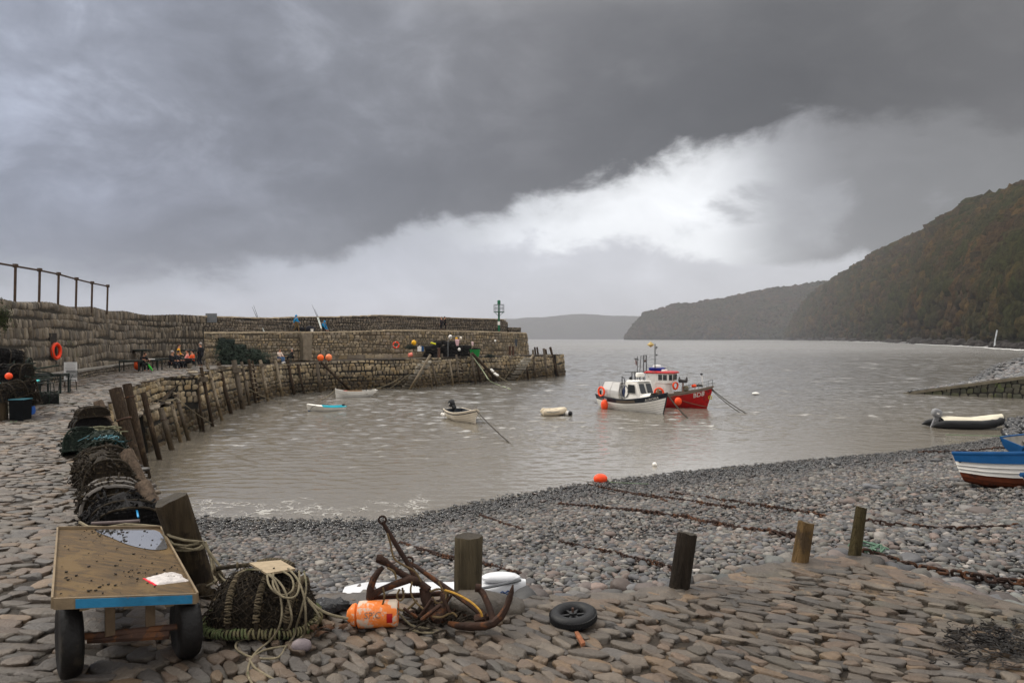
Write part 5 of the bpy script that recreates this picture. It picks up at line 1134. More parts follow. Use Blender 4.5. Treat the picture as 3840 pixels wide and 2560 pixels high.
gt.tube([(1.55, -.42, 5.0), (1.55, .42, 5.0)], .05, 6); gt.tube([(1.55, -.38, 3.2), (.1, -.38, 3.1)], .06, 6); gt.tube([(1.55, .38, 3.2), (.1, .38, 3.1)], .06, 6); gt.tube([(.6, -.38, .9), (.6, -.38, 3.1)], .045, 6); gt.tube([(.6, .38, .9), (.6, .38, 3.1)], .045, 6); gt.tube([(1.1, -.38, .95), (1.35, -.38, 5.0)], .035, 6); gt.tube([(.1, -.5, 3.1), (.1, .5, 3.1)], .06, 6)
go_ = gt.build('gantry', MGREY, b); MB().ball((1.55, 0, 4.35), .10, 10, (.7, .7, 1.6)).build('pulley_block', MIRON, go_); MB().tube([(1.55, 0, 5), (1.55, 0, 4.4)], .015, 5).build('pulley_rope', MROPED, go_)
ms = MB(); ms.tube([(2.45, -.3, 3.2), (2.45, -.3, 6.3)], .035, 6); ms.tube([(2.45, -.3, 5.8), (2.6, -.3, 5.75)], .03, 5); mo = ms.build('mast', MBLK, b)
for z in (5.85, 5.0): MB().lathe([(.0, 0), (.07, 0), (.07, .14), (.0, .16)], 8, Matrix.Translation((2.58, -.3, z))).build('mast_light', MBLK, mo)
dc = MB(); c0 = Vector((2.1, -.3, 6.2))
dc.add([c0 + Vector(v) * .30 for v in ((1, 0, 0), (-1, 0, 0), (0, .8, 0), (0, -.8, 0), (0, 0, 1.25), (0, 0, -.9))], [(0, 2, 4), (2, 1, 4), (1, 3, 4), (3, 0, 4), (2, 0, 5), (1, 2, 5), (3, 1, 5), (0, 3, 5)]); dc.build('radar_reflector', paint('old_yellow', 190, 165, 105, rough=.6), mo, smooth=False)
hl = MB(); hl.tube([(4.75, -.75, 1.1), (4.75, -.75, 2.1)], .06, 7); hl.build('hauler_post', mat('rusty_post', (.20, .09, .045), var=.5, rough=.8), b)
hd = MB(); hd.lathe([(.02, -.3), (.26, -.3), (.12, -.12), (.10, 0), (.12, .12), (.26, .3), (.02, .3)], 14, Matrix.Translation((4.75, -.75, 2.35)) @ Matrix.Rotation(PI / 2, 4, 'Y')); hd.box((4.75, -.75, 2.2), (.5, .3, .22)); 
for x in (-.28, .28): hd.box((4.75 + x, -.75, 2.52), (.07, .16, .4))
hd.build('pot_hauler', mat('hauler_dark', (.05, .045, .045), rough=.6, var=.4), b)
rl = MB()
for k in (.72, .80, .88, .95, .995):
    for s_ in (-1, 1): p = h.P(k, 1, s_); rl.tube([p, p + Vector((0, 0, .52))], .018, 5)
for s_ in (-1, 1):
    for z in (.27, .52): rl.tube([h.P(k, 1, s_) + Vector((0, 0, z)) for k in np.linspace(.72, .995, 8)], .016, 5)
rl.tube([h.P(.995, 1, -1) + Vector((0, 0, .52)), h.P(.995, 1, 1) + Vector((0, 0, .52))], .016, 5); rl.build('bow_rail', MGREY, b)
MB().tube([(6.1, 0, 1.6), (6.0, 0, 3.0)], .03, 6).build('bow_staff', MWHITE, b); MB().ball((5.98, 0, 3.02), .11, 10).build('bow_lamp', MBLK, b)
MB().ball((5.5, -.4, 1.75), .2, 10).build('deck_buoy', MORAN, b); MB().ball((4.95, -.6, 1.5), .22, 10, (1, .8, 1.3)).build('rope_bag', MROPE, b); MB().ball((5.85, -.1, 1.78), .22, 10, (1.3, 1, .7)).build('rope_coil', MROPED, b)
fp_ = RZ.inverted() @ (atd(2543, 1504, 51.9) - A_); MB().ball(tuple(fp_), .29, 14, (1, .9, 1.1)).build('fender', MORAN, b)
for o in b.children_recursive:
    for v in o.data.vertices:
        if v.co.z > 1.62 and not o.name.startswith(('hull', 'rail_strake', 'gunwale', 'bow_rail')): v.co.z = 1.62 + (v.co.z - 1.62) * .70
bowR = A_ + RZ @ Vector((6.75, 0, 1.5))
for i, (px, py, r_) in enumerate(((2818, 1555, .035), (2788, 1549, .03))):
    rope('mooring_rope', [bowR + Vector((0, 0, -.08 * i)), at(px, py, WZ) - Vector((0, 0, .1))], r_, MROPED, ['longer dark mooring line dropping right from the red bow', 'shorter dark mooring line just inside the longer one from the red bow'][i], sag=.12, group='mooring lines of the red boat')
rope('bow_strap', [A_ + RZ @ h.P(.58, .95, -1, .05), A_ + RZ @ Vector((6.42, -.04, .12))], .022, MROPE, 'pale rope slung along the red hull under the number', sag=.08)
rope('stay_wire', [A_ + RZ @ Vector((2.45, -.3, 3.5)), A_ + RZ @ Vector((6.0, 0, 2.55))], .010, MGREY, 'thin wire from the mast to the bow staff of the red boat', sag=.12)
MB().torus((6.66, -.12, .85), .12, .035, Matrix.Rotation(PI / 2, 3, 'X'), 12, 6).build('bow_ring', paint('strap_yellow', 200, 180, 60), b)
# --- hauled out boats on the right
def beached(name, label, A_, B_, L, Bm, D, cols, roll, tr=.7, extra=None, lap=0, pitch=0.0):
    rz = heading(A_, B_); b = thing(name, label, 'boat', tuple(A_), rz, group='boats hauled out on the shingle'); b.rotation_euler = (roll, pitch, rz)
    h = Hull(L, Bm, [(0, .22), (.1, .08), (.22, .0), (.85, 0), (1, .25)], [(0, D * 1.04), (.45, D), (1, D * 1.35)], tr=tr, full=2.3, rake=.3, flare=.32, sternrake=.06)
    t0 = 0
    for nm, tt, m, lp in cols: h.shell(t0, tt, 6, lap=lp, thick=.0 if nm != 'sheer_strake' else .015).build(nm, m, b); t0 = tt
    h.transom().build('transom', cols[1][2], b, smooth=False); h.inner(.35).build('inside', MINT, b); h.gunwale(.035).build('gunwale', cols[-1][2], b)
    for k in (.3, .55): h.thwart(k).build('thwart', MINT, b, smooth=False)
    return b, h
P0 = at(3600, 1846, -1.25); 
b, h = beached('clinker_boat', 'blue, white and red-brown clinker boat propped on the shingle, cut by the picture edge', (10.6, 15.9, -1.46), (14.2, 13.3, -.86), 4.9, 1.9, .86, [('bottom', .46, MANTI, 3), ('hull', .78, MWHITE, 3), ('sheer_strake', 1.0, MBLUE, 1)], math.radians(-8), tr=.55, pitch=math.radians(-7.5))
h.seams(.46, .78, 3, b, .009); MB().ball((.0, -.42, .76), .13, 10, (.8, 1, 1.2)).build('stern_pad', MBLK, b); MB().ball((1.75, -.98, .58), .11, 10, (.9, .8, 1.1)).build('fender', MCREAM, b); MB().tube([(1.45, -.9, .8), (1.72, -.98, .66)], .012, 5).build('fender_line', MROPEG, b)
b, h = beached('rowing_boat', 'blue open boat lying behind the blue, white and red-brown one at the picture edge', (18.5, 25.3, -2.33), (22.0, 25.9, -2.3), 3.9, 1.6, .62, [('bottom', .4, MANTI, 0), ('hull', .7, MBLUE, 1), ('sheer_strake', 1.0, MBLUE, 1)], math.radians(12), tr=.6)
b, h = beached('rowing_boat', 'white boat with a blue foredeck nearest the picture edge, only its bow showing', (13.25, 13.6, -1.12), (9.55, 12.75, -1.12), 3.6, 1.5, .5, [('bottom', .3, MANTI, 0), ('hull', .85, MWHITE, 1), ('sheer_strake', 1.0, MBLUE, 1)], math.radians(4), tr=.7)
h.deck(.66, .99, .05).build('foredeck', MBLUE, b); MB().tube([(3.5, 0, .68), (3.5, 0, .84)], .018, 6).build('samson_post', MWHITE, b)
# --- floating buoys
def buoy(px, py, r, m, lab, sq=(1, 1, 1), name='mooring_buoy'):
    p = at(px, py, WZ); tag(MB().ball(p + Vector((0, 0, r * .55)), r, 16, sq).build(name, m), lab, 'buoy', 'floats on the water')
buoy(2252, 1806, .21, MORAN, 'bright orange buoy lying at the water edge by the chains', (1.25, 1, .9)); buoy(2455, 1746, .10, MWHITE, 'small white ball float just off the shingle'); buoy(2834, 1480, .22, MWHITE, 'white float far right of the red fishing boat', (1.6, 1, .6)); 
rope('buoy_line', [at(2272, 1800, WZ) + Vector((0, 0, .1)), Vector((3.5, 24.3, beach_z(3.5, 24.3) + .1)), Vector((4.6, 23.0, beach_z(4.6, 23) + .08))], .012, MROPEG, 'thin line from the orange buoy up onto the shingle')
# ---------------------------------------------------------------- people
def skin(nodes, edges, sub=1, rootn=None):
    names = list(nodes); idx = {n: i for i, n in enumerate(names)}
    me = bpy.data.meshes.new('skin'); me.from_pydata([nodes[n][0] for n in names], [(idx[a], idx[b]) for a, b in edges], []); o = bpy.data.objects.new('skin', me); COL.objects.link(o)
    o.modifiers.new('s', 'SKIN'); 
    sv = me.skin_vertices[0].data
    for i, n in enumerate(names):
        r = nodes[n][1]; sv[i].radius = (r, r) if not isinstance(r, tuple) else r; sv[i].use_root = (n == rootn)
    m2 = o.modifiers.new('u', 'SUBSURF'); m2.levels = sub; m2.render_levels = sub
    dg = bpy.context.evaluated_depsgraph_get(); out = bpy.data.meshes.new_from_object(o.evaluated_get(dg)); bpy.data.objects.remove(o); return out
MSKIN = paint('skin', 205, 150, 122, rough=.6, var=.1)
def limb(a, b, L1, L2, hint):
    """two-bone joint between a and b bending towards hint"""
    a, b, hint = Vector(a), Vector(b), Vector(hint); d_ = b - a; L_ = min(d_.length, (L1 + L2) * .995); u = d_.normalized(); x = (L1 * L1 - L2 * L2 + L_ * L_) / (2 * L_); h_ = math.sqrt(max(L1 * L1 - x * x, 0)); q = (hint - u * hint.dot(u)).normalized(); return a + u * x + q * h_
def person(label, loc, rz, pose='stand', coat=None, legs=None, hair=None, hood=False, hands=None, feet=None, lean=0.0, headturn=0.0, shoe=None, skirt=0.0, group=None, H=1.72, coatlen=.0):
    """local axes: x forward, y left, z up; loc: point between the feet (standing) or under the seat (seated)"""
    s = H / 1.72; root = thing('person', label, 'person', loc, rz, group); root.scale = (s, s, s)
    hip = Vector((0, 0, .93)) if pose == 'stand' else Vector((0, 0, .52)) if pose == 'sit' else Vector((-.12, 0, .58))
    cl, sl_ = math.cos(lean), math.sin(lean); up = lambda h_, y=0, f=0: hip + Vector((h_ * sl_ + f * cl, y, h_ * cl - f * sl_))
    ch, nk, hd = up(.34), up(.50), up(.60, f=.02)
    ht = up(.78, f=.03)
    n = {'hip': (hip, .13), 'waist': (up(.16), .115), 'chest': (ch, .145), 'neck0': (nk, .06), 'neck': (hd, .055), 'face': (up(.68, f=.035), .088), 'skull': (ht - (ht - hd) * .15, .082)}
    e = [('hip', 'waist'), ('waist', 'chest'), ('chest', 'neck0'), ('neck0', 'neck'), ('neck', 'face'), ('face', 'skull')]
    n['nose'] = (up(.67, f=.135), .014); e.append(('face', 'nose'))
    fe = feet or ({'stand': ((.02, .11, .07), (-.02, -.11, .07)), 'sit': ((.48, .1, .07), (.42, -.1, .07)), 'crouch': ((.2, .14, .07), (-.1, -.14, .07))}[pose])
    ha = hands or ({'stand': ((.08, .26, .80), (.08, -.26, .80)), 'sit': ((.36, .14, .66), (.36, -.14, .66)), 'crouch': ((.5, .15, .25), (.5, -.15, .3))}[pose])
    jac = {'hip': (hip - Vector((0, 0, .06)), .155), 'waist': (up(.16), .145), 'chest': (ch, .175), 'coll': (up(.47), .09)}; je = [('hip', 'waist'), ('waist', 'chest'), ('chest', 'coll')]
    tro = {'hip': (hip, .145)}; te = []; fing = MB(); sh = MB()
    for i, sd in ((0, 1), (1, -1)):
        k = 'lr'[i]; S_ = up(.43, sd * .19); Hd = Vector(ha[i]); El = limb(S_, Hd, .29, .26, (-.6, sd * .5, -.4))
        n.update({'sh' + k: (S_, .065), 'el' + k: (El, .045), 'wr' + k: (Hd, .028)}); pd = (Hd - El).normalized(); pm = Hd + pd * .07; n['pa' + k] = (pm, .034)
        e += [('chest', 'sh' + k), ('sh' + k, 'el' + k), ('el' + k, 'wr' + k), ('wr' + k, 'pa' + k)]
        sd_v = pd.cross(Vector((0, 0, 1))); sd_v = sd_v.normalized() if sd_v.length > .1 else Vector((1, 0, 0)); cu = pd.cross(sd_v).normalized()
        for q, ln in zip((-.026, -.009, .009, .026), (.062, .074, .07, .055)):
            b0 = pm + sd_v * q + pd * .02; fing.tube([b0, b0 + pd * ln * .55 + cu * .008, b0 + pd * ln * .9 + cu * .028], [.0095, .0085, .007], 6)
        fing.tube([pm + sd_v * .03 - pd * .02, pm + sd_v * .06 + pd * .012, pm + sd_v * .062 + pd * .04], [.011, .0095, .008], 6)
        jac.update({'s' + k: (S_ + Vector((0, 0, .0)), .088), 'e' + k: (El, .066), 'w' + k: (Hd - pd * .01, .05)}); je += [('chest', 's' + k), ('s' + k, 'e' + k), ('e' + k, 'w' + k)]
        Ft = Vector(fe[i]); hp = hip + Vector((0, sd * .09, -.03)); Kn = limb(hp, Ft, .44, .43, (1, sd * .08, .1)); n.update({'hp' + k: (hp, .085), 'kn' + k: (Kn, .058), 'an' + k: (Ft, .042), 'to' + k: (Ft + Vector((.17, 0, -.035)), .035)})
        e += [('hip', 'hp' + k), ('hp' + k, 'kn' + k), ('kn' + k, 'an' + k), ('an' + k, 'to' + k)]
        tro.update({'h' + k: (hp, .10), 'k' + k: (Kn, .075), 'a' + k: (Ft + Vector((0, 0, .03)), .06)}); te += [('hip', 'h' + k), ('h' + k, 'k' + k), ('k' + k, 'a' + k)]
        sh.tube([Ft + Vector((-.07, 0, -.03)), Ft + Vector((.02, 0, -.02)), Ft + Vector((.12, 0, -.035)), Ft + Vector((.20, 0, -.045))], [.04, .055, .05, .03], 8)
    if coatlen: jac['hem'] = (hip - Vector((0, 0, coatlen)), .19); je.append(('hip', 'hem'))
    bme = skin(n, e, 1, 'hip'); bm = bmesh.new(); bm.from_mesh(bme)
    fm_ = bpy.data.meshes.new('f'); fm_.from_pydata(fing.v, [], fing.f); bm.from_mesh(fm_)
    for y in (.075, -.075):
        M2_ = Matrix.Translation(up(.67, y * 1.15)) @ Matrix.Diagonal((.02, .012, .034, 1)); bmesh.ops.create_uvsphere(bm, u_segments=6, v_segments=5, radius=1, matrix=M2_)
    bm.to_mesh(bme); bm.free(); link('body', bme, MSKIN, root)
    link('trousers', skin(tro, te, 1, 'hip'), legs, root)
    link('hooded_coat' if hood else 'coat', skin(jac, je, 1, 'hip'), coat, root)
    sh.build('shoes', shoe or MBLK, root)
    hr = MB(); 
    if hood: hr.ball(up(.67, f=-.01), .125, 12, (1, .92, 1.15)); hr.build('hood', coat, root)
    elif hair is not None: hr.ball(up(.72, f=-.015), .105, 12, (1, .9, 1.0)); hr.build('hair', hair, root)
    ey = MB()
    for y in (.034, -.034): ey.ball(up(.70, y, .115), .012, 6)
    ey.tube([up(.625, .025, .118), up(.623, 0, .124), up(.625, -.025, .118)], .006, 4); ey.build('face', mat('dark_features', (.06, .03, .025), bump=0), root)
    return root
def cloth(n, r, g_, b): return paint(n, r, g_, b, rough=.85, var=.2, ns=5, bump=.4, bs=8)
CB, CN, CJ = cloth('cloth_black', 22, 22, 26), cloth('cloth_dark', 38, 38, 44), cloth('cloth_jeans', 78, 112, 150)
CBL, CY, CC, CKH, CG = cloth('cloth_bright_blue', 20, 136, 190), cloth('cloth_yellow', 235, 168, 12), cloth('cloth_cream', 222, 200, 184), cloth('cloth_khaki', 112, 92, 58), cloth('cloth_grey', 160, 160, 160)
CO, CP = cloth('cloth_orange', 235, 90, 40), cloth('cloth_pink', 226, 150, 140)
HB_, HG_, HD_ = mat('hair_brown', (.06, .035, .02)), mat('hair_grey', (.35, .31, .28)), mat('hair_dark', (.02, .016, .014))
def face(px_from, px_to): return 0
def gp(px, Yv, z=0.0): return Vector(((px - 1920) / F * Yv, Yv, z))
g1 = gp(752, 50.4, .03)
person('standing person in a long black coat and dark trousers beside the cafe tables', g1, math.radians(165), 'stand', CB, CN, HG_, coatlen=.25, hands=((.1, .2, .98), (.1, -.22, .85)), H=1.78)
person('seated person in an open black jacket over a grey top at the table', gp(643, 45.2), math.radians(-10), 'sit', CB, CN, HG_, feet=((.5, .12, .07), (.42, -.12, .07)), lean=.1)
person('seated person in dark clothes hunched beside the one in the open jacket', gp(664, 46.2), math.radians(-5), 'sit', CN, CB, HD_, lean=.15)
person('person in a bright yellow jacket standing behind the seated group', gp(670, 49.0), math.radians(20), 'stand', CY, CKH, HB_, hands=((.2, .2, 1.0), (.2, -.2, 1.0)), H=1.7)
person('seated person in a pink top facing the camera at the far table', gp(703, 47.6), math.radians(200), 'sit', CP, CN, HB_)
person('seated person in an orange top at the far table', gp(722, 47.4), math.radians(185), 'sit', CO, CN, HD_)
person('person in black bent over a cafe table, face hidden, near the green umbrella', gp(530, 43.4), math.radians(-20), 'sit', CB, CB, HB_, lean=.45, hands=((.5, .16, .72), (.5, -.16, .72)))
person('seated woman in a cream coat and blue jeans with crossed legs by the upper wall', at(1040, 1362, -.15) + Vector((0, .6, 0)), math.radians(-28), 'sit', CC, CJ, HB_, feet=((.52, .02, .12), (.40, -.06, .07)), shoe=MWHITE, lean=.05, coatlen=.1)
person('seated person in black at the small table by the upper wall', at(1085, 1358, -.15) + Vector((0, .8, 0)), math.radians(215), 'sit', CB, CB, HG_)
person('person in a hooded bright blue coat and khaki trousers walking along the upper walk', atd(1111, 1243, 72.5) , math.radians(-5), 'stand', CBL, CKH, None, hood=True, feet=((.24, .1, .07), (-.24, -.1, .10)), hands=((.28, .2, .95), (-.15, -.25, .85)), H=1.78)
person('person in a bright blue hood and black trousers crouching beside the fishing rods', atd(1212, 1246, 75), math.radians(-20), 'crouch', CBL, CB, None, hood=True, lean=.5)
person('left of the two people in dark coats standing on the upper walk, shorter light hair', atd(1656, 1238, 86.5), math.radians(150), 'stand', CN, CB, HG_, coatlen=.35, H=1.72)
person('right of the two people in dark coats standing on the upper walk, dark hair', atd(1668, 1238, 87.0), math.radians(20), 'stand', CB, CB, HD_, coatlen=.35, H=1.74)
# ---------------------------------------------------------------- flat wooden cart
NL, NR, FL, FR = atd(200, 2249, 3.98), atd(737, 2230, 4.46), atd(219, 1983, 5.52), atd(600, 1980, 6.0)
def bl(u, v, dz=0.0): return NL.lerp(NR, u).lerp(FL.lerp(FR, u), v) + Vector((0, 0, dz))
org = Vector((-2.9, 5.0, 0)); ct = thing('handcart', 'flat weathered wooden handcart with a blue-painted front edge and two worn black tyres', 'cart', tuple(org))
MPLY = mat('weathered_ply', (.085, .052, .021), rough=.62, spec=.2, var=.7, ns=2.2, bump=.6, bs=10, bd=.008, streak=(3, 14, 14), spot=(.125, .078, .03), spots=3.4, spotth=.55, grain=True)
MPLYE = mat('cart_edge', (.19, .14, .085), rough=.7, var=.4, ns=6, bump=.4); MCBL = mat('cart_blue', (.02, .16, .30), rough=.55, var=.3, ns=6, bump=.3, spot=(.17, .12, .08), spots=4, spotth=.60); MTYR = mat('worn_tyre', (.007, .006, .0055), rough=.6, var=.5, ns=5, bump=.5, bs=22, spot=(.022, .018, .013), spots=4, spotth=.58)
MB().grid([[bl(u, v) - org for u in np.linspace(0, 1, 9)] for v in np.linspace(0, 1, 13)]).build('deck_board', MPLY, ct)
MB().grid([[bl(u, v, -.035) - org for u in np.linspace(0, 1, 3)] for v in np.linspace(0, 1, 3)]).build('under_board', MPLYE, ct)
def rimbar(a, b, h0, h1, w_, name, m):
    d_ = (b - a).normalized(); s_ = d_.cross(Vector((0, 0, 1))).normalized() * w_ / 2
    return MB().add([a - s_ + Vector((0, 0, h0)) - org, a + s_ + Vector((0, 0, h0)) - org, b + s_ + Vector((0, 0, h0)) - org, b - s_ + Vector((0, 0, h0)) - org, a - s_ + Vector((0, 0, h1)) - org, a + s_ + Vector((0, 0, h1)) - org, b + s_ + Vector((0, 0, h1)) - org, b - s_ + Vector((0, 0, h1)) - org], [(3, 2, 1, 0), (4, 5, 6, 7), (0, 1, 5, 4), (1, 2, 6, 5), (2, 3, 7, 6), (3, 0, 4, 7)]).build(name, m, ct, smooth=False, fixn=True)
rimbar(bl(0, 0), bl(1, 0), -.055, .012, .014, 'front_lip', MPLYE); rimbar(bl(0, 1), bl(1, 1), -.05, .022, .014, 'rear_lip', MPLYE); rimbar(bl(-.008, 0), bl(-.008, 1), -.05, .018, .012, 'side_lip', MPLYE); rimbar(bl(1.008, 0), bl(1.008, 1), -.05, .018, .012, 'side_lip', MPLYE)
fo = (bl(0, 0) - bl(0, 1)).normalized() * .010
rimbar(bl(.14, 0) + fo, bl(.965, 0) + fo, -.05, .004, .006, 'blue_paint', MCBL)
ax_ = (NR - NL).normalized(); axh = Vector((ax_.x, ax_.y, 0)).normalized()
def wheel(c, R, wd, name='wheel'):
    M2_ = Matrix.Translation(c) @ Vector((0, 0, 1)).rotation_difference(axh).to_matrix().to_4x4()
    h_ = wd / 2; o = MB().lathe([(R * .66, -h_ * .8), (R * .80, -h_ * 1.0), (R * .93, -h_ * .86), (R * .985, -h_ * .5), (R, -h_ * .12), (R, h_ * .12), (R * .985, h_ * .5), (R * .93, h_ * .86), (R * .80, h_), (R * .66, h_ * .8)], 40, M2_).build(name, MTYR, ct)
    MB().lathe([(.02, -h_ * .5), (R * .5, -h_ * .5), (R * .68, -h_ * .8), (R * .68, h_ * .8), (R * .5, h_ * .5), (.02, h_ * .5)], 28, M2_).build('rim', MIRON, o); return o
wl = atd(260, 2430, 4.28) ; wr = atd(697, 2395, 4.55)
wl.z = .225; wr.z = .19
wheel(wl - org, .24, .125); wheel(wr - org, .205, .135)
fr = MB(); fr.tube([wl - org, wr - org], .022, 8); fr.tube([wl - org + Vector((0, 0, -.03)) + axh * .1, wr - org + Vector((0, 0, -.03)) - axh * .1], .03, 6)
fr.build('axle', MIRON, ct)
for u in (.36, .68):
    a = bl(u, .12, -.04) - org; b_ = wl.lerp(wr, u) - org; MB().box((a + b_) / 2, (.055, .03, (a - b_).length), Matrix.Rotation(math.atan2(axh.y, axh.x), 3, 'Z')).build('leg', mat('leg_wood', (.13, .09, .055), var=.4, ns=8, bump=.5), ct, smooth=False)
for u in (.2, .5, .8): rimbar(bl(u, .02, -.03), bl(u, .98, -.03), -.05, 0, .05, 'bearer', MPLYE)
# rain puddle, silt and leaf crumbs lying on the deck
MPUD = mat('puddle', (.62, .62, .64), rough=.03, var=.03, bump=0, metal=.85); MPUD.node_tree.nodes['Principled BSDF'].inputs['IOR'].default_value = 2.6
pp = [(.34, .975), (.55, .985), (.965, .985), (.985, .80), (.975, .66), (.955, .615), (.86, .60), (.74, .63), (.62, .69), (.52, .78), (.44, .86), (.36, .92)]
pp = [tuple(p) for p in smooth2(pp + [pp[0]], 2)]
tag(MB().add([bl(u, v, .0045) for u, v in pp[:-1]], [tuple(range(len(pp) - 1))]).build('puddle', MPUD, smooth=False), 'still rain puddle lying on the far right corner of the cart', 'puddle')
cb = []; P = []
for _ in range(240):
    r = random.random()
    if r < .4: u, v = random.gauss(.48, .10), random.gauss(.90, .06)
    elif r < .55: u, v = random.gauss(.62, .10), random.gauss(.28, .04)
    else: u, v = random.uniform(.03, .97), random.uniform(.04, .95)
    if 0.02 < u < .97 and 0.02 < v < .97: P.append(bl(u, v, .007))
n = len(P); sz = .002 + .007 * RNG.uniform(0, 1, n) ** 2
V, Fc = scatter(lump1, F1, np.array(P), np.column_stack([sz * 1.8, sz, sz * .7]), RNG.uniform(0, 6, n), RNG.normal(0, .4, n)); tag(npmesh('silt_crumbs', V, Fc, mat('silt', (.022, .018, .013), rough=.8)), kind='stuff')
# crumpled bag on the cart
mbg = MB(); q4 = [bl(.62, .20, .01), bl(.93, .115, .01), bl(.97, .235, .01), bl(.80, .335, .01)]
q4 = [atd(538, 2188, 4.62), atd(585, 2224, 4.52), atd(715, 2195, 4.72), atd(655, 2164, 4.9)]
for p in q4: p.z = 0
def bagpt(i, j): 
    p = q4[0].lerp(q4[1], i).lerp(q4[3].lerp(q4[2], i), j); u = ((p - NL).dot(NR - NL)) / (NR - NL).length_squared
    return Vector((p.x, p.y, NL.lerp(NR, u).z)) + Vector((.012 * mnoise.noise((i * 4, j * 4, 1)), .012 * mnoise.noise((i * 4, j * 4, 5)), .014 + .028 * max(0, math.sin(PI * i) * math.sin(PI * j)) ** .5 + .014 * abs(mnoise.noise((i * 5, j * 6, 2)))))
mbg.grid([[bagpt(i, j) for i in np.linspace(0, 1, 18)] for j in np.linspace(0, 1, 18)]); bgo = mbg.build('plastic_bag', mat('bag_white', (.60, .55, .52), rough=.3, var=.15, ns=20, bump=.8, bs=28, bd=.02, spot=(.10, .08, .06), spots=16, spotth=.66))
tag(bgo, 'crumpled white plastic bag with a red edge lying on the cart', 'bag')
MB().tube([bagpt(i, 0.0) + Vector((0, -.002, .004)) for i in np.linspace(0, 1, 10)], .009, 6).build('red_edge', paint('bag_red', 215, 30, 50), bgo)
# ---------------------------------------------------------------- creels
MNET = [mat('net_brown', (.022, .016, .010), rough=.95, var=.5, ns=14, bump=.9, bs=40, spot=(.085, .062, .034), spots=18, spotth=.6), mat('net_green', (.013, .021, .015), rough=.9, var=.5, ns=14, bump=.9, spot=(.052, .06, .046), spots=10, spotth=.6), mat('net_black', (.009, .008, .008), rough=.9, var=.5, ns=14, bump=.9)]
MWRAP = mat('wrap_rope', (.10, .078, .048), rough=.95, var=.5, ns=20, bump=1.0, bs=60, bd=.012, spot=(.17, .15, .095), spots=14)
def creel(name, label, loc, rz, L=.7, Wd=.5, H=.4, mi=0, net=(9, 9), thick=.006, hoopr=.016, fuzz=0, group=None, cat='lobster pot', hoopm=None, fillm=None, fill=.9, messy=False):
    """D-section pot: base frame, three hoops, mesh cover, ends"""
    t_ = thing(name, label, cat, loc, rz, group); prof = [Vector((0, (Wd / 2) * math.copysign(abs(math.cos(a)) ** .75, math.cos(a)), .03 + (H - .03) * max(0, math.sin(a)) ** .8)) for a in np.linspace(0, PI, 15)]
    hp = MB()
    for x in (-L / 2, 0, L / 2): hp.tube([p + Vector((x, 0, 0)) for p in prof], hoopr, 6, wob=.15)
    hp.build('hoops', hoopm or MNET[mi], t_)
    bs = MB()
    for y in (-Wd / 2, Wd / 2): bs.tube([(-L / 2, y, .025), (L / 2, y, .025)], hoopr * 1.15, 6)
    for x in (-L / 2, L / 2): bs.tube([(x, -Wd / 2, .025), (x, Wd / 2, .025)], hoopr * 1.15, 6)
    for y in (-Wd / 6, Wd / 6): bs.tube([(-L / 2, y, .025), (L / 2, y, .025)], hoopr * .8, 5)
    bs.tube([(-L / 2, 0, H), (L / 2, 0, H)], hoopr, 6); bs.build('base_frame', MNET[mi], t_)
    nt = MB(); nx, na = net; sag = lambda x: .94 - .03 * math.sin(PI * 2 * (x / L + .5)) ** 2
    def np_(i, j): 
        x = L * (i / nx - .5); a = PI * j / na; k = sag(x); return Vector((x, k * Wd / 2 * math.copysign(abs(math.cos(a)) ** .75, math.cos(a)), .03 + (H - .03) * k * max(0, math.sin(a)) ** .8)) + Vector([random.uniform(-1, 1) * .006 for _ in range(3)])
    for i in range(nx):
        for j in range(na):
            if (i + j) % 2 == 0: nt.tube([np_(i, j), np_(i + 1, j + 1)], thick, 3, cap=False)
            else: nt.tube([np_(i + 1, j), np_(i, j + 1)], thick, 3, cap=False)
            if random.random() < .5: nt.tube([np_(i, j), np_(i + 1, j)], thick, 3, cap=False)
    for x in (-L / 2, L / 2):
        for k in range(7):
            y = Wd * (k / 6 - .5) * .9; zt = H * max(.1, 1 - (2 * y / Wd) ** 2) ** .5; nt.tube([Vector((x, y, .03)), Vector((x, y * .8, zt))], thick, 3, cap=False)
            nt.tube([Vector((x, -Wd / 2 * (1 - (k / 7) ** 2) ** .5, H * k / 7 + .03)), Vector((x, Wd / 2 * (1 - (k / 7) ** 2) ** .5, H * k / 7 + .03))], thick, 3, cap=False)
    if messy: t_.rotation_euler = (random.gauss(0, .10), random.gauss(0, .13), rz)
    for _ in range(int(fuzz * (3.0 if messy else 1))):
        i, j = random.uniform(0, nx), random.uniform(0, na); p = np_(i, j); pts = [p]
        for _ in range(4): pts.append(pts[-1] + Vector((random.uniform(-1, 1), random.uniform(-1, 1), random.uniform(-1, .7))) * .05)
        for q_ in pts: q_.z = max(q_.z, .01)
        nt.tube(pts, random.uniform(thick * .8, thick * (2.6 if messy else 2.2)), 4, cap=False)
    nt.build('netting', MNET[mi], t_)
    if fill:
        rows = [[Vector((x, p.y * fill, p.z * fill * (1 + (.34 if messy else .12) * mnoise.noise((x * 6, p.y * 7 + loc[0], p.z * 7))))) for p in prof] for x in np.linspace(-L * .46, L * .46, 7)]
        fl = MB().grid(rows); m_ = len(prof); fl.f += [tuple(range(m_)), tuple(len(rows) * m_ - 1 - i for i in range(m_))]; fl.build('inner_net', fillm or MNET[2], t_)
    return t_
LANE = math.atan2(18.3 - 8.5, -10.9 + 4.3)
GR = 'creels in a row along the edge of the lane'
MWRAPD = mat('wrap_dark', (.028, .021, .013), rough=.95, var=.5, ns=20, bump=1.0, bs=60, bd=.012, spot=(.07, .055, .034), spots=11, spotth=.62)
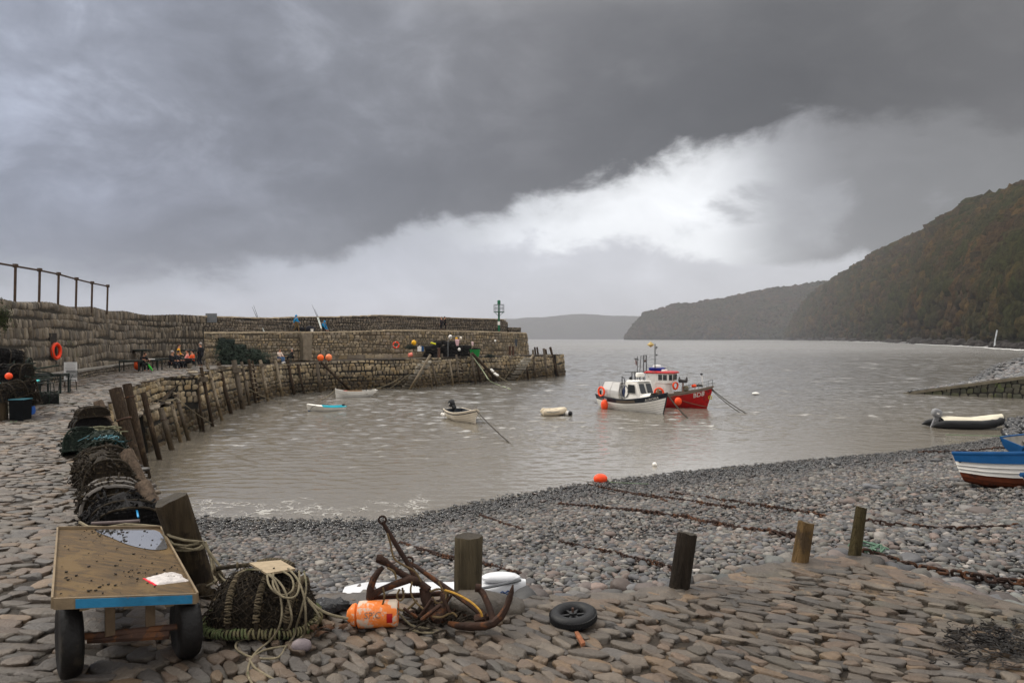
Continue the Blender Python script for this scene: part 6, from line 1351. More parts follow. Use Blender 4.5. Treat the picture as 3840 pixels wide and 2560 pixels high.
def lanecreel(px, py, Yv, lab, z=0, **k):
    p = atd(px, 1270, Yv); p.z = z; k.setdefault('rz', LANE + random.uniform(-.12, .12)); return creel('creel', lab, tuple(p), k.pop('rz'), group=GR, messy=True, fill=.97, fillm=MNET[k.get('mi', 0)], **k)
lanecreel(338, 1, 15.9, 'black square creel at the far end of the lane-edge row, a flat lid on it', L=.75, Wd=.75, H=.30, mi=2, net=(7, 7), fuzz=25, hoopm=MWRAPD)
lanecreel(346, 1, 15.8, 'black creel stacked on the farthest creel, pale rope rings on top', z=.29, L=.62, Wd=.62, H=.24, mi=0, net=(7, 7), fuzz=25, hoopm=MWRAPD)
lanecreel(306, 1, 12.3, 'green-netted creel with pale knotted top rope, left of the blue-tied one', L=.62, Wd=.55, H=.44, mi=1, net=(10, 10), fuzz=110, hoopm=MNET[1])
lanecreel(392, 1, 11.9, 'dark green netted creel with turquoise twine on its top', L=.62, Wd=.66, H=.43, mi=1, net=(11, 11), fuzz=140)
lanecreel(384, 1, 10.9, 'brown hooped creel with thick bare hoops just nearer than the green ones', L=.6, Wd=.7, H=.38, mi=0, net=(10, 10), fuzz=90, hoopm=MWRAPD, hoopr=.014)
lanecreel(384, 1, 9.9, 'dark brown round-topped creel in the middle of the lane-edge row', L=.6, Wd=.66, H=.44, mi=0, net=(11, 11), fuzz=130, hoopm=MWRAPD, hoopr=.014)
lanecreel(400, 1, 9.1, 'brown weed-hung creel behind the one with a pale grey top hoop', L=.6, Wd=.58, H=.46, mi=0, net=(11, 11), fuzz=150, hoopm=MWRAPD, hoopr=.014)
lanecreel(422, 1, 8.3, 'brown creel with a pale grey top hoop, second nearest to the cart', L=.5, Wd=.66, H=.36, mi=0, net=(11, 11), fuzz=150, hoopm=mat('hoop_pale', (.15, .135, .12), var=.4, ns=9, bump=.5), hoopr=.022)
lanecreel(468, 1, 7.4, 'dark mesh creel right behind the cart with a blue twine end', L=.5, Wd=.72, H=.36, mi=2, net=(13, 13), fuzz=120, hoopm=MWRAPD, hoopr=.014)
tag(MB().tube([atd(518, 1938, 7.1), atd(514, 1915, 7.2), atd(506, 1900, 7.3)], .010, 5).build('blue_twine', paint('twine_blue', 50, 150, 205)), 'short bright blue twine end hanging on the nearest dark creel', 'twine')
tag(MB().tube([atd(343, 1962, 6.9), atd(430, 1958, 6.95), atd(524, 1952, 7.0)], .017, 8).build('iron_rod', mat('rod_grey', (.13, .10, .095), var=.3, ns=10, bump=.5)), 'grey iron rod resting across the creels just behind the cart', 'rod')
tag(MB().tube([atd(300, 1958, 6.9), atd(330, 1975, 6.75), atd(400, 1978, 6.7), atd(470, 1966, 6.8), atd(540, 1970, 6.8), atd(600, 1976, 6.75)], .016, 7).build('rope_end', MROPE), 'tangled rope lying between the creels and the cart', 'rope')
tw = MB(); 
for k in range(22):
    p = atd(random.uniform(330, 445), 1, 11.7); p.z = random.uniform(.36, .46); tw.tube([p, p + Vector((random.uniform(-.12, .12), random.uniform(-.1, .1), random.uniform(-.04, .02))), p + Vector((random.uniform(-.2, .2), random.uniform(-.1, .1), random.uniform(-.1, 0)))], .006, 4)
tag(tw.build('blue_twine', paint('twine_turquoise', 58, 112, 124)), 'tangle of turquoise twine on top of the dark green creel', 'twine')
tw = MB()
for k in range(30):
    p = atd(random.uniform(285, 430), 1, 12.4); p.z = random.uniform(.42, .5); tw.tube([p, p + Vector((random.uniform(.05, .2), random.uniform(-.1, .1), random.uniform(-.02, .03))), p + Vector((random.uniform(.15, .3), random.uniform(-.1, .1), random.uniform(-.06, 0)))], .014, 5)
tag(tw.build('pale_rope', mat('rope_palegreen', (.19, .185, .115), rough=.9, var=.4, ns=14, bump=.8)), 'pale yellowish rope heaped on the green-netted creel', 'rope')
# rope round the big post
p0 = atd(692, 2034, 5.775); rp = []
for a in np.linspace(0, 4 * PI, 44): rp.append(p0 + Vector((.142 * math.cos(a), .142 * math.sin(a), .035 * math.sin(a * .5 + .3) - .04 * math.cos(a))))
tr = [atd(772, 2035, 5.78), atd(785, 2075, 5.7), atd(800, 2110, 5.6), atd(815, 2160, 5.5), atd(800, 2185, 5.4), at(760, 2205, .03)]
tl = [atd(612, 1985, 5.8), atd(640, 2010, 5.66), atd(690, 2024, 5.58), atd(745, 2030, 5.60), atd(770, 2032, 5.68), atd(790, 2090, 5.6), atd(798, 2140, 5.5), atd(812, 2180, 5.4)]
rm = MB(); rm.tube(rp, .011, 6); rm.tube(tr, .011, 6); rm.tube(tl, .011, 6); rm.tube([atd(612, 2002, 5.8), atd(650, 2040, 5.62), atd(700, 2046, 5.58), atd(760, 2034, 5.64), atd(800, 2090, 5.6), atd(828, 2125, 5.5), atd(800, 2150, 5.4)], .011, 6)
tag(rm.build('post_rope', MROPE), 'pale rope wound round the biggest leaning post and trailing to the near creel', 'rope')
# ---------------------------------------------------------------- the near creel with its coil of rope
c0 = at(985, 2345, 0); K = thing('creel', 'collapsed brown creel with green rope-wrapped rim and a flat board on top, nearest the camera', 'lobster pot', tuple(c0))
A0, B0 = .395, .30
ringp = lambda a, A=A0, B=B0, z=.05: Vector((A * math.cos(a), B * math.sin(a), z + .02 * math.sin(3 * a)))
rg = MB(); rg.tube([ringp(a) for a in np.linspace(0, 2 * PI, 40)[:-1]], .026, 8, closed=True); ro = rg.build('base_ring', MWRAPD, K)
wr_ = MB(); 
for i in range(92):
    a = 2 * PI * i / 92; c = ringp(a); t_ = Vector((-A0 * math.sin(a), B0 * math.cos(a), 0)).normalized(); M2_ = Vector((0, 0, 1)).rotation_difference((t_ + Vector((random.uniform(-.25, .25), random.uniform(-.25, .25), random.uniform(-.25, .25)))).normalized()).to_matrix(); wr_.torus(c, .030 + random.uniform(-.002, .006), .008, M2_, 9, 5)
wr_.build('rope_wrap', mat('wrap_green', (.115, .14, .06), rough=.9, var=.5, ns=14, bump=.9, bs=60, bd=.01, spot=(.16, .14, .075), spots=8, spotth=.5), ro)
hp = MB(); wp = MB()
for (x0, hh, dx) in ((-.14, .38, -.02), (.06, .40, .0), (.24, .33, .04)):
    yb = B0 * math.sqrt(max(.05, 1 - (x0 / A0) ** 2)); pts = [Vector((x0 + dx * math.sin(a), -yb * math.cos(a), .05 + (hh - .05) * max(0, math.sin(a)) ** .75)) for a in np.linspace(0, PI, 18)]
    hp.tube(pts, .014, 7)
    for i in range(1, 17):
        for q in (0, .33, .66):
            p = pts[i].lerp(pts[i + 1], q); t_ = (pts[i + 1] - pts[i]).normalized(); wp.torus(p, .020, .0075, Vector((0, 0, 1)).rotation_difference((t_ + Vector((random.uniform(-.3, .3), random.uniform(-.3, .3), random.uniform(-.3, .3)))).normalized()).to_matrix(), 8, 5)
pts = [Vector((-.36 + .03 * math.sin(k * 5), -.06 + .22 * math.sin(k * 2.4), .06 + .33 * k)) for k in np.linspace(0, 1, 8)] + [Vector((-.1 + .3 * k, .2 - .1 * k, .39 + .03 * math.sin(k * 3))) for k in np.linspace(0, 1, 8)]
hp.tube(pts, .016, 7)
for i in range(len(pts) - 1):
    for q in (0, .5): wp.torus(pts[i].lerp(pts[i + 1], q), .023, .009, Vector((0, 0, 1)).rotation_difference((pts[i + 1] - pts[i]).normalized()).to_matrix(), 8, 5)
ho_ = hp.build('hoops', MWRAPD, K); wp.build('rope_wrap', MWRAP, ho_)
dm = MB(); rows = []
for t_ in np.linspace(0, 1, 10):
    rows.append([Vector((A0 * .94 * math.cos(a) * math.cos(t_ * 1.35), B0 * .92 * math.sin(a) * math.cos(t_ * 1.35), .03 + .33 * math.sin(t_ * PI / 2) + .05 * mnoise.noise((math.cos(a) * 3, math.sin(a) * 3, t_ * 4)))) for a in np.linspace(0, 2 * PI, 31)[:-1]])
dm.grid(rows, close=True); dm.build('inner_net', mat('weedy_net', (.018, .013, .008), rough=.95, var=.7, ns=16, bump=1.0, bs=60, bd=.03, spot=(.10, .07, .038), spots=22, spotth=.60), K)
nt = MB()
def dome(a, t_, k=1.0): return Vector((A0 * k * math.cos(a) * math.cos(t_ * 1.35), B0 * k * math.sin(a) * math.cos(t_ * 1.35), .03 + .37 * k * math.sin(t_ * PI / 2)))
for i in range(30):
    for j in range(9):
        a, t_ = 2 * PI * i / 30, j / 9; da = 2 * PI / 30
        nt.tube([dome(a, t_), dome(a + da, t_ + .11)], .0035, 4, cap=False); nt.tube([dome(a + da, t_), dome(a, t_ + .11)], .0035, 4, cap=False)
for _ in range(520):
    a, t_ = random.uniform(0, 2 * PI), random.uniform(0, .95); p = dome(a, t_, random.uniform(.95, 1.03)); pts = [p]
    v_ = Vector((random.uniform(-1, 1), random.uniform(-1, 1), random.uniform(-.7, .5)))
    for _ in range(4): v_ = v_ * .7 + Vector((random.uniform(-1, 1), random.uniform(-1, 1), random.uniform(-.9, .6))) * .6; pts.append(pts[-1] + v_ * .024)
    nt.tube(pts, random.uniform(.0025, .007), 4, cap=False)
nt.build('netting', MNET[0], K)
bd = MB(); o4 = [atd(935, 2108, 5.02), atd(1000, 2148, 4.84), atd(1108, 2130, 4.95), atd(1052, 2098, 5.12)]; bd.prism([p - c0 for p in o4], (0, 0, -.014)); bd.build('top_board', mat('pale_board', (.36, .28, .18), var=.35, ns=8, bump=.4, streak=(2, 10, 10)), K, smooth=False)
def G(px, py, z=.02): return at(px, py, z)
def sm(pts, it=2): return [Vector(p) for p in smooth2([tuple(p) for p in pts], it)]
cr_ = MB(); rr_ = .0072
paths = [[atd(1000, 2150, 4.84), atd(1030, 2170, 4.74), atd(1052, 2230, 4.66), atd(1060, 2300, 4.60), atd(1045, 2360, 4.58), G(1010, 2405), G(960, 2440), G(935, 2480), G(925, 2525), G(950, 2570)],
         [atd(1010, 2150, 4.84), atd(1060, 2190, 4.7), atd(1085, 2260, 4.62), atd(1098, 2330, 4.58), G(1070, 2375), G(1010, 2392), G(930, 2390), G(885, 2405), G(882, 2432), G(915, 2452), G(950, 2466), G(1030, 2470), G(1055, 2456), G(1072, 2420), G(1105, 2385), G(1110, 2350, .08), atd(1130, 2290, 4.66), atd(1152, 2200, 4.74), atd(1140, 2140, 4.9)],
         [atd(1080, 2130, 4.9), atd(1120, 2170, 4.72), atd(1145, 2250, 4.64), atd(1147, 2330, 4.6), G(1145, 2375), G(1120, 2395), G(1085, 2420), G(1040, 2425), G(985, 2436), G(950, 2460)],
         [atd(1002, 2155, 4.80), atd(1005, 2190, 4.7), atd(1035, 2225, 4.66), atd(1075, 2232, 4.66), atd(1105, 2205, 4.7), atd(1095, 2160, 4.78), atd(1060, 2140, 4.84)],
         [atd(1025, 2150, 4.82), atd(1022, 2200, 4.68), atd(1060, 2242, 4.62), atd(1110, 2240, 4.63), atd(1124, 2200, 4.68), atd(1122, 2140, 4.86)],
         [G(935, 2470), G(955, 2505), G(1000, 2530), G(1045, 2555), G(1052, 2580)],
         [atd(1155, 2250, 4.72), atd(1195, 2300, 4.66), atd(1200, 2325, 4.66), G(1170, 2338, .03), G(1120, 2330, .05)],
         [atd(805, 2130, 5.15), atd(850, 2190, 5.0), atd(890, 2150, 4.95), atd(930, 2132, 4.9), atd(985, 2138, 4.9)]]
for p in paths: cr_.tube(sm(p, 3), rr_, 7)
tag(cr_.build('rope_coil', MROPE), 'pale rope coil hanging over the near creel and looping on the cobbles', 'rope')
rope('buoy_rope', sm([atd(1150, 2240, 4.9), atd(1190, 2280, 4.85), atd(1240, 2305, 4.8), atd(1305, 2318, 4.86)], 2), .0095, MROPE, 'twisted rope running from the near creel to the orange pot buoy')
tag(MB().tube(sm([G(820, 2355), G(855, 2368), G(890, 2366), G(915, 2380), G(900, 2392)], 2), .008, 6).build('blue_twine', paint('twine_faded_blue', 60, 110, 125)), 'faded blue twine on the cobbles in front of the near creel', 'twine')
# driftwood log end by the big post
tag(log(at(745, 2210, .05), at(800, 2225, .05), .05, .04, 10).build('driftwood', MB1), 'short rough log end lying at the foot of the biggest leaning post', 'log')
# ---------------------------------------------------------------- orange pot buoy
bx = Vector((1, .06, .02)).normalized(); bc = at(1397, 2368, 0) + Vector((0, .09, .093)); MX = Matrix.Translation(bc) @ Vector((0, 0, 1)).rotation_difference(bx).to_matrix().to_4x4()
MBUO = mat('worn_buoy', (.78, .20, .035), rough=.6, var=.3, ns=7, bump=.5, bs=30, bd=.004, spot=(.56, .46, .36), spots=7, spotth=.52)
b = MB().lathe([(.01, -.20), (.035, -.20), (.075, -.165), (.082, -.14), (.066, -.128), (.093, -.115), (.096, -.09), (.095, .15), (.090, .166), (.03, .17), (.01, .165)], 30, MX).build('pot_buoy', MBUO)
tag(b, 'weathered orange and white cylindrical buoy lying on the cobbles by the anchors', 'buoy')
me = textmesh('SPIC', .062); 
for v in me.vertices:
    a = v.co.y / .097; R_ = .0968; loc_ = Vector((0, -math.cos(a + .25) * R_, math.sin(a + .25) * R_)); v.co = bc + bx * v.co.x * 1.0 + loc_
link('lettering', me, mat('faded_ink', (.23, .16, .12), var=.5, ns=30, bump=0), b, smooth=False)
pa = MB(); pa.grid([[bc + bx * x + Vector((0, -math.cos(a) * .0966, math.sin(a) * .0966)) for a in np.linspace(-.35, .35, 6)] for x in (.10, .142)]); pa.build('red_patch', paint('patch_red', 165, 25, 22), b)
rope('buoy_strop', sm([bc + bx * .17, at(1540, 2345, .02), at(1580, 2352, .03), at(1640, 2362, .02), at(1650, 2372, .02), at(1590, 2372, .02), at(1540, 2360, .03)], 2), .008, MROPE, 'short knotted rope strop on the right end of the orange pot buoy')
# black bundle of plastic and net
bb = MB(); rows = []
for t_ in np.linspace(0, PI, 12): rows.append([Vector((.15 * math.cos(t_), .09 * math.sin(t_) * math.cos(a), .05 + .055 * math.sin(t_) * math.sin(a))) * (1 + .35 * mnoise.noise((math.cos(t_) * 3, math.cos(a) * 2, math.sin(a) * 2))) for a in np.linspace(0, 2 * PI, 17)[:-1]])
bb.grid(rows, close=True); tag(bb.build('net_bundle', mat('black_plastic', (.03, .03, .032), rough=.35, var=.4, ns=20, bump=1.0, bs=26, bd=.03, spot=(.2, .2, .21), spots=30, spotth=.62), loc=at(1238, 2296, .0)), 'small black bundle of plastic and netting left of the orange pot buoy', 'bundle')
# ---------------------------------------------------------------- anchors
def bar(spec, d0=5.1):
    return [atd(1200 + .4677 * x, 1880 + .4677 * y, d0 + dd) for x, y, dd in spec]
MANC = mat('anchor_rust', (.034, .017, .011), rough=.85, var=.55, ns=10, bump=.9, bs=35, bd=.012, spot=(.095, .036, .013), spots=9, spotth=.57)
a1 = thing('anchor', 'taller rusty anchor on its side, its shank pointing up past the orange buoy', 'anchor', tuple(at(1590, 2330, 0)), group='rusty anchors at the post'); o1 = Vector(a1.location)
def ab(spec, r, name, par, o, n=9, d0=5.1): 
    p = [q - o for q in bar(spec, d0)]; r_ = r if not isinstance(r, (list, tuple)) else list(np.interp(np.linspace(0, 1, len(p)), np.linspace(0, 1, len(r)), r)); return MB().tube(p, [q * .86 for q in r_], n, wob=.12).build(name, MANC, par)
sh_ = ab([(503, 160, .10), (525, 200, .10), (600, 330, .08), (700, 490, .05), (745, 565, .03), (800, 650, .0), (870, 710, -.03)], [.016, .022, .026, .034], 'shank', a1, o1)
MB().torus(bar([(500, 145, .1)])[0] - o1, .028, .008, Matrix.Rotation(PI / 2, 3, 'X'), 14, 6, 1.0).build('ring', MANC, sh_)
ab([(455, 452, .0), (480, 455, .0), (500, 470, .0), (535, 488, .0)], [.036, .042, .034, .03], 'stock_end', a1, o1); ab([(520, 480, .0), (600, 545, .0), (700, 605, .0), (775, 645, .0)], [.028, .026, .03, .04], 'stock', a1, o1)
ab([(505, 525, -.02), (470, 560, -.03), (430, 620, -.05), (405, 700, -.07), (397, 770, -.08), (420, 815, -.07), (455, 840, -.05)], [.02, .028, .03, .03, .026], 'arm', a1, o1)
ab([(400, 755, -.07), (500, 702, -.06), (600, 662, -.04), (720, 622, -.02), (790, 640, 0)], [.03, .028, .03, .045], 'arm', a1, o1)
ab([(430, 765, -.02), (600, 757, .02), (800, 747, .06), (1000, 733, .10)], [.022, .024, .024, .022], 'brace', a1, o1)
ab([(845, 690, .0), (850, 780, -.03), (880, 860, -.07), (920, 920, -.12), (935, 945, -.14)], [.05, .045, .04, .03], 'crown', a1, o1)
a2 = thing('anchor', 'lower rusty anchor with an upturned curved fluke lying right of the taller one', 'anchor', tuple(at(1780, 2340, 0)), group='rusty anchors at the post'); o2 = Vector(a2.location)
sh_ = ab([(722, 490, .18), (770, 520, .15), (870, 592, .10), (1000, 682, .04), (1070, 730, .0), (1170, 798, -.08), (1290, 885, -.18), (1350, 935, -.24)], [.014, .022, .024, .026, .03], 'shank', a2, o2)
MB().torus(bar([(715, 475, .18)])[0] - o2, .03, .008, Matrix.Rotation(PI / 2, 3, 'X'), 14, 6).build('ring', MANC, sh_)
ab([(1245, 690, -.1), (1290, 695, -.1)], [.036, .036], 'stock_end', a2, o2); ab([(1275, 700, -.1), (1310, 740, -.13), (1350, 830, -.19), (1385, 930, -.25), (1395, 985, -.28)], [.024, .028, .03, .034], 'arm', a2, o2)
ab([(1030, 975, -.22), (1100, 990, -.25), (1200, 1000, -.28), (1320, 996, -.3), (1390, 975, -.29), (1450, 920, -.26), (1495, 850, -.23), (1520, 770, -.2), (1535, 720, -.19), (1548, 665, -.18)], [.02, .03, .032, .034, .034, .03, .028, .022, .006], 'fluke_arm', a2, o2)
ab([(1010, 720, .05), (995, 780, .0), (985, 850, -.06), (955, 930, -.14), (940, 960, -.17)], [.028, .04, .04, .03], 'brace', a2, o2); ab([(1250, 940, -.22), (1330, 925, -.25)], [.035, .03], 'lug', a2, o2)
def pr(spec, d0=5.05): return sm(bar(spec, d0), 2)
rope('yellow_rope', pr([(1000, 708, -.02), (1060, 725, -.05), (1150, 765, -.12), (1230, 815, -.2), (1290, 880, -.25), (1300, 920, -.25)]), .008, mat('rope_yellow', (.42, .23, .04), rough=.9, var=.4, ns=14, bump=.8), 'frayed yellow rope lying along the shank of the lower anchor')
ar = MB()
for sp2 in ([(540, 255, .0), (565, 330, .0), (580, 420, -.02), (600, 470, -.03), (690, 520, -.03), (770, 560, -.04), (810, 640, -.05)], [(540, 530, -.06), (600, 560, -.07), (610, 620, -.07)], [(505, 690, -.1), (520, 760, -.1), (500, 830, -.1)], [(640, 700, -.1), (610, 760, -.11), (640, 800, -.11), (675, 770, -.1), (660, 690, -.1)],
            [(520, 810, -.08), (600, 850, -.1), (680, 880, -.1), (740, 830, -.08), (780, 790, -.06)], [(900, 920, -.16), (980, 930, -.18), (1060, 880, -.14), (1100, 920, -.16)], [(880, 720, .0), (960, 690, .03), (1020, 740, .0), (1000, 800, -.03), (930, 820, -.05), (900, 760, -.03)], [(740, 640, -.04), (720, 720, -.06), (760, 800, -.08), (830, 860, -.12)], [(950, 640, 0), (1000, 740, -.02), (1080, 720, -.05)]):
    ar.tube(pr(sp2), .0075, 6)
tag(ar.build('anchor_lines', mat('rope_rusty', (.14, .095, .045), rough=.95, var=.5, ns=16, bump=.9)), 'old rust-stained lines tangled through the two anchors', 'rope')
ch_ = MB()
for _ in range(120):
    q, a = random.random() ** .6, random.uniform(0, 2 * PI); p = at(1640, 2318, 0) + Vector((.24 * q * math.cos(a), .10 * q * math.sin(a), .02 + .13 * (1 - q) * random.random()))
    R_ = Matrix.Rotation(random.uniform(0, 6), 3, 'Z') @ Matrix.Rotation(random.uniform(-1.4, 1.4), 3, 'X'); ch_.torus(p, .020, .007, R_, 10, 5, 1.7)
for _ in range(9):
    a = at(random.uniform(1560, 1720), random.uniform(2290, 2325), random.uniform(.02, .15)); ch_.tube([a, a + Vector((random.uniform(-.14, .14), random.uniform(-.08, .08), random.uniform(.02, .16)))], random.uniform(.009, .016), 7, wob=.12)
tag(ch_.build('chain_heap', MANC), 'heap of rusty chain and bars piled between the two anchors', 'chain')
dk = MB()
for _ in range(70):
    p = at(random.gauss(1640, 80), random.gauss(2330, 16), .01); q = p + Vector((random.uniform(-.16, .16), random.uniform(-.1, .1), random.uniform(.0, .07))); r_ = q + Vector((random.uniform(-.12, .12), random.uniform(-.1, .1), random.uniform(-.04, .03))); r_.z = max(r_.z, .008); dk.tube(sm([p, q, r_], 1), random.uniform(.004, .010), 5)
tag(dk.build('weed_tangle', mat('weed_brown', (.028, .02, .013), rough=.8, var=.5)), 'dark tangle of weed and old line under the anchors', 'seaweed')
# ---------------------------------------------------------------- white kayak behind the post
ka = at(1290, 2262, -.195); kb = Vector((.12, 6.0, -.18)); kl = (kb - ka).length; kk = thing('kayak', 'white plastic kayak with yellow letters lying behind the anchors and the post', 'kayak', tuple(ka), heading(ka, kb))
rows = []
for k in np.linspace(0, 1, 26):
    w_ = .22 * max(1e-4, math.sin(PI * min(1, k * .97 + .02) ** .8)) ** .55 + .01; hh = .10 + .07 * k ** 2 + .03 * math.sin(k * 9)
    row = []
    for a in np.linspace(0, 2 * PI, 25)[:-1]:
        y = w_ * math.copysign(abs(math.cos(a)) ** .55, math.cos(a)); z = .07 + hh * .62 * math.copysign(abs(math.sin(a)) ** .6, math.sin(a))
        if math.sin(a) > .3 and .12 < k < .74: z -= .07 * (1 - (abs(y) / max(w_, .02)) ** 3) * max(0, math.sin((k - .12) / .62 * PI)) ** .4
        row.append(Vector((k * kl, y, z)))
    rows.append(row)
ko = MB().grid(rows, close=True).build('hull', paint('kayak_white', 205, 206, 208, rough=.35, var=.08), kk)
MB().tube([(kl * .72, -.19, .17), (kl * .82, -.17, .19), (kl * .97, -.06, .2)], .012, 6).build('rim_line', MGREY, kk); MB().ball((kl * .86, -.02, .21), .16, 14, (1.1, .55, .28)).build('hatch_cover', paint('kayak_hatch', 212, 213, 215, rough=.3), kk)
def ksurf(x, z): 
    k = x / kl; w_ = .22 * max(1e-4, math.sin(PI * min(1, k * .97 + .02) ** .8)) ** .55 + .01; return -w_ * 1.02
me = textmesh('GEL', .075)
for v in me.vertices: x, z = kl * .80 + v.co.x, .09 + v.co.y; v.co = Vector((x, ksurf(x, z) - .004, z))
link('lettering', me, paint('letter_yellow', 226, 186, 40), kk, smooth=False)
wv = MB()
for i in range(3): wv.tube([(kl * .89 + x, ksurf(kl * .89 + x, 0) - .004, .075 + i * .024 + .008 * math.sin(x * 130)) for x in np.linspace(-.055, .055, 22)], .0055, 4)
wv.build('wave_mark', paint('wave_blue', 50, 80, 130), kk)
# ---------------------------------------------------------------- loose wheel
wc = at(2152, 2352, .0) + Vector((0, .06, .062)); wh = thing('barrow_wheel', 'black barrow wheel with rubber tyre lying flat on the cobbles', 'wheel', tuple(wc)); wh.rotation_euler = (math.radians(4), math.radians(-5), 0)
ty = MB().torus((0, 0, 0), .128, .046, None, 44, 14).build('tyre', mat('tyre_black', (.012, .012, .013), rough=.5, var=.4, ns=20, bump=.6, bs=90, bd=.006), wh)
tr_ = MB()
for i in range(56): 
    a = 2 * PI * i / 56
    for s_ in (-1, 1): tr_.box((.170 * math.cos(a + s_ * .028), .170 * math.sin(a + s_ * .028), s_ * .012), (.012, .011, .020), Matrix.Rotation(a, 3, 'Z') @ Matrix.Rotation(s_ * .5, 3, 'X'))
tr_.build('tread', MBLK, ty, smooth=False)
rm_ = MB().lathe([(.105, -.02), (.112, .0), (.112, .03), (.100, .034), (.094, .012), (.092, -.02)], 36); rm_.lathe([(.001, -.02), (.028, -.02), (.028, .028), (.018, .03), (.001, .03)], 16)
for i in range(6): a = PI * i / 3; rm_.box((.06 * math.cos(a), .06 * math.sin(a), .004), (.07, .016, .018), Matrix.Rotation(a, 3, 'Z'))
rm_.lathe([(.02, -.018), (.1, -.018), (.1, -.012), (.02, -.012)], 24); rm_.build('rim', mat('rim_black', (.02, .02, .021), rough=.4, var=.2, bump=.1), wh); MB().tube([(0, 0, .02), (.002, 0, .06)], .009, 8).build('axle_stub', MIRON, wh)
tag(MB().prism([at(2155, 2378, .02), at(2168, 2376, .03), at(2195, 2418, .02), at(2180, 2424, .018)], (0, .004, .02)).build('rusty_strip', mat('strip_rust', (.22, .085, .04), rough=.85, var=.4, ns=12, bump=.5), smooth=False), 'short rusty metal strip lying under the barrow wheel', 'metal strip')
# rocks set round the foot of the anchor post, odd round stone
tag(npmesh('boulder', lumpy(I2, .35, 1.1, 3, .8) * np.array([.24, .16, .14]) + np.array(at(1790, 2285, .02)), F2, MCOB), 'big flat-faced grey rock at the foot of the greenish post', 'rock')
tag(npmesh('boulder', lumpy(I2, .3, 1.1, 8, .8) * np.array([.17, .12, .09]) + np.array(at(1890, 2290, .0)), F2, MCOB), 'broken brown rock under the upturned anchor fluke', 'rock')
tag(npmesh('pebble', lumpy(I2, .12, 1.0, 5, .95) * np.array([.072, .05, .045]) + np.array(at(1131, 2418, .035)), F2, mat('purple_pebble', (.20, .165, .17), rough=.6, var=.2, ns=12, bump=.3)), 'smooth round purple-grey pebble lying right of the rope loops', 'stone')
# leaves
lm = mat('dead_leaf', (.115, .06, .033), rough=.7, var=.4, ns=14, bump=.5)
for i, (px, py, s_) in enumerate(((1130, 2340, .08), (1225, 2350, .075), (1205, 2372, .06), (1290, 2345, .05), (1175, 2350, .05))):
    o = [(math.cos(a) * s_ * (1 if k % 2 == 0 else .55), math.sin(a) * s_ * .8 * (1 if k % 2 == 0 else .55), .012 * math.sin(a * 2 + i)) for k, a in enumerate(np.linspace(0, 2 * PI, 15)[:-1])]
    lf = MB().add([(0, 0, .018)] + o, [(0, 1 + k, 1 + (k + 1) % 14) for k in range(14)]); lo_ = lf.build('dead_leaf', lm, loc=at(px, py, .045)); lo_.rotation_euler = (.2 * math.sin(i * 3), .2, i * 1.3); sd_ = lo_.modifiers.new('t', 'SOLIDIFY'); sd_.thickness = .0015
    tag(lo_, ['largest brown dead leaf behind the rope loops', 'brown dead leaf midway between the near creel and orange buoy', 'smaller brown dead leaf just below the midway one', 'small brown dead leaf touching the left end of the orange buoy', 'small brown dead leaf tucked under the near creel rim'][i], 'leaf', 'dead leaves by the near creel')
# ---------------------------------------------------------------- chains on the shingle
MCH = mat('chain_rust', (.032, .017, .012), rough=.85, var=.5, ns=12, bump=.7, spot=(.08, .033, .014), spots=4, spotth=.55)
def chain(px, label, link_=.085, r=.011, zf=None, lift=.035, quay=False):
    P = []
    for (x, y) in px:
        # walk the sight line down to the beach
        u = (x - 1920) / F; Yv = 5.0
        for _ in range(4000):
            X_ = u * Yv; z = 0 if quay and pip(X_, Yv, QPOLY) else beach_z(X_, Yv)
            if EYE - (y - HOR) / F * Yv <= z: break
            Yv += .02
        P.append((u * Yv, Yv))
    P = dens([Vector(p) for p in smooth2(P, 2)], .03); s_ = 0; cm = MB(); last = 0; i = 0; acc = 0; nxt = 0
    for a, b in zip(P[:-1], P[1:]):
        acc += (b - a).length
        if acc >= nxt:
            nxt += link_ * .78; t_ = (b - a).normalized(); z = (0 if quay and pip(a.x, a.y, QPOLY) else beach_z(a.x, a.y)) + lift + .03 * mnoise.noise((a.x * 1.2, a.y * 1.2, 3)); an = math.atan2(t_.y, t_.x)
            R_ = Matrix.Rotation(an + random.uniform(-.18, .18), 3, 'Z') @ Matrix.Rotation((PI / 2 if i % 2 else 0) + random.uniform(-.5, .5) + .4, 3, 'X'); h_ = link_ / 2 - r; w_ = link_ * .27
            pts = [R_ @ Vector((h_ * .55 * (1 if math.cos(q) > 0 else -1) + h_ * .45 * math.cos(q), w_ * math.sin(q), 0)) + Vector((a.x, a.y, z)) for q in np.linspace(0, 2 * PI, 11)[:-1]]
            cm.tube(pts, r, 5, closed=True); i += 1
    tag(cm.build('mooring_chain', MCH), label, 'chain', 'rusty mooring chains on the shingle')
chain([(2206, 1820), (2313, 1842), (2400, 1862), (2483, 1876), (2500, 1885)], 'short rusty chain running up the shingle from the orange buoy at the water edge', .16, .022)
chain([(2330, 1845), (2500, 1868), (2610, 1888), (2759, 1912)], 'thin rusty chain passing just behind the heaviest middle chain', .12, .014)
chain([(2512, 1850), (2653, 1871), (2823, 1897), (2950, 1918), (3099, 1944)], 'orange-brown rusty chain farthest up from the middle posts', .14, .016)
chain([(2100, 1893), (2270, 1910), (2440, 1927), (2568, 1944), (2674, 1973), (2823, 1995), (2984, 2024)], 'heavy rusty chain crossing the shingle to the honey-brown post', .15, .021)
chain([(2100, 2041), (2291, 2080), (2406, 2109), (2521, 2141), (2550, 2165), (2620, 2185), (2690, 2200)], 'rusty chain leading to the foot of the blackened post', .10, .012)
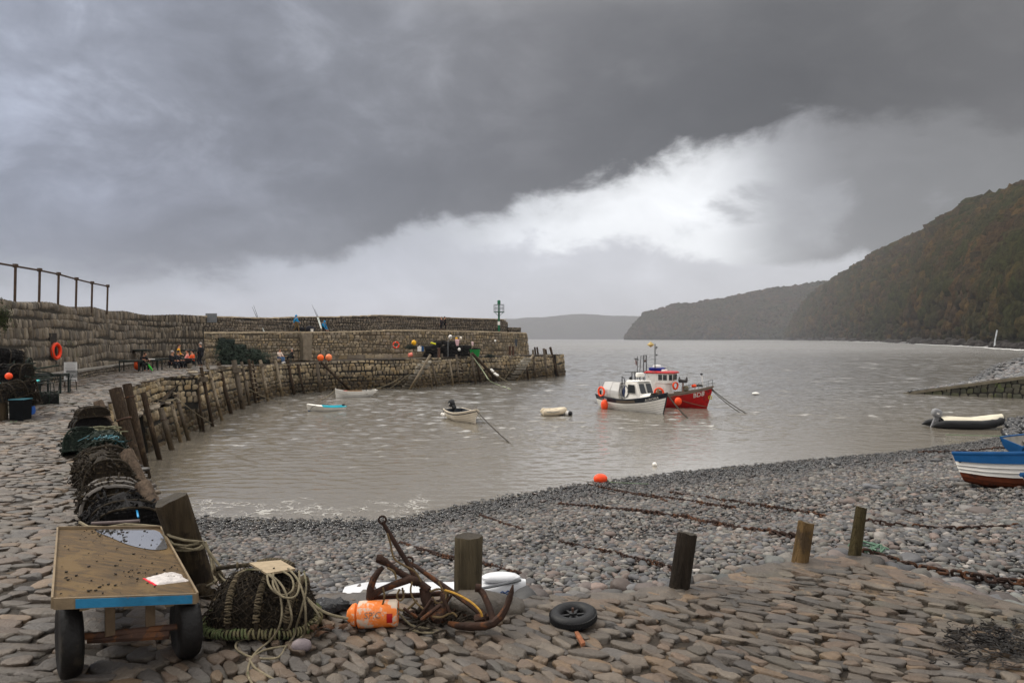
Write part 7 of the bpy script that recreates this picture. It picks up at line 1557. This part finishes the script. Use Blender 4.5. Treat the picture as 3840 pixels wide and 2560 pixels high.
chain([(1500, 2039), (1620, 2080), (1720, 2108), (1830, 2127), (1900, 2150), (1965, 2165)], 'rusty chain passing behind the greenish post', .10, .013)
chain([(1800, 1935), (1880, 1965), (1960, 1990)], 'short rusty chain on the wet shingle above the greenish post', .12, .013)
chain([(3150, 2080), (3200, 2078), (3302, 2096), (3361, 2120), (3482, 2154), (3627, 2178), (3724, 2195), (3850, 2203), (3980, 2204)], 'heavy brown chain along the corner of the cobbles from the thin olive post', .12, .017, quay=True, lift=.05)
chain([(3249, 1962), (3336, 1977), (3482, 1987), (3676, 1989), (3850, 1977), (3950, 1970)], 'long thin chain reaching right across the shingle below the hauled-out boats', .13, .014)
chain([(3341, 1919), (3433, 1933), (3480, 1937)], 'short chain piece on the shingle below the blue and white boat', .13, .014)
chain([(3454, 1698), (3540, 1698), (3623, 1696), (3700, 1690), (3776, 1683), (3850, 1676)], 'thick chain on the shingle near the water behind the blue open boat', .28, .032)
wl_ = [Vector((30.2 + 3.5 * k, lerp(37.5, 39.5, k), beach_z(30.2 + 3.5 * k, lerp(37.5, 39.5, k)) + .12)) for k in np.linspace(-1.0, 2.2, 14)]
tag(MB().tube(wl_, [.05, .14, .2] + [.24] * 11, 8, wob=.25).build('weedy_rope', MROPED), 'thick dark weedy mooring rope lying along the water edge on the right', 'rope')
rope('shore_line', [at(3546, 1629, WZ + .1), atd(3860, 1637, 30)], .02, MROPEG, 'pale line stretched from the water to the right over the shingle', sag=.0)
gt_ = MB(); gc = at(3285, 2000, -.5)
for _ in range(15): 
    p = gc + Vector((random.gauss(0, .12), random.gauss(0, .08), random.uniform(0, .04))); gt_.tube(sm([p, p + Vector((random.uniform(-.15, .15), random.uniform(-.1, .1), random.uniform(.02, .1))), p + Vector((random.uniform(-.25, .25), random.uniform(-.1, .1), 0))], 1), .012, 5)
gc2 = Vector((3.93, 7.45, beach_z(3.93, 7.45) + .02)); go = gt_.build('net_scrap', paint('net_mint', 96, 122, 104, rough=.8)); go.location = gc2 - gc; tag(go, 'scrap of pale green netting on the shingle beside the thin olive post', 'net')
# seaweed strewn at the right of the apron
sw = MB()
for _ in range(300):
    px, py = random.gauss(3760, 130), random.gauss(2410, 40)
    if py < 2330 or px < 3480: continue
    p = at(px, py, .028); pts = [p]
    for _ in range(4): pts.append(pts[-1] + Vector((random.uniform(-1, 1) * .05, random.uniform(-1, 1) * .04, random.uniform(-.02, .025))))
    for q in pts: q.z = max(q.z, .03)
    sw.tube(sm(pts, 1), random.uniform(.002, .006), 4, flat=.5)
tag(sw.build('seaweed', mat('weed_dark', (.007, .005, .004), rough=.5, var=.5)), kind='stuff')
# ---------------------------------------------------------------- railing on the high wall
MRAIL = mat('rail_rust', (.07, .045, .03), rough=.8, var=.4, ns=6, bump=.4)
rl = thing('railing', 'rusty iron railing of six posts and one top rail on the high wall', 'railing', tuple(atd(149, 1136, 31.3)))
ro = Vector(rl.location); RP = [(58, 992, 1140, 29), (149, 1008, 1138, 31.3), (220, 1023, 1146, 33.7), (287, 1042, 1152, 36.2), (346, 1057, 1164, 39), (404, 1069, 1168, 41.6)]
tops = []
for px, y0, y1, Yv in RP:
    a, b = atd(px, y0, Yv + .5), atd(px - 3, y1 + 6, Yv + .5); b.z = min(b.z, 3.6)
    MB().tube([b - ro, a - ro], .055, 7).build('post', MRAIL, rl); MB().box(a - ro + Vector((0, 0, -.05)), (.15, .15, .16)).build('rail_socket', MRAIL, rl, smooth=False); tops.append(a - Vector((0, 0, .07)))
tops = [tops[0] + (tops[0] - tops[1]) * 1.5] + tops
MB().tube([p - ro for p in tops], .045, 7).build('top_rail', MRAIL, rl)
# ---------------------------------------------------------------- lifebuoys
MLB = paint('lifebuoy_orange', 240, 62, 22, rough=.5, var=.12); MBAND = mat('reflective_band', (.55, .52, .48), rough=.4)
def lifebuoy(loc, nrm, R, label, board=True):
    M2_ = Vector((0, 0, 1)).rotation_difference(Vector(nrm).normalized()).to_matrix(); t_ = thing('lifebuoy', label, 'lifebuoy', tuple(loc), group='lifebuoys hung on the walls')
    MB().torus((0, 0, 0), R * .82, R * .2, M2_, 32, 10).build('ring', MLB, t_)
    for a in (.6, 2.2, 3.8, 5.3):
        b = MB(); p = [M2_ @ Vector((R * .82 * math.cos(a + q), R * .82 * math.sin(a + q), 0)) for q in (-.09, .09)]; b.tube(p, R * .215, 10, cap=False); b.build('band', MBAND if not board else MLB, t_)
    MB().tube([M2_ @ Vector((R * 1.04 * math.cos(a), R * 1.04 * math.sin(a), R * (.05 + .05 * math.sin(a * 4)))) for a in np.linspace(0, 2 * PI, 33)[:-1]], .012, 5, closed=True).build('grab_line', MROPE, t_)
    if board: n_ = Vector(nrm).normalized(); MB().box(-n_ * .16 + Vector((0, 0, .12)), (.62, .06, 1.5), math.atan2(n_.y, n_.x) + PI / 2).build('back_board', mat('tarred_board', (.028, .024, .02), var=.4, ns=4), t_, smooth=False)
    return t_
lifebuoy(atd(211, 1316, 33.0) , (.96, .12, .02), .42, 'orange lifebuoy on a dark board on the high wall above the white notice')
lifebuoy(atd(1485, 1293, 76.7), (.35, -.93, 0), .40, 'orange lifebuoy with pale bands on the ochre upper wall', board=False)
# ---------------------------------------------------------------- harbour light
b0 = atd(1871, 1247, 94.2); hl = thing('harbour_light', 'green harbour light post with a railed platform at the end of the upper walk', 'beacon', tuple(b0))
MGN = paint('beacon_green', 22, 92, 62, rough=.5, var=.2)
MB().lathe([(.16, -.1), (.16, .9), (.14, .95), (.125, 2.9), (.125, 3.2)], 14).build('pole', MGN, hl); MB().lathe([(.17, 1.05), (.17, 1.55)], 14).build('white_band', MWHITE, hl)
bk = MB(); bk.lathe([(.70, 2.78), (.74, 2.82), (.74, 2.86), (.02, 2.86)], 20); bk.tube([(.60 * math.cos(a), .60 * math.sin(a), 2.8) for a in (0, PI)], .03, 5)
for a in np.linspace(0, 2 * PI, 5)[:-1]: bk.tube([(.12 * math.cos(a), .12 * math.sin(a), 2.35), (.6 * math.cos(a), .6 * math.sin(a), 2.8)], .03, 5)
bk.build('platform', MGN, hl); cg = MB()
for a in np.linspace(0, 2 * PI, 17)[:-1]: cg.tube([(.70 * math.cos(a), .70 * math.sin(a), 2.84), (.70 * math.cos(a), .70 * math.sin(a), 3.86)], .022, 5)
for z in (3.86, 3.35): cg.torus((0, 0, z), .70, .025, None, 24, 5)
cg.build('guard_rail', MGREY, hl); MB().lathe([(.12, 3.1), (.12, 3.85), (.22, 3.9), (.22, 4.4), (.16, 4.46), (.02, 4.5)], 14).build('lamp_head', MGN, hl)
# ---------------------------------------------------------------- fishing rods and tackle
MROD = mat('rod_black', (.03, .03, .032), rough=.4); MRODW = paint('rod_white', 215, 220, 212)
for (a, m_, c, Yv, lab) in (((990, 1247), (963, 1190), (945, 1150), 67.6, 'left rod of the far left pair leaning on the parapet'), ((992, 1247), (967, 1190), (951, 1144), 67.4, 'right rod of the far left pair leaning on the parapet'), ((1204, 1232), (1190, 1190), (1170, 1142), 74, 'left rod of the pair beside the crouching person'), ((1206, 1232), (1194, 1190), (1180, 1158), 74, 'right rod of the pair beside the crouching person')):
    A_, M2_, C_ = atd(*a, Yv), atd(*m_, Yv + .8), atd(*c, Yv + 1.2); r = thing('fishing_rod', 'white-butted fishing rod, ' + lab, 'fishing rod', tuple(A_), group='fishing rods on the upper walk')
    MB().tube([Vector(), M2_ - A_], .045, 6).build('butt', MRODW, r); MB().tube([M2_ - A_, C_ - A_], [.030, .012], 5).build('tip', MROD, r)
def lumpbag(p, sx, sz, m, name, lab, cat, group=None):
    o = npmesh(name, lumpy(I2, .35, 1.4, random.randint(0, 50), .7) * np.array([sx, sx * .7, sz]), F2, m); o.location = p + Vector((0, 0, sz * .7)); return tag(o, lab, cat, group)
lumpbag(atd(922, 1249, 66.8), .4, .45, CB, 'tackle_bag', 'black tackle bag by the white bucket on the upper walk', 'bag'); lumpbag(atd(1128, 1244, 73.4), .42, .3, CB, 'tackle_bag', 'low black bag just behind the walking person in blue', 'bag'); lumpbag(atd(1164, 1244, 73.8), .48, .40, CN, 'tackle_bag', 'square dark tackle box between the two people in blue', 'bag')
def tangle(p, sx, sz, m, name, lab, cat, n=150, group=None):
    o = MB()
    for _ in range(n):
        a, q = random.uniform(0, 2 * PI), random.random() ** .5; c = Vector((sx * q * math.cos(a), sx * .75 * q * math.sin(a), sz * 1.4 * (1 - q * q) * random.random())); pts = [c]
        v_ = Vector((random.gauss(0, 1), random.gauss(0, 1), random.gauss(0, .5)))
        for _ in range(5): v_ = v_ * .6 + Vector((random.gauss(0, 1), random.gauss(0, 1), random.gauss(-.1, .5))) * .7; pts.append(pts[-1] + v_ * sx * .16); pts[-1].z = max(pts[-1].z, -.02)
        o.tube(sm(pts, 1), random.uniform(.010, .024), 4, cap=False)
    o.ball((0, 0, sz * .2), sx * .75, 12, (1, .7, sz / sx * .9)); return tag(o.build(name, m, loc=p), lab, cat, group)
def bucket(p, r, h, m, name, lab, cat='bucket', rim=None, group=None, rot=None):
    t_ = MB().lathe([(.01, 0), (r * .8, 0), (r, h), (r * 1.06, h), (r * 1.06, h * .94), (r * .93, h * .94), (r * .76, .03), (.01, .03)], 18).build(name, m, loc=p); MB().tube([Vector((r * math.cos(a), 0, h + r * .5 * math.sin(a) - .02)) for a in np.linspace(0, PI, 9)], r * .04, 5).build('handle', MGREY, t_)
    if rot: t_.rotation_euler = rot
    return tag(t_, lab, cat, group)
bucket(atd(938, 1249, 66.6), .2, .38, MWHITE, 'bucket', 'white bucket beside the black tackle bag on the upper walk'); bucket(atd(1170, 1245, 73.2), .16, .34, MWHITE, 'bucket', 'white bucket in front of the square dark tackle box')
MB1x = MB().box(Vector((0, 0, .1)), (1.0, .05, .8)); nb = MB1x.build('wall_plaque', MGREY, smooth=False, loc=atd(792, 1196, 60.5)); tag(nb, 'small grey plaque high on the dark parapet', 'plaque')
# ---------------------------------------------------------------- orange buoys on the quay, pink bucket, jerrycans
MOB = paint('round_buoy', 255, 112, 44, rough=.45, var=.12)
for px, py, lab in ((1202, 1341, 'left of two big round orange buoys at the quay edge'), (1233, 1340, 'right, paler of two big round orange buoys at the quay edge')):
    p = atd(px, py, 69.0); o = MB().ball((0, 0, 0), .33, 18, (1, 1, 1.06)).build('round_buoy', MOB if px < 1220 else paint('round_buoy_pale', 250, 140, 88), loc=p); MB().lathe([(.07, -.44), (.07, -.33), (.10, -.28)], 10).build('neck', MB().v and MNAVY or MNAVY, o); tag(o, lab, 'buoy', 'big round orange buoys')
bucket(atd(1532, 1332, 75.5), .24, .42, paint('bucket_pink', 232, 130, 110), 'bucket', 'pink bucket lying on its side on the quay', rot=(0, PI / 2 - .2, .5))
def jerry(p, m, lab):
    o = MB().box((0, 0, .3), (.42, .28, .52), jit=.012); o.lathe([(.06, .55), (.06, .64), (.01, .64)], 8); tag(o.build('jerrycan', m, loc=p), lab, 'can', 'jerrycans by the creel heap')
jerry(atd(1573, 1318, 77.2) , MWHITE, 'white jerrycan beside the dark heap of creels'); jerry(atd(1582, 1318, 77.4), MBLUE, 'blue jerrycan beside the white one by the dark heap of creels')
# ---------------------------------------------------------------- piles of creels: green pile by the upper wall, dark heap farther out
pa_ = creel('lobster_pot', 'green creel at the near bottom corner of the big green pile', (0, 0, 0), 0, L=.95, Wd=.62, H=.48, mi=1, net=(6, 6), thick=.012, hoopr=.022, fuzz=16, group='creels piled by the upper wall', fill=.94, fillm=mat('net_deepgreen', (.010, .017, .013), rough=.9, var=.6, ns=8, bump=.9))
slots = []
rowsN = [7, 6, 6, 4, 3]
for lvl, n_ in enumerate(rowsN):
    for i in range(n_):
        k = (i + .5 + (lvl % 2) * .35) / 7.0; p = atd(lerp(775, 1005, k), 1270, lerp(57.0, 63.0, k)); p.z = lvl * .45 + deck_z(p.x, p.y) + random.uniform(-.04, .04); slots.append((p, lvl, i))
POS = ['leftmost', 'second from left', 'third from left', 'fourth from left', 'fifth from left', 'sixth from left', 'rightmost']; LV = ['bottom', 'second', 'third', 'fourth', 'top']
for q, (p, lvl, i) in enumerate(slots):
    lab = f'green netted creel, {POS[i if i < rowsN[lvl] - 1 else 6]} in the {LV[lvl]} layer of the big green pile'
    o = pa_ if q == 0 else dup(pa_, label=lab)
    o['label'] = lab; o.location = p; o.rotation_euler = (random.gauss(0, .08), random.gauss(0, .08), random.uniform(-.5, .5) + (PI / 2 if random.random() < .3 else 0)); sc_ = random.uniform(.88, 1.08); o.scale = (sc_, sc_, sc_)
sc = MB()
for _ in range(330):
    k = random.random(); p = atd(lerp(770, 1005, k), 1270, lerp(56.2, 62.4, k)); p.z = random.uniform(.1, 2.1 * (1 - k * .55)); pts = [p]
    for _ in range(4): pts.append(pts[-1] + Vector((random.uniform(-.3, .3), random.uniform(-.2, .1), random.uniform(-.25, .2))))
    sc.tube(sm(pts, 1), random.uniform(.008, .02), 4)
tag(sc.build('loose_netting', paint('net_teal', 68, 80, 68, rough=.85, var=.4)), 'loose green netting and lines draped over the big green pile of creels', 'netting')
pd_ = creel('lobster_pot', 'x', (0, 0, 0), 0, L=.95, Wd=.66, H=.5, mi=2, net=(6, 6), thick=.012, hoopr=.024, fuzz=16, group='creels in the dark heap on the quay', fill=.94)
slots = []; rowsN = [7, 7, 6, 3]
for lvl, n_ in enumerate(rowsN):
    for i in range(n_):
        k = (i + .5 + (lvl % 2) * .3 + (1.2 if lvl == 3 else .3 if lvl == 2 else 0)) / 7.3; p = atd(lerp(1588, 1795, k), 1270, lerp(79.2, 84.5, k)); p.z = -.06 + lvl * .47 + random.uniform(-.04, .04); slots.append((p, lvl, i))
for q, (p, lvl, i) in enumerate(slots):
    lab = f'black creel, {POS[i if i < rowsN[lvl] - 1 else 6]} in the {LV[lvl] if lvl < 3 else "top"} layer of the dark heap'
    o = pd_ if q == 0 else dup(pd_, label=lab)
    o['label'] = lab; o.location = p; o.rotation_euler = (random.gauss(0, .16), random.gauss(0, .16), random.uniform(-.6, .6)); sc_ = random.uniform(.85, 1.08); o.scale = (sc_, sc_, sc_)
tb_ = atd(1781, 1332, 82.3); tb_.z = -.05; t_ = MB().lathe([(.02, 0), (.48, 0), (.62, .82), (.66, .84), (.66, .88), (.60, .86), (.46, .05), (.02, .05)], 22).build('plastic_tub', paint('tub_green', 28, 128, 58, rough=.45), loc=tb_); tag(t_, 'bright green round tub at the right end of the dark heap', 'tub')
tangle(tb_ + Vector((.05, 0, .75)), .42, .3, MNET[2], 'net_heap', 'black net heaped in the bright green tub', 'net')
for (px, py, Yv, r, m, lab) in ((1689, 1263, 80.5, .22, MWHITE, 'white float on the very top of the dark heap'), (1552, 1285, 78, .28, paint('float_yellow', 238, 178, 30), 'yellow round float hanging on the ochre wall'), (1712, 1269, 80.5, .16, paint('float_yellow', 238, 178, 30), 'small yellow float near the top of the dark heap'), (1722, 1310, 79.4, .17, MWHITE, 'white float hanging low in front of the dark heap'), (1728, 1268, 80.6, .17, MCREAM, 'cream float beside the small yellow one on the dark heap'), (1857, 1278, 86.6, .13, MWHITE, 'tiny white float on the wall right of the green tub')):
    tag(MB().ball(atd(px, py, Yv), r, 12, (1, 1, 1.15)).build('float', m), lab, 'buoy', 'floats about the dark heap')
tangle(atd(1540, 1305, 77.6), .55, .3, MNET[1], 'net_bundle', 'dark net bundle hanging under the yellow float on the wall', 'net')
def ragged(px, py, Yv, w, h, m, lab):
    c = atd(px, py, Yv); rows = [[c + Vector((w * (i - .5) * (1 - .5 * j) + .06 * mnoise.noise((i * 4, j * 4, px)), -.05 - .1 * abs(mnoise.noise((i * 5, j * 3, px))), -h * j)) for i in np.linspace(0, 1, 7)] for j in np.linspace(0, 1, 7)]
    o = MB().grid(rows).build('rag', m); s_ = o.modifiers.new('t', 'SOLIDIFY'); s_.thickness = .02; tag(o, lab, 'cloth')
ragged(1715, 1272, 79.3, .55, .75, paint('rag_pink', 216, 176, 178, rough=.8), 'pale pink cloth hung in the middle of the dark heap'); ragged(1772, 1282, 81.2, .3, .45, paint('rag_pale', 218, 190, 188, rough=.8), 'small pale cloth above the green tub')
tag(MB().tube([atd(1615, 1285, 79.3), atd(1634, 1290, 79.3)], .1, 8).build('yellow_tube', paint('tube_yellow', 220, 215, 40)), 'short yellow tube lying across the dark heap', 'tube')
fr_ = MB(); fr_.tube([atd(1680, 1335, 79.6), atd(1680, 1278, 79.6), atd(1690, 1262, 79.8), atd(1735, 1262, 81)], .05, 6); tag(fr_.build('pipe_frame', MGREY), 'bent grey pipe frame standing in front of the dark heap', 'frame')
for (px, y0, y1, Yv, lab) in ((1646, 1306, 1338, 77.5, 'short rusty iron post left of the right-hand ladder'), (1912, 1300, 1330, 90.5, 'left of two rusty posts at the foot of the end wall'), (1924, 1300, 1330, 91, 'right of two rusty posts at the foot of the end wall')):
    a, b = atd(px, y0, Yv), atd(px, y1 + 2, Yv); tag(MB().lathe([(.01, 0), (.17, 0), (.15, .08), (.15, (a - b).length), (.18, (a - b).length), (.18, (a - b).length + .06), (.01, (a - b).length + .08)], 12).build('iron_bollard', MIRON, loc=b), lab, 'bollard', 'rusty iron posts on the quay')
tangle(atd(1838, 1336, 84.5), .45, .2, MNET[1], 'net_heap', 'low heap of net lying right of the green tub', 'net')
nbd = MB().box((0, 0, 0), (.55, .08, 1.0), .1).build('wall_board', MGREY if False else paint('board_grey', 70, 74, 80), smooth=False, loc=atd(1932, 1284, 93.4)); tag(nbd, 'dark grey board fixed on the end of the upper wall', 'board')
# ropes on the outer quay
rope('mooring_rope', sm([atd(1770, 1332, 80), atd(1815, 1395, 79), atd(1834, 1428, 76), at(1860, 1440, WZ), at(1915, 1459, WZ)], 2), .05, paint('rope_palegreen2', 150, 158, 128, rough=.85), 'pale green mooring rope sagging from the rope-tied pile into the water')
rope('mooring_rope', sm([atd(1808, 1332, 83), atd(1835, 1380, 82), atd(1850, 1398, 81), atd(1870, 1412, 79), at(1918, 1440, WZ)], 2), .05, MROPE, 'pale rope with white floats running from the quay down to the water')
for i, (px, py) in enumerate(((1843, 1386), (1848, 1391), (1856, 1400), (1861, 1404), (1866, 1407))): tag(MB().ball(atd(px, py, 80.5 - i * .3), .15, 8, (1.2, 1, 1)).build('rope_float', MWHITE), 'one of five small white floats threaded on the pale mooring rope', 'buoy', 'floats threaded on the mooring rope')
rope('hand_line', [atd(1598, 1349, 71.4), atd(1463, 1455, 70.6)], .03, MROPE, 'straight line running down left across the stone steps', sag=.1)
rope('hand_line', [atd(1942, 1340, 86.6), atd(1890, 1424, 84.6)], .025, MROPE, 'thin line running down beside the seaward steps', sag=.1)
rope('mooring_rope', sm([atd(662, 1492, 35.6), atd(690, 1515, 35), atd(750, 1560, 36.5), at(800, 1590, WZ)], 2), .022, MROPE, 'line from the notched pile at the landing down to the water on the right')
rope('mooring_rope', sm([atd(662, 1492, 35.6), atd(640, 1504, 35.2), atd(600, 1502, 34.6), atd(545, 1480, 33.6)], 2), .022, MROPE, 'slack line across the sunken landing between two piles')
rope('mooring_rope', [atd(930, 1455, 50.3), at(1055, 1508, WZ)], .022, MROPE, 'thin line from the wall by the left ladder down into the water', sag=.15)
# ---------------------------------------------------------------- cafe furniture
MCAF = mat('cafe_metal', (.022, .03, .027), rough=.5, var=.3, bump=.1); MCAFT = mat('cafe_top', (.045, .055, .05), rough=.3, var=.2, bump=.05)
def table(loc, rz, lab, L_=1.2, Wd=.75, H=.75):
    t_ = thing('cafe_table', lab, 'table', loc, rz, 'dark cafe tables'); MB().box((0, 0, H), (L_, Wd, .04)).build('tabletop', MCAFT, t_, smooth=False)
    for x in (-1, 1):
        for y in (-1, 1): MB().box((x * (L_ / 2 - .05), y * (Wd / 2 - .05), H / 2), (.055, .055, H)).build('leg', MCAF, t_, smooth=False)
    MB().box((0, 0, H - .06), (L_ - .08, Wd - .08, .06)).build('apron', MCAF, t_, smooth=False); return t_
table(tuple(gp(492, 42.4)), .15, 'dark cafe table nearest the sunken landing, empty'); table(tuple(gp(566, 44.0)), .1, 'dark cafe table with papers where the bent person leans'); table(tuple(gp(612, 47.0)), .1, 'empty dark cafe table left of the seated person in the open jacket'); table(tuple(gp(694, 46.6)), .05, 'dark cafe table of the seated group in pink and orange'); table(tuple(at(1062, 1360, -.15) + Vector((0, .9, 0))), .1, 'small cafe table between the two people by the upper wall', .9, .6)
T1 = at(160, 1478, 0); table(tuple(T1 + Vector((.1, .5, 0))), .12, 'dark cafe table nearest the camera, beside the white notice', .85, .7)
def chair(loc, rz, lab):
    t_ = thing('cafe_chair', lab, 'chair', loc, rz, 'dark cafe chairs'); MB().box((0, 0, .45), (.44, .46, .03), jit=.005).build('seat', MCAFT, t_, smooth=False)
    bkm = MB()
    for z in np.linspace(.55, .82, 6): bkm.tube([Vector((-.22 - (z - .45) * .18 - .05 * math.cos(y * 2.2), y * .22 * 2 / 1.0 * .5 * 2, z)) for y in np.linspace(-.5, .5, 7)], .017, 5)
    bkm.build('backrest', MCAF, t_)
    for x in (-1, 1):
        for y in (-1, 1): MB().tube([(x * .18, y * .2, .45), (x * .23, y * .23, 0)], .014, 5).build('leg', MCAF, t_)
    for y in (-1, 1): MB().tube([(.2, y * .22, .45), (.22, y * .26, .62), (.12, y * .26, .67), (-.2, y * .24, .68)], .014, 5).build('armrest', MCAF, t_)
    return t_
chair(tuple(T1 + Vector((-.62, -.1, 0))), .3, 'dark cafe chair left of the nearest table'); chair(tuple(T1 + Vector((.35, -.35, 0))), 1.9, 'dark cafe chair with its back to the camera at the nearest table'); chair(tuple(T1 + Vector((.1, 1.3, 0))), -1.5, 'dark cafe chair on the far side of the nearest table')
sgn = thing('notice_board', 'white free-standing notice board covered in small print behind the cafe chairs', 'sign', tuple(at(270, 1450, 0) + Vector((0, -.1, 0))), .15)
MB().box((0, 0, .66), (.52, .03, .84)).build('panel', paint('notice_white', 232, 230, 228, rough=.5, var=.03), sgn, smooth=False); 
ln = MB()
for i, (z, w_) in enumerate([(1.04, .42), (1.00, .30), (.95, .40), (.92, .36), (.86, .42), (.83, .42), (.80, .40), (.77, .38), (.71, .42), (.68, .40), (.65, .34), (.59, .38), (.56, .30), (.50, .26), (.44, .40), (.41, .36), (.35, .24), (.31, .30)]): ln.box((0, -.018, z), (w_, .004, .011))
ln.build('print_lines', paint('print_grey', 168, 166, 166), sgn, smooth=False)
for x in (-.24, .24): MB().tube([(x, 0, .0), (x, 0, 1.05)], .016, 5).build('leg', MIRON, sgn)
um = MB().lathe([(.005, 0), (.03, .05), (.075, .35), (.06, .60), (.02, .66), (.012, .78), (.001, .80)], 10).build('umbrella', paint('umbrella_green', 40, 170, 40, rough=.5), loc=gp(574, 43.2, .03)); um.rotation_euler = (-.3, -.75, 0); tag(um, 'bright green folded umbrella leaning against the cafe table', 'umbrella')
tag(MB().box((0, 0, .02), (.42, .28, .04), .3).build('papers', MWHITE, smooth=False, loc=gp(566, 44.0, .77)), 'white papers lying on the cafe table by the green umbrella', 'papers')
lumpbag(gp(513, 43.9, .2), .17, .30, CO, 'backpack', 'orange bag beside the person bent over the table', 'bag')
MB_ = MB(); MB_.lathe([(.01, 0), (.55, .0), (.62, .10), (.06, .14), (.01, .14)], 16); MB_.tube([(0, 0, .1), (0, 0, -.9)], .05, 6)
for i, (px, py, Yv) in enumerate(((533, 1316, 47.5), (702, 1316, 52))): tag(MB_.build('patio_heater', MCAF, loc=atd(px, py, Yv)), ['dark flat-topped heater behind the bent person', 'dark flat-topped heater behind the seated group'][i], 'heater', 'dark heaters by the high wall')
# ---------------------------------------------------------------- gear stacked by the stub wall at the left edge
LG = 'creels stacked by the stub wall'
for i, (px, Yv, z, mi, lab) in enumerate(((30, 17.6, .55, 0, 'brown creel on the black bin at the left picture edge'), (10, 18.2, 1.0, 2, 'black creel on the upper left of the stacked gear'), (55, 18.4, 1.0, 0, 'brown creel at the top middle of the stacked gear'), (20, 18.8, 1.4, 2, 'topmost black creel of the gear stacked at the left edge'), (76, 18.0, .62, 0, 'brown creel standing on end above the blue barrel'))):
    p = atd(px, 1270, Yv); p.z = z; o = creel('creel', lab, tuple(p), random.uniform(0, 3), L=.65, Wd=.6, H=.42, mi=mi, net=(7, 7), fuzz=60, hoopm=MWRAPD, group=LG, messy=True, fill=.8)
    if i == 4: o.rotation_euler = (.2, PI / 2 - .2, .5)
tangle(atd(42, 1418, 18.7), .6, .36, MNET[1], 'net_heap', 'dark net heap on top of the gear stacked at the left edge', 'net')
p = at(34, 1585, 0) + Vector((0, .4, 0)); bnb = MB().box((0, 0, .28), (.32, .36, .54), .1, taper=1.06).build('fish_bin', mat('bin_black', (.008, .009, .010), rough=.95, spec=.05), smooth=False, loc=p); MB().box((0, 0, .56), (.36, .40, .02), .1).build('rim', paint('bin_teal', 60, 110, 122), bnb, smooth=False); tag(bnb, 'black plastic fish bin with a pale blue rim at the left edge', 'bin')
stump(at(10, 1580, 0) + Vector((0, 0, .5)), at(10, 1580, 0), .11, .115, MB1, 'short brown timber post at the very left edge of the picture', None, name='timber_post')
p = at(74, 1560, 0) + Vector((0, .3, 0)); tag(MB().lathe([(.01, 0), (.17, 0), (.19, .12), (.15, .35), (.17, .62), (.1, .66), (.01, .66)], 16).build('blue_barrel', paint('barrel_blue', 44, 92, 170, rough=.5), loc=p), 'blue plastic drum between the black bin and the pale cone', 'drum')
p = at(92, 1548, 0) + Vector((0, .2, 0)); tag(MB().lathe([(.01, 0), (.10, 0), (.16, .62), (.01, .62)], 14).build('pale_fender', paint('fender_pale', 170, 150, 138, rough=.7), loc=p), 'pale tapering fender leaning at the stub wall', 'fender')
p = at(160, 1520, 0) + Vector((0, .3, 0)); creel('creel', 'dark creel standing at the foot of the stub wall by the chairs', tuple(p), .6, L=.5, Wd=.5, H=.4, mi=1, net=(7, 7), fuzz=50, group=LG)
bdp = MB().box((0, 0, 0), (1.0, .7, .04), .5).build('cyan_board', paint('board_cyan', 70, 205, 205), smooth=False, loc=Vector((-14.75, 20.4, .83))); tag(bdp, 'turquoise board lying on the stub wall', 'board')
bk2 = MB().box((0, 0, 0), (.7, .04, .5), .3).build('plastic_sheet', CB, smooth=False, loc=Vector((-15.0, 20.2, 1.1))); bk2.rotation_euler = (.3, .35, .2); tag(bk2, 'black plastic sheet leaning over the turquoise board', 'sheet')
crt = creel('crate', 'tall dark green mesh crate standing behind the turquoise board', (-15.6, 21.6, .7), .3, L=.6, Wd=.6, H=.8, mi=1, net=(7, 9), fuzz=10, cat='crate')
tag(MB().ball(atd(33, 1410, 17.8), .09, 10).build('float', MORAN), 'small orange float in the gear stacked at the left edge', 'buoy')
rope('rope_end', sm([at(30, 1578, .02), at(50, 1584, .02), at(70, 1575, .02), at(60, 1568, .02)], 2), .015, MROPEG, 'pale green rope end on the cobbles by the black bin')

wp_ = MB()
for _ in range(260):
    p = atd(random.gauss(14, 16), random.gauss(1195, 26), 26.6); wp_.tube(sm([p, p + Vector((random.uniform(-.1, .1), -.1, random.uniform(.02, .14))), p + Vector((random.uniform(-.2, .2), -.2, random.uniform(-.12, .08)))], 1), random.uniform(.008, .02), 4, flat=.3)
tag(wp_.build('wall_plant', mat('wall_leaf', (.045, .055, .02), var=.5, ns=6)), 'tuft of green weeds growing out of the high wall at the left edge', 'plant')
